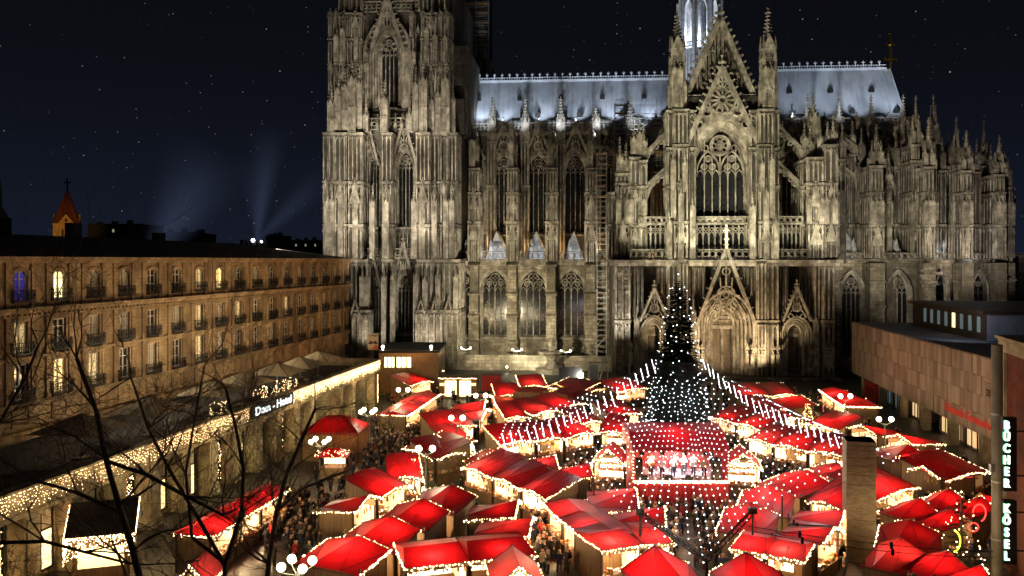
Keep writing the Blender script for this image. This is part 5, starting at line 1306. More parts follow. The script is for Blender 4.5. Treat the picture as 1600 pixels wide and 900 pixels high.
# long snack stand with white fronts
a = dpt(686, 585, 133); b = dpt(745, 585, 133)
SN = empty('snack_stand', ((a.x+b.x)/2, 133, 0)); tag(SN, 'long low snack stand with two bright white openings beside the pavilion', 'stand'); w = (b.x-a.x)/2
m = MB(); m.box(-w, w, 0, 4, 0, 3.3); m.box(-w-.3, w+.3, -.5, 4.2, 3.3, 3.5); m.build('body', M['wood'], SN)
for x in (-1.2, 1.2): m = MB(); m.box(x-.95, x+.95, -.06, 0, .4, 3.0); m.build('opening', M['lit'], SN)
for x in (-2.6, 2.6): m = MB(); m.box(x-.4, x+.4, -.1, 0, 2.2, 2.6); m.build('lamp_panel', M['lit_warm'], SN)
m = MB(); rr = random.Random(2); x = -w
while x < w: m.octa(x, -.55, 3.45+rr.uniform(-.05, .05), .07); x += .22
m.build('fairy_lights', M['bulb'], SN, kind='stuff')
for (pa, pb) in ((680, 706), (719, 752)):
    a = dpt(pa, 595, 128); b = dpt(pb, 595, 128); G = empty('timber_fence', (a.x, 128, 0)); tag(G, 'braced white rail fence %s the snack stand entrance' % ('left of' if pa == 680 else 'right of'), 'fence'); w = b.x-a.x
    for k in range(4): m = MB(); x = w*k/3; m.box(x-.06, x+.06, 0, .1, 0, 1.5); m.build('post', M['paint_white'], G)
    for z in (.1, 1.4): m = MB(); m.box(0, w, .02, .08, z, z+.1); m.build('rail', M['paint_white'], G)
    for k in range(3): m = MB(); m.beam(w*k/3, .15, w*(k+1)/3, 1.4, .09, -.04, .02); m.build('brace', M['paint_white'], G)
    m = MB(); x = 0
    while x < w: m.octa(x, -.06, 1.58, .06); x += .25
    m.build('fairy_lights', M['bulb'], G, kind='stuff')
# barriers with red container, banner, grey hoarding
c = dpt(768, 590, 131); RC = empty('red_container', (c.x, 131, 0)); tag(RC, 'red box container behind the banner fence under the nave wall', 'container')
m = MB(); m.box(-1.6, 1.6, 0, 2.6, 1.6, 4.1); m.box(.0, 1.9, -2.5, -1.2, 0, 2.2); m.build('body', M['redpaint'], RC); m = MB(); m.box(-1.7, 1.7, -.1, 2.7, 4.1, 4.25); m.build('lid', M['canvas_dark'], RC)
a = dpt(745, 600, 127); b = dpt(775, 600, 127); BF = empty('banner_fence', (a.x, 127, 0)); tag(BF, 'fence with a pale printed banner in front of the red container', 'fence'); w = b.x-a.x
m = MB(); m.box(0, w, 0, .06, .2, 1.9); m.build('banner_sheet', M['cloth'], BF)
for k in range(4):
    m = MB(); m.box(.15+k*w/4, w/4*(k+1)-.15, -.03, 0, 1.2, 1.7); m.build('printed_mark', M['poster_red'], BF)
for k in range(3): m = MB(); m.prism([(.3+k*w/3, .9), (.8+k*w/3, .5), (1.3*.8+k*w/3, .9), (.7+k*w/3, 1.0)], -.03, 0); m.build('printed_mark', M['poster_dark'], BF)
m = MB(); m.box(0, .08, -.05, .1, 0, 2); m.box(w, w+.08, -.05, .1, 0, 2); m.build('post', M['steel'], BF)
a = dpt(786, 600, 127); b = dpt(816, 600, 127); HF = empty('grey_hoarding', (a.x, 127, 0)); tag(HF, 'plain grey hoarding panels right of the red container', 'hoarding'); w = b.x-a.x
for k in range(2): m = MB(); m.box(w*k/2+.03, w*(k+1)/2-.03, 0, .08, .1, 1.8); m.build('panel', M['steel'], HF)
for k in range(3): m = MB(); m.box(w*k/2-.05, w*k/2+.05, .02, .14, 0, 1.95); m.build('post', M['steel'], HF)
# dark terrace wall, fountain, lamps on it
a = cu(720, 9); b = cu(960, 9)
m = MB(); m.box(a, b, 7, 11.9, 0, 2.4); m.box(a, b, 6.9, 7.2, 2.4, 3.2); o = m.build('stone_terrace', M['stone2'], None, (OX, OZ, 0), -A); tag(o, 'dark raised stone terrace along the foot of the nave', 'terrace')
FT = empty('fountain', cw(cu(862, 4), 4)); tag(FT, 'stone fountain with a wide bowl and a figure group below the middle nave window', 'fountain')
m = MB(); m.cyl(0, 0, 0, .8, 3.2, 3.2, 8); m.cyl(0, 0, .8, 1.0, 3.4, 3.4, 8); m.build('basin', M['carved'], FT)
m = MB()
for (z0, z1, r0, r1) in ((1, 2.6, 1.5, .9), (2.6, 3.2, .9, 1.2), (3.2, 4.2, 1.2, 2.6), (4.2, 4.5, 2.7, 2.7), (4.5, 5.6, .7, .5)): m.cyl(0, 0, z0, z1, r0, r1, 12)
m.build('bowl', M['carved'], FT)
m = MB(); m.cyl(0, 0, 5.6, 6.8, .8, .45, 8); m.ball(0, 0, 7.0, .4, 7, 5); m.tube((.3, 0, 6.6), (.8, 0, 6.2), .14, n=5); m.tube((-.3, 0, 6.6), (-.7, 0, 6.9), .14, n=5); m.build('figure_group', M['carved'], FT)
KI = empty('frame_kiosk', cw(cu(935, -6), -6), -A); tag(KI, 'open steel frame kiosk with a slanted post beside the transept corner', 'kiosk')
m = MB()
for x in (-1.8, 0, 1.8):
    for y in (0, 2): m.box(x-.07, x+.07, y-.07, y+.07, 0, 3.1)
m.box(-1.9, 1.9, -.1, 2.1, 3.1, 3.3); m.tube((.2, -.1, 0), (1.1, -.1, 3), .12, n=5); m.build('frame', M['paint_white'], KI)
m = MB(); m.box(-1.75, .0, 1.9, 1.95, .2, 3); m.build('panel', M['bluegrey'], KI)
PB = empty('picture_board', cw(cu(893, -9), -9), -A); tag(PB, 'grey picture board with a bright box lamp at its right end', 'board')
m = MB(); m.box(-2.4, 2.0, 0, .12, .9, 3.0); m.build('board_panel', M['bluegrey'], PB); m = MB(); m.box(1.4, 2.2, -.7, -.1, .8, 1.9); m.build('lamp_box', M['globe'], PB)
m = MB(); m.box(-2.3, -2.15, .12, .3, 0, .95); m.box(1.8, 1.95, .12, .3, 0, .95); m.build('post', M['steel'], PB)
# free-standing stone pillar
PLr = wpt(1342, 872); zp = 9.2
PL = empty('stone_pillar', PLr, radians(-14)); tag(PL, 'tall square stone pillar with horizontal joints standing among the stalls', 'pillar')
M['pillar'] = mat('pillar_stone', (.34, .27, .17), .85, 0, (.22, .17, .105), 2.2, .5, stretch=(1, 1, 2.5))
zz = 0; hts = [3.2, 2.7, .75, .68, .62, .55, .40, .3]
for i, h_ in enumerate(hts):
    m = MB(); k = 1.0-.0*i; m.box(-1.05, 1.05, -1.05, 1.05, zz+.035, zz+h_); m.build('drum', M['pillar'], PL); zz += h_
m = MB(); m.box(-1.0, 1.0, -1.0, 1.0, 0, zz); m.build('core', M['wood_dark'], PL)
# ================================================================== MARKET STALLS
FOOT = []                                                    # footprints, to keep people out of them
M['goods1'] = mat('gingerbread_goods', (.45, .20, .07), .6, 0, (.25, .09, .03), 7.)
M['goods2'] = mat('pale_goods', (.75, .68, .52), .5, 0, (.6, .3, .2), 5.)
M['goods3'] = mat('bright_goods', (.55, .06, .04), .4, 0, (.6, .4, .1), 4., lo=.45, hi=.55)
M['plank'] = mat('pale_plank', (.27, .17, .085), .6, 0, (.17, .105, .05), 2.2, .1, stretch=(3, 3, .25))
M['bounce'] = mat('cream_bounce', (.86, .78, .62), .7)  # pale side panels added to brighten the stall interiors
M['seam'] = mat('roof_seam', (.10, .004, .006), .5)
def frame_of(A, B, C, z=3.0, zc=2.6):
    a, b, c = wpt(*A, z), wpt(*B, z), wpt(*C, zc)
    u = (b-a); u.z = 0; n = Vector((-u.y, u.x, 0)).normalized()
    if (c-a).dot(n) < 0: a, b = b, a; u = -u; n = -n
    d = (c-a).dot(n); return a, b, u.length, d, atan2(u.y, u.x)
def edge_bulbs(mb, p, q, rr, sag=.0, r=.052, gap=.21, icicle=.18):
    p = Vector(p); q = Vector(q); L_ = (q-p).length; n = max(2, int(L_/gap))
    for i in range(n+1):
        f = i/n; c = p+(q-p)*f
        mb.octa(c.x+rr.uniform(-.04, .04), c.y+rr.uniform(-.05, .05), c.z-abs(rr.gauss(0, 1))*icicle*.5+.03, r*rr.uniform(.75, 1.25))
        if rr.random() < .35: mb.octa(c.x+rr.uniform(-.1, .1), c.y-.03, c.z-icicle*rr.uniform(.5, 1.3), r*.8)
m = MB(); m.box(0, .13, -.04, .1, 0, 1); POST = m.mesh('post', M['wood_dark'])
GRP = 'red-roofed market stalls'
def stall(A, B, C, label, kind='fan', canvas='canvas', front='open', hf=3.0, hp=.75, hb=2.55, lamp=1.0, lights='fs', light='bulb', dmin=2.3, dmax=4.4, group=GRP, sign=False, seed=None):
    a, b, w, d, rz = frame_of(A, B, C)
    d = max(dmin, min(dmax, d)); w = max(w, 2.2)
    rr = random.Random(int(A[0]*3+A[1]*7) if seed is None else seed)
    if cos(rz) > .45 and kind in ('fan', 'ridge') and A[1] < 780:         # front towards the viewer: mono-pitch roof rising to the back
        kind = 'fan'; hf, hb, hp = 2.75, 3.95, .3; d = max(d, 3.3)
    R_ = empty('market_stall', (a.x, a.y, 0), rz); tag(R_, label, 'stall', group)
    FOOT.append((a.x, a.y, rz, w, d))
    o = .32; x0, x1, y0, y1 = -.05, w+.05, -o, d+.25
    # roof canvas
    m = MB(); th = .05
    if kind == 'fan':
        fl_, fr, pk = (x0, y0, hf), (x1, y0, hf), (w*.5, y0-.02, hf+hp)
        bl_, br_, b1, b2 = (x0, y1, hb), (x1, y1, hb), (w*.27, y1, hb+.12), (w*.73, y1, hb+.12)
        m.add([fl_, pk, fr, br_, b2, b1, bl_], [(0, 5, 1), (0, 6, 5), (1, 5, 4), (1, 4, 2), (2, 4, 3)])
        folds = [(pk, b1), (pk, b2), (fl_, b1), (fr, b2)]; fe = [(fl_, pk), (pk, fr)]; se = [(fl_, bl_), (fr, br_)]; be = [(bl_, br_)]
        wall_top = hb
    elif kind == 'gable':
        fl_, fr, pk = (x0, y0, hf-.25), (x1, y0, hf-.25), (w*.5, y0, hf+hp)
        bl_, br_, bp = (x0, y1, hf-.25), (x1, y1, hf-.25), (w*.5, y1, hf+hp)
        m.add([fl_, pk, fr, br_, bp, bl_], [(0, 5, 4, 1), (1, 4, 3, 2)]); folds = [(pk, bp)]; fe = [(fl_, pk), (pk, fr)]; se = [(fl_, bl_), (fr, br_)]; be = [(bl_, bp), (bp, br_)]
        wall_top = hf-.3
    elif kind == 'ridge':                                      # ridge parallel to the front, long roof
        fl_, fr = (x0, y0, hf-.1), (x1, y0, hf-.1); p1, p2 = (x0+.35, d*.5, hf+hp), (x1-.35, d*.5, hf+hp); bl_, br_ = (x0, y1, hf-.1), (x1, y1, hf-.1)
        m.add([fl_, fr, p2, p1, bl_, br_], [(0, 1, 2, 3), (3, 2, 5, 4), (0, 3, 4), (1, 5, 2)]); folds = [(p1, p2), ((w/2, y0, hf-.1), (w/2, d*.5, hf+hp)), (fl_, p1), (fr, p2)]; fe = [(fl_, fr)]; se = [(fl_, bl_), (fr, br_)]; be = [(bl_, br_)]
        wall_top = hf-.2
    else:                                                      # pyramid
        fl_, fr, bl_, br_ = (x0, y0, hf-.2), (x1, y0, hf-.2), (x0, y1, hf-.2), (x1, y1, hf-.2); pk = (w*.5, d*.5, hf+hp+.5)
        m.add([fl_, fr, br_, bl_, pk], [(0, 1, 4), (1, 2, 4), (2, 3, 4), (3, 0, 4)]); folds = [(fl_, pk), (fr, pk), (bl_, pk), (br_, pk)]; fe = [(fl_, fr)]; se = [(fl_, bl_), (fr, br_)]; be = [(bl_, br_)]
        wall_top = hf-.2
    m.build('roof', M[canvas if canvas != 'canvas' else rr.choice(('canvas', 'canvas', 'canvas_b', 'canvas_c'))], R_)
    m = MB()
    for p, q in folds: m.tube(p, q, .022, n=4)
    for p, q in se+be: m.tube(p, q, .035, n=4)
    m.build('roof_seam', M['seam'], R_)
    m = MB()
    for p, q in fe: m.tube(p, q, .05, n=4)
    for p, q in fe: m.add([(p[0], p[1]-.02, p[2]-.28), (q[0], q[1]-.02, q[2]-.28), (q[0], q[1]-.02, q[2]+.02), (p[0], p[1]-.02, p[2]+.02)], [(0, 1, 2, 3)])
    m.build('fascia', M['plank'], R_)
    # body: back wall, side walls with posts, counter
    m = MB(); 
    m.box(.1, w-.1, d-.08, d, 0, wall_top); zf_ = (hf if kind == 'fan' else wall_top)-.12; zb_w = wall_top-.05
    for xs_ in (.1, w-.18): m.add([(xs_, .1, 0), (xs_, d, 0), (xs_, d, zb_w), (xs_, .1, zf_), (xs_+.08, .1, 0), (xs_+.08, d, 0), (xs_+.08, d, zb_w), (xs_+.08, .1, zf_)], [(0, 3, 2, 1), (4, 5, 6, 7), (0, 1, 5, 4), (1, 2, 6, 5), (2, 3, 7, 6), (3, 0, 4, 7)])
    m.build('wall', M['plank'], R_)
    for x in (.08, w-.2):
        for y in (.02, d-.14): inst('post', POST, R_, (x, y, 0), 0, (1, 1, (hf-.12)))
    if front == 'open':
        m = MB(); m.box(.25, w-.25, 0, .08, 0, 1.05); m.box(.15, w-.15, -.28, .35, 1.05, 1.12); m.build('counter', M['plank'], R_)
        m = MB(); m.box(.3, w-.3, d-.35, d-.1, 1.2, 1.25); m.box(.3, w-.3, d-.3, d-.1, 1.75, 1.8)
        n = int(w*9)
        for i in range(n):
            for (y, z, s) in ((rr.uniform(-.2, .3), 1.12, .14), (d-.22, 1.25, .16), (d-.2, 1.8, .14)):
                m.mi = rr.choice((0, 1, 2)); x = .35+(w-.7)*(i+rr.random())/n; h_ = rr.uniform(.08, .38); s2 = rr.uniform(.05, s)
                if rr.random() < .6: m.box(x-s2, x+s2, y-s2, y+s2, z, z+h_)
                else: m.ball(x, y, z+s2, s2, 6, 4)
        for i in range(int(w*3)):
            m.mi = rr.choice((0, 2, 2)); x = .3+(w-.6)*rr.random(); m.tube((x, -.12, hf-.2), (x, -.12, hf-.2-rr.uniform(.2, .55)), .03, .08, 5, True)
        m.build('goods', [M['goods1'], M['goods2'], M['goods3']], R_, kind='stuff')
        if lamp > 0:
            m = MB(); m.box(.25, w-.25, d-.13, d-.09, .5, min(wall_top, 2.9)-.3); m.build('glow_panel', M['lamp_panel'], R_)  # glowing back panel added to brighten the opening, in place of many bulbs
            m = MB(); m.box(.35, w-.35, d*.3, d*.3+.22, min(hf, wall_top)-.42, min(hf, wall_top)-.36); m.build('lamp_strip', M['lamp_panel'], R_)
            for xs_ in (.185, w-.205): m = MB(); m.box(xs_, xs_+.02, .15, d-.14, .6, min(hf, wall_top)-.2); m.build('bounce_panel', M['bounce'], R_)
    elif front == 'closed':
        m = MB(); m.box(.18, w-.18, .02, .08, 0, wall_top-.02); m.build('shutter', M['wood'], R_)
    m = MB()
    if 'f' in lights:
        for p, q in fe: edge_bulbs(m, (p[0], p[1]-.08, p[2]+.02), (q[0], q[1]-.08, q[2]+.02), rr)
    if 's' in lights: 
        for p, q in se: edge_bulbs(m, p, q, rr, icicle=.1)
    if 'l' in lights: edge_bulbs(m, *se[0], rr, icicle=.1)
    if 'r' in lights: edge_bulbs(m, *se[1], rr, icicle=.1)
    if 'b' in lights: 
        for p, q in be: edge_bulbs(m, p, q, rr, icicle=.1)
    if 'o' in lights:
        for _ in range(int(w*14)): m.octa(rr.uniform(.1, w-.1), -.2, hf-.25-rr.uniform(0, .5), .04)
    if m.v: m.build('fairy_lights', M[light], R_, kind='stuff')
    if lamp > 0:
        e = 520*lamp*min(1.5, w/3.5); l = bpy.data.lights.new('stall_light', 'POINT'); l.energy = e; l.color = (1, .70, .36); l.shadow_soft_size = .25
        lo_ = bpy.data.objects.new('stall_light', l); COL.objects.link(lo_); lo_.parent = R_; lo_.location = (w*rr.uniform(.35, .65), d*.22, hf-rr.uniform(.35, .7))
    return R_

T_ = [
 # ---- left side of the square
 ((328,836),(368,811),(322,812),'near bay of the long red-roofed stall row in front of the arcade', dict(kind='ridge', hp=.5, lights='fl')),
 ((368,811),(408,787),(362,790),'middle bay of the long red-roofed stall row in front of the arcade', dict(kind='ridge', hp=.5, lights='f')),
 ((408,787),(446,763),(402,768),'far bay of the long red-roofed stall row in front of the arcade', dict(kind='ridge', hp=.5, lights='fr')),
 ((273,905),(320,905),(298,892),'red gabled stall tip at the bottom edge between the bare trees', dict(kind='gable', hp=1.0)),
 ((606,745),(660,742),(625,724),'small red stall with yellow roof glow left of the plaza gap', dict(lights='fr')),
 ((589,773),(635,753),(584,754),'dark red stall joined behind the crowd left of the lit fir', dict(lights='f')),
 ((551,799),(588,777),(536,778),'dark red corner stall at the near end of the left lit row', dict(canvas='canvas_dark', lights='fl')),
 ((742,777),(664,767),(678,800),'dark red stall at the top of the stepped row of four', dict(canvas='canvas_dark', lights='fr', front='open')),
 ((699,801),(619,790),(634,826),'red stall second in the stepped row of four', dict(lights='fr')),
 ((653,830),(563,818),(578,858),'faded red stall third in the stepped row of four', dict(lights='fr')),
 ((606,862),(508,845),(556,896),'bright red stall with glowing yellow patches at the foot of the stepped row', dict(lights='frls', hp=.6, lamp=1.6)),
 ((797,808),(807,784),(738,798),'wine red stall behind the two bottom centre-left stalls', dict(canvas='canvas_dark', lights='fl', dmax=5)),
 ((818,838),(829,810),(752,824),'bright red stall stepped before the wine red one', dict(lights='fl', dmax=5)),
 ((632,884),(733,873),(690,848),'wide red stall on the bottom edge with a blazing open counter', dict(kind='ridge', lights='fl', hp=.4, lamp=1.8, lights_='')),
 ((733,873),(836,863),(782,840),'wide red stall with hanging bells right of the blazing counter', dict(kind='ridge', lights='fro', hp=.4, lamp=1.2)),
 ((768,912),(852,908),(806,888),'red gable tip at the bottom edge near the crowd passage', dict(kind='gable', hp=1.1)),
 # ---- central block
 ((726,726),(770,741),(774,722),'left bay of the long central stall row with dried flowers', dict(lights='fl')),
 ((770,741),(815,758),(812,737),'middle bay of the long central stall row', dict(kind='ridge', hp=.3, lights='f', canvas='canvas_dark')),
 ((815,758),(857,775),(855,753),'right bay of the central row with overexposed white counter', dict(kind='ridge', hp=.3, lights='fr', lamp=2.0, canvas='canvas_dark')),
 ((812,717),(749,706),(777,729),'red stall with yellow patches on its roof behind the central row', dict(lights='fr')),
 ((868,735),(856,713),(806,733),'glossy red stall with orange edging behind the central row', dict(lights='fs', dmax=5)),
 ((922,746),(909,727),(852,745),'glossy red stall reflecting bulbs right of its orange-edged neighbour', dict(lights='fs', dmax=5)),
 ((856,784),(878,807),(912,786),'flat red stall at the top of the lower centre block', dict(kind='ridge', hp=.25, lights='fl', dmax=4.6)),
 ((878,807),(922,838),(950,812),'flat red stall in the middle of the lower centre block', dict(kind='ridge', hp=.25, lights='f', dmax=4.6)),
 ((938,857),(1003,847),(962,826),'red corner stall with blazing window at the front of the lower centre block', dict(kind='ridge', hp=.3, lights='fl', lamp=2.0)),
 ((1003,847),(1050,845),(1006,822),'glossy red stall beside the dark boom at the front of the lower centre block', dict(kind='ridge', hp=.3, lights='fr', lamp=1.4)),
 ((991,797),(984,762),(922,782),'glossy crimson stall at the back of the lower centre block', dict(lights='fl', dmax=5)),
 ((1032,821),(1029,792),(964,810),'crimson stall under the left dark boom', dict(lights='fl', dmax=5)),
 ((1078,884),(973,893),(1020,925),'near red pointed roof left of the boom joint at the bottom edge', dict(hp=1.4, lights='f')),
 ((1222,898),(1113,897),(1166,940),'near glossy red pointed roof right of the boom joint at the bottom edge', dict(hp=1.3, lights='f')),
 # ---- right of the net
 ((1241,777),(1160,768),(1190,805),'red stall with bulb reflections top left in the right block', dict(lights='fr')),
 ((1216,807),(1132,797),(1166,834),'red stall crossed by the right dark boom', dict(lights='fr')),
 ((1143,853),(1196,862),(1172,838),'glossy grey-red stall with long bright counter on the bottom right', dict(kind='ridge', hp=.3, lights='fl', lamp=2)),
 ((1196,862),(1258,873),(1222,845),'plain red stall with long bright counter left of the stone pillar', dict(kind='ridge', hp=.3, lights='fr', lamp=2)),
 ((1304,821),(1318,800),(1250,803),'red stall behind the wire mast left of the stone pillar', dict(lights='f', dmax=5)),
 ((1276,850),(1311,828),(1232,828),'red stall with a hanging insulator wire left of the stone pillar', dict(lights='f', dmax=5)),
 ((1335,743),(1275,728),(1290,764),'crimson stall just behind the stone pillar top', dict(lights='fr')),
 ((1297,757),(1224,739),(1238,774),'red stall under the outer bulb net left of the pillar', dict(lights='fr')),
 ((1263,777),(1317,791),(1300,767),'low red stall touching the left side of the stone pillar', dict(lights='f', hp=.3)),
 # ---- beside the stage
 ((926,719),(977,722),(954,706),'small gabled kiosk left of the stage', dict(kind='gable', hp=1.2, lights='fsb', hf=3.0, lamp=.8, dmin=3.2, dmax=3.6)),
 ((1131,726),(1190,729),(1160,712),'small gabled kiosk right of the stage', dict(kind='gable', hp=1.2, lights='fsb', hf=3.0, lamp=.8, dmin=3.2, dmax=3.6)),
 ((780,691),(838,685),(800,664),'left bay of the long dotted row left of the stage', dict(lights='fl')),
 ((838,685),(882,681),(860,660),'middle bay of the long dotted row left of the stage', dict(lights='f', lamp=1.3)),
 ((882,681),(929,672),(900,652),'right bay of the long dotted row left of the stage', dict(lights='fr', lamp=1.6)),
 ((903,660),(940,655),(925,640),'dotted red stall left of the fir under the drop lights', dict(lights='fl', lamp=.7)),
 ((938,672),(978,674),(962,650),'dotted red stall beside the left foot of the fir', dict(lights='f', lamp=.8)),
 ((955,648),(1000,643),(984,622),'dotted red stall behind the left foot of the fir', dict(lights='f')),
 ((962,610),(1010,604),(985,594),'red stall behind the drop light garland left of the fir', dict(lights='f', lamp=.8)),
 # ---- upper left cluster
 ((813,602),(855,601),(830,591),'first red stall at the back left of the nave side cluster', dict(lights='fs')),
 ((855,603),(904,612),(880,594),'brown topped stall in the back row below the fountain', dict(lights='fs', canvas='canvas_dark')),
 ((907,614),(950,604),(930,592),'red stall with golden ornaments at the right of the back row', dict(lights='fsb', light='bulb_gold')),
 ((800,622),(845,624),(835,607),'orange-red closed stall in the nave side cluster', dict(canvas='canvas_orange', front='closed', lights='', lamp=.3)),
 ((846,620),(888,628),(862,610),'red stall between the orange stall and the brown topped stall', dict(lights='', lamp=.4, front='closed')),
 ((830,646),(870,638),(850,622),'red stall with a lit front left of the drop light garland', dict(lights='fl', lamp=1.3)),
 ((870,638),(912,627),(886,613),'red stall with a lit front at the garland post', dict(lights='f', lamp=1.3)),
 ((774,617),(816,616),(795,602),'small zigzag-roofed stall at the open plaza edge', dict(lights='fs')),
 ((781,638),(769,618),(818,625),'orange canvas stall facing the open plaza', dict(canvas='canvas_orange', lights='f')),
 ((789,651),(824,649),(802,634),'red stall in front of the orange canvas stall', dict(lights='fl')),
 ((751,641),(757,627),(712,634),'ribbed red stall left of the double lamp', dict(lights='f', dmax=4)),
 ((748,656),(763,641),(716,648),'red stall below the ribbed one near the double lamp', dict(lights='f', dmax=4)),
 ((677,668),(742,661),(706,650),'red stall with golden counter behind the bright double lamp', dict(lights='f', lamp=1.4)),
 ((705,691),(742,685),(712,674),'small red stall in front of the golden counter', dict(lights='f', lamp=.8)),
 ((634,696),(680,713),(655,676),'red stall with yellow roof spots beside the left double lamp', dict(lights='fl')),
 ((680,713),(723,704),(688,688),'red stall with santa figures on its counter', dict(lights='fr', lamp=1.3)),
 ((634,648),(658,632),(622,633),'near bay of the slanted red row at the left of the plaza', dict(kind='ridge', hp=.35, lights='fl')),
 ((658,632),(684,615),(648,618),'far bay of the slanted red row at the left of the plaza', dict(kind='ridge', hp=.35, lights='f')),
 ((593,581),(618,581),(605,572),'left closed red stall under the tan pavilion windows', dict(front='closed', lights='', lamp=.3)),
 ((619,581),(645,579),(632,571),'right closed red stall under the tan pavilion windows', dict(front='closed', lights='fr', lamp=.3)),
 ((658,588),(690,579),(666,573),'red gabled stall right of the tan pavilion', dict(kind='fan', lights='fs')),
 ((641,600),(674,593),(650,588),'red stall with bright side below the pavilion', dict(lights='f')),
 # ---- right of the fir
 ((1155,617),(1203,616),(1175,602),'red stall right behind the fir near the main portal', dict(lights='f')),
 ((1205,616),(1246,615),(1226,603),'dark red stall before the right side portal', dict(lights='fb', canvas='canvas_dark')),
 ((1274,633),(1226,620),(1222,638),'red stall with plain tan back wall before the side portal', dict(lights='f')),
 ((1182,640),(1224,637),(1204,624),'red stall in the lit block right of the fir', dict(lights='f', lamp=1.3)),
 ((1218,654),(1244,650),(1206,640),'narrow red stall in the lit block right of the fir', dict(lights='f', lamp=1.3)),
 ((1283,608),(1302,621),(1318,611),'far bay of the star-marked red stall by the museum', dict(lights='fl', kind='ridge', hp=.4, lamp=1.5)),
 ((1302,621),(1323,634),(1346,624),'near bay of the star-marked red stall by the museum', dict(lights='frs', kind='ridge', hp=.4)),
 ((1262,659),(1312,669),(1290,652),'long red stall with golden eaves behind the pillar', dict(lights='f', light='bulb')),
 ((1328,668),(1372,679),(1356,663),'red stall with golden eaves right of the pillar top', dict(lights='f')),
 ((1385,683),(1430,694),(1416,677),'red stall at the right end of the golden eaves row', dict(lights='fr')),
 ((1108,650),(1150,658),(1128,640),'dotted red stall touching the right foot of the fir', dict(lights='f', lamp=.8)),
 ((1150,658),(1190,668),(1170,646),'dotted red stall second from the fir on the right', dict(lights='f', lamp=1.2)),
 ((1168,682),(1208,691),(1195,669),'dotted stall with blazing white front right of the stage', dict(lights='f', lamp=2)),
 ((1208,691),(1262,701),(1245,677),'dotted stall with tidy white window behind the seated crowd', dict(lights='f', lamp=2)),
 ((1262,701),(1319,709),(1290,681),'dotted stall with brown side left of the pillar top', dict(lights='fr', lamp=1)),
 ((1448,716),(1386,697),(1402,722),'wine red curved stall above the right bulb cluster', dict(lights='fr', canvas='canvas_dark')),
 ((1366,776),(1430,756),(1388,738),'red stall touching the right side of the stone pillar', dict(lights='f', lamp=2)),
 ((1424,733),(1472,747),(1462,714),'blazing left half of the big red stall by the museum windows', dict(lights='f', lamp=2)),
 ((1472,747),(1540,732),(1500,712),'right half of the big red stall by the museum windows', dict(lights='frb', lamp=1.1)),
 ((1507,784),(1456,772),(1472,801),'red stall in the upper of the two right edge rows', dict(lights='fr')),
 ((1551,797),(1507,784),(1522,810),'red stall at the mast end of the right edge row', dict(lights='f')),
 ((1461,802),(1409,785),(1424,816),'red stall in the middle right edge row', dict(lights='fr')),
 ((1505,818),(1461,802),(1474,830),'red stall behind the ornament fir at the right', dict(lights='')),
 ((1470,836),(1375,822),(1420,862),'wine red stall above the near right corner stall', dict(lights='fr', canvas='canvas_dark')),
 ((1443,867),(1371,851),(1396,894),'large plain red stall at the lower right corner', dict(lights='', lamp=1.4)),
 ((1512,893),(1443,867),(1462,908),'red stall running out of the lower right corner', dict(lights='', lamp=1.4)),
 ((1545,912),(1516,896),(1500,925),'last small red stall beside the mast foot at lower right', dict(lights='f')),
 ((1548,790),(1530,778),(1560,778),'narrow red stall end by the mast', dict(lights='')),
]
for (A_, B_, C_, lab, kw) in T_:
    kw = dict(kw); kw.pop('lights_', None); stall(A_, B_, C_, lab, **kw)

# ---- dark hut with light net at the lower left
p = wpt(158, 905); Hh = empty('market_hut', p, radians(18)); tag(Hh, 'dark-roofed hut wrapped in a dense net of lights at the lower left', 'hut'); FOOT.append((p.x-3, p.y-1, 0, 6, 6))
m = MB(); m.box(-1.9, 1.9, 0, 3.6, 0, 3.3); m.build('wall', M['plank'], Hh)
m = MB(); m.add([(-2.3, -.5, 3.3), (2.3, -.5, 3.3), (2.3, 4.1, 3.3), (-2.3, 4.1, 3.3), (-2.3, 1.8, 5.2), (2.3, 1.8, 5.2)], [(0, 1, 5, 4), (2, 3, 4, 5), (0, 4, 3), (1, 2, 5)]); m.build('roof', M['dark'], Hh)
m = MB(); rr = random.Random(1)
for _ in range(480): m.octa(rr.uniform(-2.3, 2.3), -.55-rr.uniform(0, .1), 3.3-rr.uniform(0, 1)**1.6*1.6, .034)
for _ in range(600):
    y = rr.uniform(-.5, 4.1); top = 3.3+(1.9)*(1-abs(y-1.8)/2.3); m.octa(-2.36, y, top-rr.uniform(0, 1)*2.2, .034)
for _ in range(160): f = rr.random(); m.octa(2.34, -.5+2.3*f, 3.3+1.9*f, .034); 
m.build('light_net', M['bulb_curtain'], Hh, kind='stuff')
m = MB(); m.box(-1.5, 1.5, -.06, 0, .9, 2.3); m.build('window', M['lit_warm'], Hh)

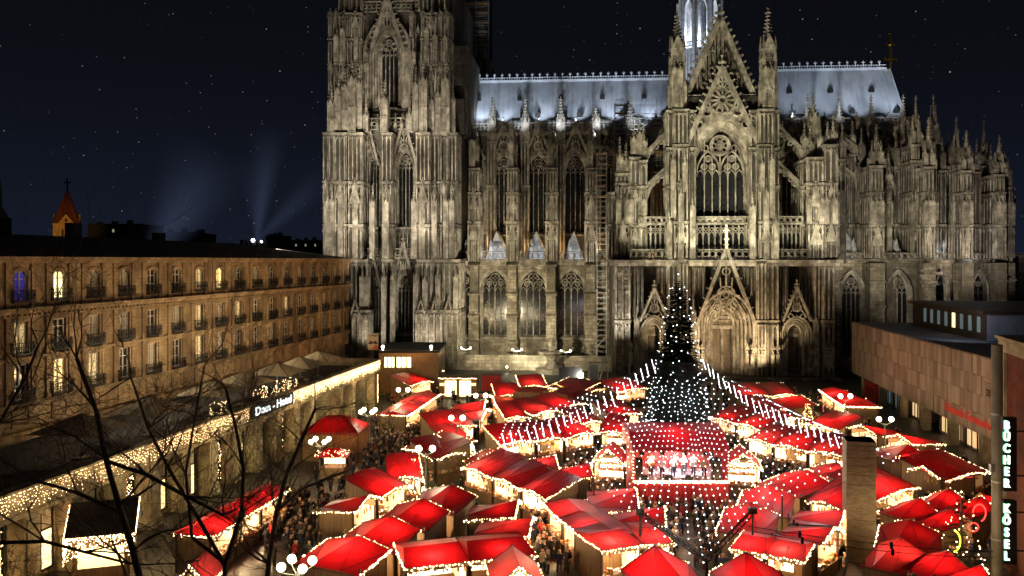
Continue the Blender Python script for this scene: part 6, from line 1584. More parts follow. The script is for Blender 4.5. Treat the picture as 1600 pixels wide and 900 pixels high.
# ---- red pavilion tent and small round-roof kiosk at the left
def pt_(p, e, col, r=.3):
    d = bpy.data.lights.new('lamp_light', 'POINT'); d.energy = e; d.color = col; d.shadow_soft_size = r
    o = bpy.data.objects.new('lamp_light', d); COL.objects.link(o); o.location = p; return o
def tent(label, px, py, w, d, h, rz, walls=True):
    p = wpt(px, py); R_ = empty('pavilion_tent', p, rz); tag(R_, label, 'tent'); FOOT.append((p.x-w/2, p.y, 0, w, d))
    m = MB(); m.add([(-w/2, 0, h), (w/2, 0, h), (w/2, d, h), (-w/2, d, h), (-w*.15, d*.5, h+1.5), (w*.15, d*.5, h+1.5)], [(0, 1, 5, 4), (1, 2, 5), (2, 3, 4, 5), (3, 0, 4)]); m.build('roof', M['canvas'], R_)
    for sx in (-1, 1):
        for y in (0, d): m = MB(); m.cyl(sx*w/2*.97, y, 0, h, .07, .07, 6); m.build('pole', M['wood_dark'], R_)
    if walls: m = MB(); m.box(-w/2+.1, w/2-.1, d-.1, d, 0, h); m.box(-w/2+.1, -w/2+.2, 0, d, 0, h); m.box(-w/2+.1, w/2*.1, .02, .1, 0, h); m.build('side_wall', M['wood'], R_)
    m = MB(); n = 18
    for i in range(n): m.box(-w/2+w*i/n, -w/2+w*(i+.8)/n, -.05, 0, h-.3, h+.02)
    m.build('valance', M['canvas'], R_)
    l = pt_(p+Vector((0, 2, h-.6)), 160, (1, .55, .25)); return R_
def pt_(p, e, col, r=.3):
    d = bpy.data.lights.new('lamp_light', 'POINT'); d.energy = e; d.color = col; d.shadow_soft_size = r
    o = bpy.data.objects.new('lamp_light', d); COL.objects.link(o); o.location = p; return o
tent('red hip-roofed pavilion tent in front of the arcade', 515, 722, 6.8, 5, 3.4, radians(-6))
p = wpt(518, 748); K_ = empty('roast_kiosk', p, 0); tag(K_, 'tiny kiosk with a glittering red roof before the pavilion tent', 'kiosk'); FOOT.append((p.x-1.6, p.y-1, 0, 3.2, 2.6))
m = MB(); m.box(-1.3, 1.3, 0, 1.8, 0, 1.1); m.build('counter', M['wood'], K_); m = MB(); m.add([(-1.7, -.4, 2.3), (1.7, -.4, 2.3), (1.7, 2.2, 2.3), (-1.7, 2.2, 2.3), (-.7, .9, 3.0), (.7, .9, 3.0)], [(0, 1, 5, 4), (1, 2, 5), (2, 3, 4, 5), (3, 0, 4)]); m.build('roof', M['canvas'], K_)
m = MB(); [m.box(x-.04, x+.04, y-.04, y+.04, 1.1, 2.3) for x in (-1.2, 1.2) for y in (.05, 1.7)]; m.build('post', M['wood_dark'], K_)
m = MB(); m.box(-1.1, 1.1, 1.5, 1.6, 1.2, 2.1); m.build('glow_panel', M['lamp_panel'], K_)
m = MB(); [m.octa(rr.uniform(-1.7, 1.7), rr.uniform(-.4, 1), 2.35+rr.uniform(0, .5), .04) for _ in range(110)]; m.build('fairy_lights', M['bulb_curtain'], K_, kind='stuff')

# ================================================================== STAGE
sp_ = wpt(1062, 800); SX = sp_.x; SY = sp_.y; k_ = SY/F
def sx(px): return (px-1062)*k_
STG = empty('stage', (SX, SY, 0)); tag(STG, 'red concert stage with a bulb-edged front below the tall fir', 'stage'); FOOT.append((SX-5, SY-.5, 0, 10, 9))
zf = 23-(752-407)*k_; zr_ = 23-(701-407)*k_; x0, x1 = sx(991), sx(1136); ds = 4.8
M['red_cloth'] = mat('red_stage_cloth', (.50, .015, .02), .6, 0, (.38, .01, .015), 1.)
M['stage_floor'] = mat('stage_floor', (.42, .36, .36), .35)
m = MB(); m.box(x0, x1, .1, ds, zf-.12, zf); m.build('floor', M['stage_floor'], STG)
m = MB(); n = 40
for i in range(n): a = x0+(x1-x0)*i/n; b = x0+(x1-x0)*(i+1)/n; y = (i % 2)*.07; m.add([(a, y, 0), (b, .07-y, 0), (b, .07-y, zf), (a, y, zf)], [(0, 1, 2, 3)])
m.build('front_drape', M['red_cloth'], STG)
m = MB(); n = 70; xa, xb = x0+.5, x1-.5
for i in range(n): a = xa+(xb-xa)*i/n; b = xa+(xb-xa)*(i+1)/n; y = ds-.3+(i % 2)*.14; y2 = ds-.3+((i+1) % 2)*.14; m.add([(a, y, zf), (b, y2, zf), (b, y2, zr_+.2), (a, y, zr_+.2)], [(0, 1, 2, 3)])
M['curtain_red'] = mat('back_curtain', (.52, .10, .09), .7); m.build('back_curtain', M['curtain_red'], STG)
for s, x in ((-1, x0), (1, x1)):
    m = MB(); m.box(x-.16, x+.16, 0, .3, 0, zr_+.3); m.box(x-.05 if s < 0 else x-.0, x+.0 if s < 0 else x+.05, .3, ds, 0, zr_+.2); m.build('side_frame', M['red_cloth'], STG)
zt_s = zr_+1.15
m = MB(); m.add([(x0-.2, -.1, zr_+.05), (x1+.2, -.1, zr_+.05), (x1+.2, 1.9, zt_s), (x0-.2, 1.9, zt_s), (x0-.4, ds+.4, zt_s+.2), (x1+.4, ds+.4, zt_s+.2)], [(0, 1, 2, 3), (3, 2, 5, 4)])
m.add([(x0-.2, -.1, zr_+.05), (x0-.2, 1.9, zt_s), (x0-.4, ds+.4, zt_s+.2), (x0-.4, ds+.4, zr_-.4)], [(0, 1, 2, 3)]); m.add([(x1+.2, -.1, zr_+.05), (x1+.2, 1.9, zt_s), (x1+.4, ds+.4, zt_s+.2), (x1+.4, ds+.4, zr_-.4)], [(3, 2, 1, 0)])
m.build('roof', M['canvas'], STG)
pt_((SX, SY+2.2, zr_+.1), 420, (1, .75, .7), .4)  # unseen lamp added to brighten the stage roof from below
m = MB(); m.box(x0, x1, -.12, .0, zr_-.25, zr_+.1); m.build('truss', M['canvas'], STG)
m = MB(); rr = random.Random(9); x = x0
while x < x1: m.octa(x, -.1, zf+.03+rr.uniform(-.05, .05), .06); m.octa(x+.06, -.12, zf-.1+rr.uniform(-.05, .05), .05); x += .12
z = zf
while z < zr_: m.octa(x0-.1, -.1, z, .05); m.octa(x1+.1, -.1, z, .035); z += .3
m.build('fairy_lights', M['bulb'], STG, kind='stuff')
for k, px in enumerate((1005, 1037, 1072, 1105)):
    m = MB(); x = sx(px); m.box(x-.2, x+.2, .6, 1.0, zr_-.75, zr_-.3); m.tube((x, .8, zr_-.3), (x, .8, zr_+.2), .03); m.tube((x-.12, .6, zr_-.55), (x-.12, .4, zr_-.6), .1, .13, 6); m.build('stage_light', M['iron'], STG)
spk = MB(); spk.box(-.32, .32, -.3, .3, 0, 1.7); spk.cyl(0, 0, 1.7, 1.75, .2); spk.mi = 1; spk.box(-.25, .25, -.33, -.3, .15, 1.55); SPK = spk.mesh('loudspeaker', [M['iron'], M['wood_dark']])
for px, lab in ((998, 'black loudspeaker tower at the left end of the stage'), (1122, 'black loudspeaker tower at the right end of the stage')):
    o = inst('loudspeaker', SPK, None, (SX+sx(px), SY+.6, zf), 0, (1.2, 1.2, 1.15)); tag(o, lab, 'loudspeaker')
wd_ = MB(); wd_.prism([(-.35, 0), (.35, 0), (.28, .42), (-.28, .42)], -.2, .25); WDG = wd_.mesh('monitor_wedge', M['iron'])
for px, lab in ((1047, 'left black floor monitor at the stage edge'), (1078, 'right black floor monitor at the stage edge'), (1008, 'dark amplifier box behind the left loudspeaker')):
    o = inst('floor_monitor', WDG, None, (SX+sx(px), SY+.5, zf)); tag(o, lab, 'floor monitor')
for (px, y, e, col) in ((1040, 1.6, 260, (.85, .78, 1)), (1062, 2.2, 330, (1, .9, .95)), (1085, 1.6, 260, (1, .72, .80)), (1015, 2.0, 120, (1, .6, .3)), (1108, 2.0, 140, (1, .7, .4))):
    l = bpy.data.lights.new('stage_lamp', 'SPOT'); l.energy = e*7; l.color = col; l.spot_size = radians(85); l.spot_blend = .6; l.shadow_soft_size = .1
    lo_ = bpy.data.objects.new('stage_lamp', l); COL.objects.link(lo_); lo_.parent = STG; lo_.location = (sx(px), .9, zr_-.5); lo_.rotation_euler = (Vector((sx(px)*.9, 3.2, zf))-Vector(lo_.location)).to_track_quat('-Z', 'Y').to_euler()

# ================================================================== FIR TREES
M['fir'] = mat('fir_needles', (.020, .045, .022), .6, 0, (.010, .026, .012), 3.)
M['bark'] = mat('fir_bark', (.09, .06, .04), .8)
def fir(label, loc, h, r, seed=1, density=1.0, bulb='bulb_white', nb=0, br=.07, group=None, waist=None, needle=.42):
    R_ = empty('fir_tree', loc); tag(R_, label, 'fir tree', group); q = random.Random(seed)
    m = MB(); m.cyl(0, 0, 0, h*.96, r*.09+.05, .04, 8); m.build('trunk', M['bark'], R_)
    m = MB(); tiers = int(h/.42*density**.5)
    for t in range(tiers):
        f = t/tiers; z = h*(.05+.93*f); rad = prof(f, r, waist)
        n = max(5, int(rad*7*density))
        for i in range(n):
            a = q.uniform(0, 2*pi); L_ = rad*q.uniform(.72, 1.08); s = q.uniform(.25, .5)
            d = Vector((cos(a), sin(a), 0)); k = max(2, int(L_/.5))
            for j in range(k):
                g = 1-(j+q.random())/k*.62
                c = d*L_*g+Vector((0, 0, z-L_*.28*g+.1*q.random())); w = needle*(1.15-g*.5)*q.uniform(.7, 1.2); sd = d.cross(Vector((0, 0, 1)))
                p0 = c-d*w*.8; p1 = c+sd*w*.5-Vector((0, 0, w*.25)); p2 = c+d*w-Vector((0, 0, w*.2)); p3 = c-sd*w*.5-Vector((0, 0, w*.25))
                m.add([tuple(p0), tuple(p1), tuple(p2), tuple(p3)], [(0, 1, 2, 3)])
    m.build('crown', M['fir'], R_)
    if nb:
        m = MB(); k = 0; rows = int(sqrt(nb*h/(2*pi*r*.62)))
        for row in range(rows):
            f = .02+.95*row/rows; rad = prof(f, r, waist)*1.04; n = max(2, int(2*pi*rad/(h/rows)*.95)); o = q.random()*6
            for i in range(n):
                a = o+2*pi*i/n+q.uniform(-.3, .3); m.octa(cos(a)*rad, sin(a)*rad, h*f+q.uniform(-.35, .35)+.2, br*q.uniform(.75, 1.2))
        m.octa(0, 0, h+.1, br*1.4); m.build('string_lights', M[bulb], R_, kind='stuff')
    return R_
def prof(f, r, waist):
    if waist is None: return r*(1-f)**.85+.12
    # tall slim tree: broad skirt below, column above, pointed tip
    pts = waist
    for (a, ra), (b, rb) in zip(pts[:-1], pts[1:]):
        if f <= b: return r*(ra+(rb-ra)*(f-a)/(b-a))
    return .1
TP = wpt(1060, 728); TY = TP.y; kt = TY/F; HT = 23-(430-407)*kt
def tf(y): return (23-(y-407)*kt)/HT
skirt = [(0, 1.02), (tf(665), .98), (tf(630), .88), (tf(595), .76), (tf(560), .66), (tf(520), .54), (tf(480), .40), (tf(450), .24), (1, .03)]
fir('towering christmas fir dotted with white bulbs behind the stage', (TP.x, TP.y, 0), HT, 49*kt, 3, 3.4, 'bulb_white', 270, .056, waist=skirt, needle=.46)
FOOT.append((TP.x-4, TP.y-3, 0, 8, 7))
for (px, py, h, r, lab, b, nb) in ((575, 672, 4.5, 1.5, 'dark fir beside the four-globe lamp at the arcade end', 'bulb', 0), (596, 650, 4, 1.4, 'dark fir between the two left street lamps', 'bulb', 0), (608, 690, 4.2, 1.6, 'dark fir above the crowd left of the slanted row', 'bulb', 0),
        (668, 762, 4.2, 1.3, 'dark fir beside the stepped stall row', 'bulb', 0), (648, 778, 3.6, 1.1, 'small fir glowing with warm bulbs beside the left lit row', 'bulb', 170), (1348, 655, 3.6, 1.2, 'green fir right of the star-marked stall', 'bulb', 0),
        (1320, 667, 3.0, .8, 'small glowing fir before the star-marked stall', 'bulb', 120), (1502, 905, 6.2, 1.7, 'fir with red and yellow light ornaments at the lower right', 'bulb', 60), (733, 728, 3.4, .7, 'slim glowing fir left of the central row', 'bulb', 150), (1408, 735, 3.2, .7, 'slim glowing fir at the right wine red stall', 'bulb', 110),
        (862, 640, 3.2, .8, 'glowing golden fir in the nave side cluster', 'bulb_gold', 110), (1262, 672, 3.4, .8, 'glowing golden fir left of the golden eaves row', 'bulb_gold', 120)):
    p = wpt(px, py); fir(lab, p, h, r, px, 1.0, b, nb, .05, needle=.3)
p = wpt(1502, 905)
OR = empty('light_ornament', p); tag(OR, 'red curled light ornament hanging on the lower right fir', 'ornament'); m = MB()
for i in range(26): a = -1.2+i*.17; m.octa(.55+cos(a)*.45, -1.3, 5.2+sin(a)*.6, .07)
for i in range(14): a = i*.45; m.octa(.1+cos(a)*.35, -1.35, 4.2+sin(a)*.3, .07)
m.build('red_bulbs', M['bulb_red'], OR, kind='stuff')
OR = empty('light_ornament', p); tag(OR, 'yellow-green curved light ornament on the lower right fir', 'ornament'); m = MB()
for i in range(22): a = -1.4+i*.13; m.octa(-1.3+cos(a)*.5, -1.3, 3.2+sin(a)*.75, .07)
m.build('yellow_bulbs', M['bulb_green'], OR, kind='stuff')

# ================================================================== NET OF LIGHTS
NET = empty('light_net_canopy', (TP.x, TP.y, 0)); tag(NET, 'huge tent-shaped net of white bulbs spreading from the fir over the stalls', 'light net', None)
attach = 23-(562-407)*kt
ring = [((790, 662), 5.2), ((778, 690), 5.0), ((838, 702), 5.0), ((893, 718), 4.6), ((928, 742), 4.6), ((958, 772), 4.6), ((1002, 806), 4.5), ((1045, 842), 4.3), ((1104, 880), 4.1), ((1140, 842), 4.3), ((1178, 800), 4.6), ((1222, 772), 4.6), ((1262, 752), 4.6), ((1318, 738), 4.8), ((1362, 726), 5.0), ((1408, 716), 5.0), ((1345, 690), 5.2), ((1315, 676), 5.4)]
rp = [wpt(*q, z) for q, z in ring]
def along(ps, n):
    Ls = [0]
    for a, b in zip(ps[:-1], ps[1:]): Ls.append(Ls[-1]+(b-a).length)
    out_ = []
    for i in range(n):
        t = Ls[-1]*i/(n-1); j = max(k for k in range(len(ps)) if Ls[k] <= t+1e-6); j = min(j, len(ps)-2)
        f = (t-Ls[j])/(Ls[j+1]-Ls[j]); out_.append(ps[j].lerp(ps[j+1], f))
    return out_
NC = 58; outer = along(rp, NC); nm_ = MB(); nw = MB(); rows_ = []
for i, o_ in enumerate(outer):
    d = Vector((o_.x-TP.x, o_.y-TP.y, 0)); s = d.length; dn = d.normalized()
    p0 = Vector((TP.x, TP.y, attach))+dn*(34*kt); p1 = o_; L_ = (p1-p0).length; n = max(6, int(L_/1.02)); pts = []
    for j in range(n+1):
        f = j/n; c = p0.lerp(p1, f); c.z -= 4*f*(1-f)*L_*.022; pts.append(c)
    for j in range(n): nw.tube(pts[j]-TP, pts[j+1]-TP, .012, n=3)
    rows_.append(pts)
    for j in range(1, n+1):
        # thin out close to the tree so the spacing stays even
        f = j/n; every = 1 if f > .46 else (2 if f > .2 else 5)
        if (i+j//3) % every == 0 and f > .12:
            c = pts[j]-TP-Vector((0, 0, .08)); nm_.octa(c.x, c.y, c.z, .05*(.8+.4*((i*7+j*3) % 5)/4))
mx = max(len(p) for p in rows_)
for a, b in zip(rows_[:-1], rows_[1:]):
    for j in range(2, min(len(a), len(b)), 2): nw.tube(a[j]-TP, b[j]-TP, .010, n=3)
nm_.build('net_bulbs', M['bulb_white'], NET, kind='stuff'); nw.build('net_cables', M['wire'], NET, kind='stuff')
for (px, py, z, e) in ((960, 640, 8, 900), (900, 680, 7, 700), (1060, 760, 7, 900), (1010, 790, 6.5, 600), (1180, 660, 8, 900), (1260, 700, 7, 800)):
    pt_(wpt(px, py, z), e*.5, (1, .90, .86), .8)  # unseen lamps added to throw the net bulbs' combined light on the roofs
# masts at the rim
mm_ = MB(); mm_.cyl(0, 0, 0, 4.6, .07, .06, 6)
MST = mm_.mesh('mast', M['wood_dark'])
mlabs = ['far left rim', 'left rim behind the dotted row', 'left rim beside the kiosk', 'left rim beside the crimson stall', 'right rim beside the right block', 'right rim behind the pillar', 'far right rim']
for lb, i in zip(mlabs, (0, 2, 4, 6, 11, 13, 15)):
    o = inst('net_mast', MST, None, (rp[i].x, rp[i].y, 0)); tag(o, 'slim mast holding the light net at the '+lb, 'mast')
# twin booms meeting at the front
J = rp[8]+Vector((0, 0, .15)); 
for (px, py, lab) in ((1000, 803, 'left dark truss boom of the V under the light net'), (1176, 801, 'right dark truss boom of the V under the light net')):
    E = wpt(px, py, 4.9); BO = empty('truss_boom', J); tag(BO, lab, 'boom'); m = MB(); e = E-J; sd = e.cross(Vector((0, 0, 1))).normalized()*.16
    for off in (sd, -sd, Vector((0, 0, .28))): m.tube(off, e+off, .05, n=5)
    m.build('chord', M['iron'], BO)
    m = MB(); k = 12
    for i in range(k):
        a = e*(i/k); b = e*((i+1)/k); m.tube(a+sd, b-sd, .025, n=4); m.tube(a-sd, b+Vector((0, 0, .28)), .025, n=4); m.tube(b+Vector((0, 0, .28)), b+sd, .025, n=4)
    m.build('lattice', M['iron'], BO, kind='stuff')
    m = MB(); m.tube(e, e-Vector((0, 0, 1.6)), .07, n=5); m.box(e.x-.28, e.x+.28, e.y-.2, e.y+.2, e.z-.05, e.z+.35); m.build('head', M['iron'], BO)
o = empty('front_mast', (J.x, J.y, 0)); tag(o, 'short post carrying the joint of the two booms', 'mast'); m = MB(); m.cyl(0, 0, 0, J.z, .12, .1, 8); m.build('post', M['wood_dark'], o)
# drop-light garlands from the fir to both sides
for side, pts_, lab in ((0, ((1018, 562, 0), (985, 590, 2), (940, 622, 4), (900, 642, 6), (865, 655, 7), (828, 668, 8), (778, 680, 9)), 'left garland of hanging white drop lights from the fir'),
                        (1, ((1098, 562, 0), (1130, 592, 2), (1165, 618, 3), (1205, 636, 5), (1240, 655, 7), (1282, 672, 8), (1322, 686, 9)), 'right garland of hanging white drop lights from the fir')):
    G = empty('drop_light_garland', (TP.x, TP.y, 0)); tag(G, lab, 'garland', 'garlands of drop lights'); P_ = []
    end = rp[1] if side == 0 else rp[-1]
    Y0 = TY; Y1 = end.y
    for k, (px, py, _) in enumerate(pts_):
        f = k/(len(pts_)-1); P_.append(dpt(px, py, Y0+(Y1-Y0)*f)-TP)
    q = along(P_, 46); m = MB(); w_ = MB(); rr = random.Random(side)
    for a, b in zip(q[:-1], q[1:]): w_.tube(a, b, .02, n=4)
    for i, c in enumerate(q):
        L_ = rr.uniform(.7, 1.15); k = 8; sl = rr.uniform(.15, .35)
        if i % 2 == 0:
            for j in range(k+4): z = L_*j/k; m.octa(c.x+sl*z, c.y, c.z-z, .042+.016*(j % 2))
    m.build('drop_lights', M['bulb_white'], G, kind='stuff'); w_.build('cable', M['wire'], G)

# ================================================================== STREET LAMPS
def lamp_post(label, px, py, h, n=4, r=.24, e=230, spread=.75, rot=0.3):
    """pole top with globes seen around (px, py) at height h"""
    p = wpt(px, py, h); R_ = empty('street_lamp', (p.x, p.y, 0), rot); tag(R_, label, 'street lamp', 'globe street lamps')
    m = MB(); m.cyl(0, 0, 0, h-.5, .09, .06, 8); m.cyl(0, 0, 0, .8, .16, .12, 8); m.build('pole', M['greystone'], R_)
    arm = MB()
    for i in range(n):
        a = 2*pi*i/n+.4 if n > 2 else pi*i; x, y = cos(a)*spread, sin(a)*spread
        arm.tube((0, 0, h-.7), (x, y, h-.35), .035, n=5); arm.tube((x, y, h-.35), (x, y, h-.15), .08, .1, 6)
        g = MB(); g.ball(x, y, h, r, 10, 7); g.build('globe', M['globe'], R_, smooth=True)
    arm.build('arm', M['greystone'], R_)
    l = bpy.data.lights.new('lamp_light', 'POINT'); l.energy = e; l.color = (1, .84, .52); l.shadow_soft_size = .5
    lo_ = bpy.data.objects.new('lamp_light', l); COL.objects.link(lo_); lo_.parent = R_; lo_.location = (0, 0, h+.45)
for a in ((('near candelabra lamp with four clear globes at the bottom left'), 464, 881, 5.0, 4, .26, 420, .95, 0.2), ('four-globe lamp above the red pavilion tent', 500, 688, 5.2, 4, .24, 420, .95), ('four-globe lamp at the end of the arcade', 575, 642, 5.2, 4, .26, 420, .95),
          ('double lamp by the pavilion side of the plaza', 630, 609, 5.2, 2, .3, 350, .65, 0), ('double lamp before the left nave bay on the open plaza', 751, 618, 5.2, 2, .3, 350, .65, 0), ('double lamp above the golden counter stall', 714, 653, 5.2, 2, .3, 420, .65, 0),
          ('double lamp beside the stall with yellow roof spots', 665, 701, 5.2, 2, .3, 420, .65, 0), ('double lamp over the star-marked stall', 1321, 619, 5.2, 2, .3, 350, .65, 0), ('double lamp on the museum pavement', 1383, 655, 5.2, 2, .28, 350, .7, 0)):
    lamp_post(*a)
for (px, v_, z, lab) in ((728, 5, 4.6, 'small twin lamp at the foot of the tower corner'), (808, 5, 4.4, 'small twin lamp left of the fountain'), (884, 4, 4.3, 'small twin lamp right of the fountain')):
    q = cw(cu(px, v_), v_); R_ = empty('street_lamp', q, 0); tag(R_, lab, 'street lamp', 'globe street lamps'); m = MB(); m.cyl(0, 0, 0, z, .07, .05, 6); m.build('pole', M['greystone'], R_)
    for x in (-.95, .95): m = MB(); m.tube((0, 0, z-.1), (x, 0, z+.05), .035, n=4); m.ball(x, 0, z+.25, .2, 8, 5); m.build('globe', M['globe'], R_)
    pt_(q+Vector((0, -.4, z+.6)), 160, (1, .85, .55))
# floor light
q = cw(cu(792, 5), 5, 1.0); o = MB(); o.ball(0, 0, 0, .22, 8, 5); o = o.build('ground_lamp', M['globe'], None, q); tag(o, 'single bright lamp in front of the dark terrace', 'lamp')
# wire with insulators across the lower right
def wire(label, p, q, sag, n=24, beads=()):
    m = MB(); p, q = Vector(p), Vector(q); P_ = [p.lerp(q, i/n)-Vector((0, 0, sag*4*(i/n)*(1-i/n))) for i in range(n+1)]
    for a, b in zip(P_[:-1], P_[1:]): m.tube(a-p, b-p, .022, n=4)
    for f in beads: c = P_[int(f*n)]-p; m.cyl(c.x, c.y, c.z-.18, c.z+.18, .09, .09, 6)
    tag(m.build('overhead_wire', M['iron'], None, p), label, 'wire')
wire('upper thin overhead wire running past the stone pillar', dpt(1170, 822, 46), dpt(1552, 862, 46), .25, beads=(.22, .62))
wire('lower thin overhead wire running past the stone pillar', dpt(1175, 830, 46), dpt(1552, 872, 46), .3, beads=(.22, .62))
wire('thick dark cable from the pillar top toward the stalls', dpt(1250, 775, 56), dpt(1320, 752, 60), .2)
# ================================================================== PEOPLE
M['skin'] = mat('skin', (.50, .28, .18), .6)
M['jeans'] = mat('dark_trousers', (.025, .03, .05), .8); M['trousers'] = mat('black_trousers', (.015, .014, .014), .8)
M['hair1'] = mat('brown_hair', (.04, .02, .01), .7); M['hair2'] = mat('blond_hair', (.35, .22, .09), .7); M['hat'] = mat('wool_hat', (.30, .28, .25), .9)
COATS = [('black', (.014, .013, .014)), ('dark brown', (.06, .032, .018)), ('navy blue', (.015, .022, .06)), ('grey', (.12, .115, .11)), ('red', (.38, .02, .018)), ('beige', (.40, .29, .18)), ('olive green', (.06, .065, .03))]
CM = {n: mat(n.replace(' ', '_')+'_coat', c, .85) for n, c in COATS}
CM['white'] = mat('white_shirt', (.75, .72, .70), .8); CM['yellow'] = mat('yellow_vest', (.75, .70, .05), .7)
def person_mesh(mats, pose, sub=0, long_coat=True, hair_long=False):
    """one continuous body grown over a posed skeleton"""
    st, la, ra, lean, turn = pose                      # stride, left arm, right arm, lean, head turn
    J = {}
    J['pel'] = Vector((0, 0, .95)); J['sp'] = Vector((0, -lean*.4, 1.18)); J['ch'] = Vector((0, -lean, 1.38)); J['nk'] = Vector((0, -lean*1.15, 1.50)); J['hd'] = Vector((turn*.02, -lean*1.2-.015, 1.62)); J['tp'] = Vector((turn*.02, -lean*1.2-.01, 1.73))
    arms = {'down': ((.27, .02, 1.15), (.29, -.06, .90)), 'hold': ((.27, .0, 1.16), (.12, -.26, 1.14)), 'out': ((.29, -.05, 1.16), (.24, -.34, 1.08)), 'up': ((.30, -.08, 1.22), (.20, -.22, 1.46)), 'pocket': ((.32, .06, 1.14), (.22, -.02, .96)), 'play': ((.30, -.04, 1.14), (.02, -.26, 1.22)), 'drum': ((.34, -.08, 1.20), (.30, -.36, 1.32))}
    ed = [('pel', 'sp'), ('sp', 'ch'), ('ch', 'nk'), ('nk', 'hd'), ('hd', 'tp')]
    for s, nm, ar, f in ((-1, 'l', la, st), (1, 'r', ra, -st)):
        J[nm+'h'] = Vector((s*.10, 0, .90)); J[nm+'k'] = Vector((s*.11, -abs(f)*.35-f*.15-.01, .50)); J[nm+'a'] = Vector((s*.11, -f*.5, .09)); J[nm+'t'] = Vector((s*.13, -f*.5-.17, .045))
        J[nm+'s'] = Vector((s*.19, -lean*.95, 1.40)); e, h_ = arms[ar]; J[nm+'e'] = Vector((s*e[0], e[1]-lean*.8, e[2])); J[nm+'w'] = Vector((s*h_[0], h_[1]-lean*.8, h_[2]))
        J[nm+'f'] = J[nm+'w']+(J[nm+'w']-J[nm+'e']).normalized()*.11
        ed += [('pel', nm+'h'), (nm+'h', nm+'k'), (nm+'k', nm+'a'), (nm+'a', nm+'t'), ('ch', nm+'s'), (nm+'s', nm+'e'), (nm+'e', nm+'w'), (nm+'w', nm+'f')]
    R = dict(pel=.165, sp=.155, ch=.165, nk=.062, hd=.105, tp=.085)
    for nm in 'lr': R.update({nm+'h': .105, nm+'k': .075, nm+'a': .05, nm+'t': .045, nm+'s': .085, nm+'e': .062, nm+'w': .045, nm+'f': .032})
    bm = bmesh.new(); sk = bm.verts.layers.skin.verify(); V_ = {}
    for k, p in J.items():
        v_ = bm.verts.new(p); r = R[k]; v_[sk].radius = (r, r*(.8 if k in ('pel', 'sp', 'ch') else 1)); v_[sk].use_root = (k == 'pel'); V_[k] = v_
    for a, b in ed: bm.edges.new((V_[a], V_[b]))
    me = bpy.data.meshes.new('body'); bm.to_mesh(me); bm.free()
    o = bpy.data.objects.new('tmp', me); COL.objects.link(o); md_ = o.modifiers.new('s', 'SKIN'); md_.branch_smoothing = .4
    if sub: sm = o.modifiers.new('u', 'SUBSURF'); sm.levels = sub; sm.render_levels = sub
    bpy.context.view_layer.update()
    m2 = bpy.data.meshes.new_from_object(o.evaluated_get(bpy.context.evaluated_depsgraph_get())); bpy.data.objects.remove(o)
    m2.materials.clear()
    for m in mats: m2.materials.append(m)                # coat, trousers, skin, hair
    hd = J['hd']
    for p in m2.polygons:
        c = p.center
        if c.z < (.74 if long_coat else .92): i = 1
        elif c.z > 1.47 and abs(c.x) < .16: i = 3 if (c.z > 1.69 or c.y > hd.y+.035) else 2
        else: i = 0
        if min((c-J['lf']).length, (c-J['rf']).length, (c-J['lw']).length*1.3, (c-J['rw']).length*1.3) < .085: i = 2
        p.material_index = i; p.use_smooth = bool(sub)
    m2.name = 'person'; return m2
POSES = [(.0, 'pocket', 'pocket', .0, 0), (.35, 'down', 'down', .05, 1), (-.4, 'down', 'hold', .06, -1), (.1, 'hold', 'hold', .02, 0), (.0, 'hold', 'up', .0, 1), (.45, 'down', 'out', .08, 0), (.05, 'down', 'pocket', -.02, -1), (-.3, 'pocket', 'down', .04, 1)]
rng = random.Random(21)
PM = []
for i, (n, _) in enumerate(COATS):
    for j in range(2):
        k = (i*2+j) % len(POSES); hr = M[('hair1', 'hair2', 'hat', 'hair1')[(i+j*3) % 4]]
        PM.append((n, person_mesh([CM[n], M['jeans' if (i+j) % 2 else 'trousers'], M['skin'], hr], POSES[k])))
wts = [6, 6, 4, 4, 3, 3, 3, 3, 1.0, 1.0, 1.5, 1.5, 1.5, 1.5]
# walkable region of the square, in world metres, from ground points of the photo
reg = [wpt(*p) for p in ((395, 905), (440, 800), (470, 760), (545, 700), (600, 655), (612, 600), (700, 600), (780, 605), (960, 600), (1280, 612), (1345, 600), (1400, 640), (1470, 690), (1550, 760), (1560, 905))]
def inside(x, y):
    c = False; n = len(reg)
    for i in range(n):
        a, b = reg[i], reg[(i+1) % n]
        if (a.y > y) != (b.y > y) and x < (b.x-a.x)*(y-a.y)/(b.y-a.y)+a.x: c = not c
    return c
def blocked(x, y, mg=.25):
    for (fx, fy, rz, w, d) in FOOT:
        dx, dy = x-fx, y-fy; c, s = cos(rz), sin(rz); lx, ly = dx*c+dy*s, -dx*s+dy*c
        if -mg < lx < w+mg and -mg-.2 < ly < d+mg: return True
    return (abs(x-PLr.x) < 1.6 and abs(y-PLr.y) < 1.6)
hot = [(wpt(560, 700), 11, .95), (wpt(600, 690), 9, .9), (wpt(1060, 830), 9, .95), (wpt(1230, 740), 9, .8), (wpt(1000, 780), 6, .7), (wpt(980, 740), 6, .8), (wpt(900, 860), 6, .8), (wpt(700, 610), 10, .35), (wpt(1300, 860), 9, .75), (wpt(440, 830), 8, .6), (wpt(1500, 790), 7, .5), (wpt(820, 660), 7, .6)]
cand = []; tries = 0
while len(cand) < 1250 and tries < 60000:
    tries += 1; x = rng.uniform(-24, 50); y = rng.uniform(50, 140)
    if not inside(x, y) or blocked(x, y): continue
    dn = .16
    for (c, r, k) in hot:
        if (c.x-x)**2+(c.y-y)**2 < r*r: dn = max(dn, k)
    if rng.random() > dn: continue
    if any((x-a)**2+(y-b)**2 < .30 for a, b in cand[-400:]): continue
    cand.append((x, y))
cand.sort(key=lambda p: p[1])
STX, STY = SX, SY
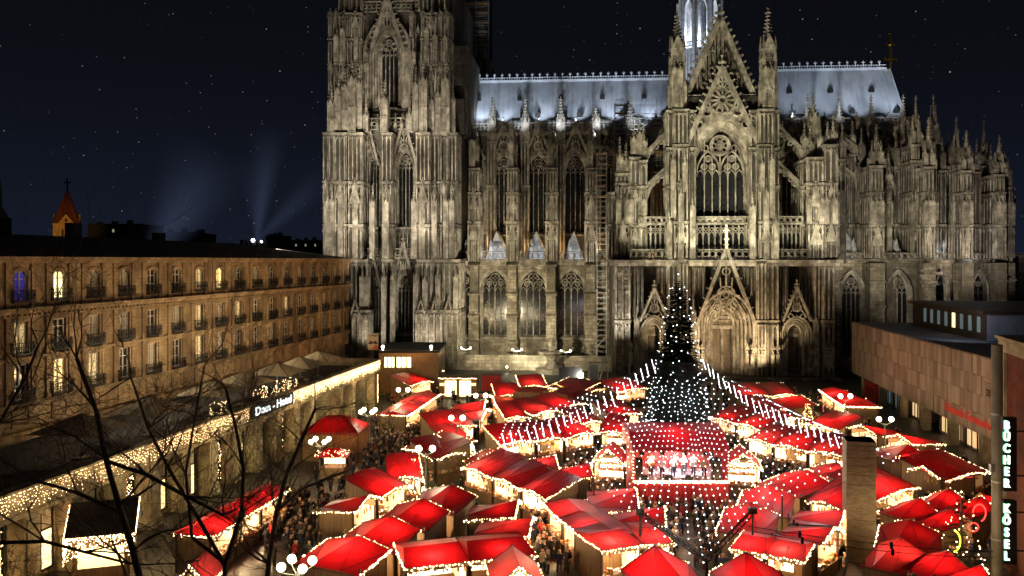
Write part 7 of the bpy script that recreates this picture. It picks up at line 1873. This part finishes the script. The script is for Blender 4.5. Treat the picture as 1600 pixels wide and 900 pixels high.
near = cand[:285]; rest = cand[285:]
def face_to(x, y):
    if (x-STX)**2+(y-(STY-9))**2 < 130 and y < STY: return atan2(STY+2-y, STX-x)+pi/2+rng.uniform(-.3, .3)
    return rng.uniform(0, 2*pi)
for (x, y) in near:
    k = rng.choices(range(len(PM)), wts)[0]; n, me = PM[k]; s = rng.uniform(.93, 1.06)
    hd_ = me.materials[3].name.replace('_', ' ').split('.')[0]; px_, py_ = 800+F*x/y, HY+F*H/y
    zone = ('under the light net before the stage' if (x-STX)**2+(y-(STY-7))**2 < 90 else 'left of the stepped stall row' if px_ < 560 else 'in the left part of the square' if px_ < 730 and y > 66 else 'in the bottom centre passage' if px_ < 960 and y < 66
            else 'beside the central stall row' if px_ < 960 else 'between the stage and the stone pillar' if px_ < 1320 and y > 62 else 'at the foot of the stone pillar' if px_ < 1420 and y < 62 else 'on the right side of the market')
    a_ = 'an' if n[0] == 'o' else 'a'
    o = inst('person', me, None, (x, y, 0), face_to(x, y), (s, s, s)); tag(o, '%s %s coat and %s, %s' % (a_, n, hd_, zone), 'person', 'visitors in %s coats %s' % (n, zone)); o['label'] = 'person in ' + o['label']
# the rest of the crowd as one mass
import numpy as np
cm = MB(); allm = []; idx = {}
def mesh_np(me):
    n = len(me.vertices); co = np.empty(n*3); me.vertices.foreach_get('co', co); return co.reshape(-1, 3)
cache = [(mesh_np(me), [tuple(p.vertices) for p in me.polygons], [p.material_index for p in me.polygons], list(me.materials)) for _, me in PM]
VV, FF, MI = [], [], []; base_ = 0
for (x, y) in rest:
    k = rng.choices(range(len(PM)), wts)[0]; co, fs, mi, ms = cache[k]; a = face_to(x, y); s = rng.uniform(.93, 1.06); c_, s_ = cos(a)*s, sin(a)*s
    q = np.empty_like(co); q[:, 0] = co[:, 0]*c_-co[:, 1]*s_+x; q[:, 1] = co[:, 0]*s_+co[:, 1]*c_+y; q[:, 2] = co[:, 2]*s
    VV.append(q)
    for m in ms:
        if m.name not in idx: idx[m.name] = len(allm); allm.append(m)
    FF += [tuple(v+base_ for v in f) for f in fs]; MI += [idx[ms[i].name] for i in mi]; base_ += len(co)
me = bpy.data.meshes.new('crowd'); me.from_pydata(np.vstack(VV).tolist(), [], FF)
for m in allm: me.materials.append(m)
me.polygons.foreach_set('material_index', MI); me.update()
o = bpy.data.objects.new('crowd', me); COL.objects.link(o); tag(o, 'dense winter crowd filling the far alleys of the market', None, None, 'stuff')
# musicians on the stage
M['wood_gloss'] = mat('varnished_wood', (.45, .16, .04), .25); M['brass'] = mat('brass', (.8, .55, .2), .25, 1.)
def guitar(p, rz, lab):
    R_ = empty('guitar', p, rz); tag(R_, lab, 'guitar'); m = MB(); m.ball(0, 0, 0, .2, 10, 6, .17); m.ball(.2, 0, .05, .15, 10, 6, .13); m.v = [(x, y*.28, z) for x, y, z in m.v]; m.build('body', M['wood_gloss'], R_)
    m = MB(); m.tube((.25, -.03, .06), (.85, -.05, .28), .025, n=5); m.box(.83, .95, -.08, -.02, .25, .34); m.build('neck', M['wood_dark'], R_)
band = [(1021, 1.5, ('hold', 'play'), 'performer in white with a guitar at the left of the band', 1), (1038, 1.1, ('play', 'hold'), 'performer in white second from the left before the curtain', 0), (1056, 1.3, ('hold', 'up'), 'singer in white at the middle of the stage', 0),
        (1075, 2.0, ('play', 'play'), 'performer in white right of the singer', 0), (1088, 1.2, ('out', 'hold'), 'performer in white stooping over an instrument', 0), (1104, 1.0, ('hold', 'play'), 'performer in beige with a guitar at the right of the band', 1)]
for i, (px, y, (a, b), lab, g) in enumerate(band):
    nm = 'beige' if i == 5 else 'white'
    me = person_mesh([CM[nm], M['trousers' if i % 2 else 'jeans'], M['skin'], M['hair2' if i % 2 else 'hat']], ((.1, -.1)[i % 2], a, b, .03+.08*(i == 4), (-1, 1)[i % 2]), 1, False)
    x = SX+sx(px); s = 1.12
    o = inst('person', me, None, (x, SY+y, zf), .15*(i-2.5)*-.3, (s, s, s)); tag(o, lab, 'person')
    if g: guitar((x+.05, SY+y-.3, zf+1.25), .0, 'wooden guitar held by the %s performer' % ('left' if i == 0 else 'right'))
for i, px in enumerate((1028, 1046, 1065, 1082, 1096)):
    me = person_mesh([CM['white' if i % 2 == 0 else 'red'], M['trousers'], M['skin'], M['hair1' if i % 2 else 'hair2']], (0, 'hold', 'drum', .02, 0), 1, False)
    o = inst('person', me, None, (SX+sx(px), SY+3.2, zf-.0), .1*(2-i), (1.0, 1.0, 1.0)); tag(o, ('leftmost', 'second from left', 'middle', 'second from right', 'rightmost')[i]+' musician of the rear row before the red curtain', 'person')
for i, px in enumerate((1014, 1048, 1070, 1092)):
    R_ = empty('microphone_stand', (SX+sx(px), SY+.75, zf)); tag(R_, 'microphone stand on the stage, '+('leftmost', 'second from the left', 'second from the right', 'rightmost')[i], 'microphone'); m = MB(); m.cyl(0, 0, 0, 1.45, .02, .02, 5); m.cyl(0, 0, 0, .04, .18, .18, 8); m.build('stand', M['iron'], R_); m = MB(); m.ball(0, -.04, 1.5, .05, 6, 4); m.build('microphone', M['steel'], R_)

# ================================================================== BARE TREES ON THE LEFT
M['bark2'] = mat('plane_bark', (.26, .19, .13), .85, 0, (.13, .095, .065), 3.5, .4, stretch=(1, 1, .4))
M['twig'] = mat('twig_bark', (.20, .13, .08), .85)
def bare_tree(label, path, r0, seed, spread=1.0, levels=5, forks=()):
    """path: trunk points in world space; side limbs spring from it and divide down to twigs"""
    q = random.Random(seed); R_ = empty('bare_tree', (path[0].x, path[0].y, 0)); tag(R_, label, 'tree'); O = Vector((path[0].x, path[0].y, 0))
    tr_ = MB(); tw = MB()
    def seg(mb, a, b, ra, rb, n): mb.tube(a-O, b-O, ra, rb, n)
    def grow(mb_l, p, d, L_, r, lv):
        k = 4 if lv > 1 else 3; pts = [p]; dd = d.copy()
        for i in range(k):
            dd = (dd+Vector((q.gauss(0, .16), q.gauss(0, .16), q.gauss(.03, .12)))).normalized(); pts.append(pts[-1]+dd*L_/k)
        for i in range(k):
            ra = r*(1-.5*i/k); rb = r*(1-.5*(i+1)/k); seg(mb_l if r > .035 else tw, pts[i], pts[i+1], ra, rb, 6 if r > .09 else (4 if r > .03 else 3))
        if lv <= 0: return
        nb = 3 if lv > 1 else 4
        for j in range(nb+(lv > 2)):
            t = q.uniform(.35, 1.0) if j else 1.0; i = min(k-1, int(t*k)); p_ = pts[i].lerp(pts[i+1], t*k-i) if t < 1 else pts[-1]
            ax = Vector((q.gauss(0, 1), q.gauss(0, 1), q.gauss(0, .6))); nd = (dd+ax.normalized()*q.uniform(.55, 1.0)*spread+Vector((0, 0, .12))).normalized()
            grow(mb_l, p_, nd, L_*q.uniform(.55, .78), max(.006, r*.45*q.uniform(.75, 1.0)), lv-1)
    n = len(path)-1
    for i in range(n): seg(tr_, path[i], path[i+1], r0*(1-.55*i/n), r0*(1-.55*(i+1)/n), 10)
    tr_.build('trunk', M['bark2'], R_, smooth=True)
    for i in range(1, n+1):
        d0 = (path[i]-path[i-1]).normalized()
        for s in range(2 if i < n else 3):
            ax = Vector((q.gauss(0, 1), q.gauss(0, 1)*.7, q.gauss(.1, .4))).normalized(); lm_ = MB()
            grow(lm_, path[i].copy(), (d0*.5+ax*.9*spread+Vector((0, 0, .2))).normalized(), q.uniform(2.6, 4.0)*(1-.3*i/n), r0*(1-.55*i/n)*.5, levels-(1 if i > n-1 else 0))
            if lm_.v: lm_.build('limb', M['bark2'], R_)
    for (pts, rr_, lv) in forks:
        lm_ = MB()
        for a, b, i in zip(pts[:-1], pts[1:], range(99)): seg(lm_, a, b, rr_*(1-.13*i), rr_*(1-.13*(i+1)), 8)
        for i in range(1, len(pts)):
            for s in range(2):
                ax = Vector((q.gauss(0, 1), q.gauss(0, 1)*.7, q.gauss(.2, .5))).normalized(); grow(lm_, pts[i].copy(), ((pts[i]-pts[i-1]).normalized()*.5+ax*.8).normalized(), q.uniform(2.4, 3.8), rr_*.42, lv)
        lm_.build('limb', M['bark2'], R_, smooth=True)
    tw.build('twigs', M['twig'], R_, kind='stuff')
D = lambda px, py, Y: dpt(px, py, Y)
bare_tree('thick leaning bare tree at the left over the arcade lights', [Vector((D(238, 900, 33).x, 33, 0)), D(232, 960, 33), D(208, 860, 33), D(186, 790, 32.6), D(165, 715, 32.2), D(150, 640, 32), D(120, 560, 31.6)], .17, 5, 1.0, 4,
          [([D(190, 800, 33), D(120, 770, 33), D(60, 752, 32), D(-10, 742, 31)], .08, 3), ([D(165, 720, 32), D(230, 742, 31), D(290, 775, 31), D(350, 805, 31)], .09, 3)])
bare_tree('forked bare tree in the middle of the left bottom edge', [Vector((D(345, 900, 36).x, 36, 0)), D(345, 960, 36), D(352, 880, 36), D(378, 800, 36), D(380, 730, 35.6), D(368, 665, 35.2), D(352, 605, 35)], .13, 12, 1.0, 4,
          [([D(352, 885, 36), D(310, 810, 36), D(262, 730, 35.5), D(232, 670, 35), D(205, 590, 34.6)], .10, 3), ([D(352, 880, 36), D(300, 840, 35.5), D(290, 740, 35), D(305, 650, 34.6), D(320, 570, 34)], .08, 3)])
bare_tree('slender bare tree right of the forked one with drooping twigs', [Vector((D(410, 900, 42).x, 42, 0)), D(412, 960, 42), D(420, 880, 42), D(432, 800, 42), D(448, 740, 42), D(470, 690, 41.6), D(492, 640, 41)], .17, 33, 1.1, 4,
          [([D(432, 800, 42), D(470, 765, 42), D(510, 748, 42.5), D(545, 735, 43)], .09, 3)])
bare_tree('bare tree cut by the left edge with a low horizontal bough', [Vector((D(-120, 900, 30).x, 30, 0)), D(-110, 1000, 30), D(-90, 850, 30), D(-75, 760, 30), D(-60, 680, 30), D(-40, 600, 30)], .16, 8, 1.0, 4,
          [([D(-95, 870, 30), D(0, 848, 30), D(70, 846, 30), D(130, 862, 30), D(200, 880, 30)], .09, 3), ([D(-80, 790, 30), D(0, 660, 31), D(40, 590, 31), D(60, 540, 31)], .08, 3)])
# ================================================================== FLOODLIGHTS
def spot(p, tgt, e, col, size=60, blend=.6, r=.4):
    d = bpy.data.lights.new('floodlight', 'SPOT'); d.energy = e; d.color = col; d.spot_size = radians(size); d.spot_blend = blend; d.shadow_soft_size = r
    o = bpy.data.objects.new('floodlight', d); COL.objects.link(o); o.location = p
    o.rotation_euler = (Vector(tgt)-Vector(p)).to_track_quat('-Z', 'Y').to_euler(); return o
def pt(p, e, col, r=.3):
    d = bpy.data.lights.new('lamp_light', 'POINT'); d.energy = e; d.color = col; d.shadow_soft_size = r
    o = bpy.data.objects.new('lamp_light', d); COL.objects.link(o); o.location = p; return o
BEIGE = (1, .89, .70); YEL = (1, .93, .65); WARM = (1, .62, .28); COOL = (.80, .88, 1)
def fl(px, v, z, tpx, tv, ty, e, col, size=60, r=.4): # flood at local depth v aimed at the face
    spot(cw(cu(px, v), v, z), cw(cu(tpx, tv), tv, cz(ty, tpx, tv)), e*1.6, col, size, .7, r)
# tower: strong from the left (hotel roof), weaker from the right, grazing from the foot
fl(430, -30, 25, 600, 12, 300, 66000, BEIGE, 60); fl(752, -30, 5, 620, 12, 300, 30000, BEIGE, 66)
fl(575, 0, 3, 590, 9, 420, 3200, BEIGE, 100); fl(665, 0, 3, 660, 9, 420, 4300, BEIGE, 100)
fl(560, -4, 24, 560, 9, 250, 7000, BEIGE, 95); fl(650, -4, 24, 655, 9, 250, 7000, BEIGE, 95)
fl(500, -26, 26, 606, 12, 70, 32000, BEIGE, 50); 
fl(545, -6, 40, 560, 12, 60, 4200, BEIGE, 80); fl(665, -6, 40, 665, 12, 60, 4200, BEIGE, 80)
# nave
fl(752, -22, 9, 840, 16, 480, 36000, (1, .86, .55), 80); fl(937, -12, 5, 970, -1, 470, 12000, (1, .92, .76), 60); fl(830, 2, 1.5, 835, 16, 500, 2500, YEL, 120)
for px in (740, 800, 861, 923): fl(px+8, 5, g1+.5, px+1, 14.5, 320, 1500, (1, .88, .62), 90)
# transept
fl(985, -36, 12, 1127, 0, 250, 60000, YEL, 62); fl(1270, -36, 12, 1150, 0, 240, 40000, YEL, 62)
fl(1060, -9, 2, 1080, 0, 440, 8500, (1, .74, .42), 110); fl(1195, -9, 2, 1180, 0, 440, 8500, (1, .74, .42), 110); fl(1131, -12, 1.5, 1131, 2, 480, 6500, (1, .72, .42), 100)
fl(1085, -7, g1+1, 1100, 0, 270, 2600, YEL, 110); fl(1170, -7, g1+1, 1155, 0, 270, 2600, YEL, 110); fl(1000, -6, g1+1, 1000, 3, 280, 1800, YEL, 110); fl(1285, -6, g1+1, 1280, 3, 280, 2200, YEL, 110)
fl(1010, -30, 24, 1127, 0, 90, 26000, YEL, 44)
# choir
fl(1340, -34, 18, 1440, 12, 300, 36000, (1, .88, .68), 66); fl(1560, -8, 16, 1530, 20, 300, 14000, (1, .86, .70), 80); fl(1390, -6, 13.5, 1390, 8, 330, 3000, YEL, 100)
fl(1375, 0, g1, 1376, 8, 330, 900, YEL, 80); fl(1450, 0, g1, 1450, 9, 330, 1100, YEL, 80)
# clerestory washers on the aisle roof
for px in (757, 812, 868, 925, 985): pt(cw(cu(px, 22), 23, g1+1.5), 1500, WARM, .2)
for px in (1018, 1236): pt(cw(cu(px, 9), 9, g1+3), 1100, (1, .66, .32), .3)
for px in (1335, 1400, 1470): pt(cw(cu(px, 20), 21, g1+1.5), 1100, WARM, .3)
for px in (752, 776, 838, 897, 1325, 1389, 1462, 1524): pt(cw(cu(px+4, NV-.5), NV+.2, g1+1.0), 260, COOL, .15)
# roof washers
for px in (748, 785, 843, 900, 958, 1015): spot(cw(cu(px, CV), CV-.9, zE+2.6), cw(cu(px+10, RV), RV, zR+1), 6500, COOL, 80, 1, .1)
for px in (1235, 1290, 1345, 1400): spot(cw(cu(px, CVc), CVc-.9, zEc+2.6), cw(cu(px-4, RV), RV, zR2+1), 6000, COOL, 80, 1, .1)
for px in (755, 815, 875, 935, 995): spot(cw(cu(px, 14), 14, 49), cw(cu(px, RV), 39, zR-3.5), 30000, COOL, 30, .9, .3)
for px in (1245, 1310, 1385): spot(cw(cu(px, 10), 10, 50), cw(cu(px, RV), 38, zR2-3.5), 26000, COOL, 30, .9, .3)
pt(cw(uc2-1, 36.6, zB+1.2), 6000, (.86, .92, 1), .4)
spot(cw(cu(1050, 14), 16, zE+2), cw(cu(1090, 38), 38, cz(20, 1093, 38)), 17000, (.8, .88, 1), 50)
# unseen lamps added to brighten the hotel, museum, pillar and brick wall
def sw(p, t, e, col, size=80): spot(p, t, e, col, size, .8, .4)
OR_ = (1, .56, .22)
for (Y, e) in ((78, 1500), (97, 2200), (118, 3300), (138, 3600)):
    xh = hotel_x(Y); sw((xh+22, Y-4, 8.6), (xh, Y, 17), e, OR_, 110)
for Y in (66, 84, 104, 120): pt((hotel_x(Y)+19.5, Y-6, 4.6), 950, (1, .76, .38), .3)  # unseen lamps added to brighten the arcade wall
for (x, Y, e) in ((47, 120, 1600), (44, 98, 1500), (42, 78, 900)): sw((x-4, Y, 3.8), (x+12, Y, 9), e, (1, .62, .40), 120)
sw((30, 56, 6), (PLr.x, PLr.y, 4), 260, (1, .74, .42), 60); sw((22, 56, 5), (PLr.x, PLr.y, 5), 200, (1, .74, .42), 60)
sw((24, 48, 4), (36, 56, 11), 2200, (1, .74, .5), 90)
cc_ = dpt(105, 350, 400); sw((cc_.x+30, 340, 22), (cc_.x, 396, cc_.z-2), 60000, (1, .55, .14), 30)
spot(Vector((uR_ if False else 57, 104, 16.5)), Vector((64, 112, 14)), 700, (.8, .85, 1), 120)
for px in (535, 495, 440, 390, 320): pt(wloc(arc_x(px), 8.0, 12.0), 900, (1, .78, .48), .4)  # unseen lamps added above the terrace to brighten the parasols
spot(cw(uR1, 20, zR2-3), cw(uR1, RV, zR2+4), 5000, (1, .82, .5), 30)
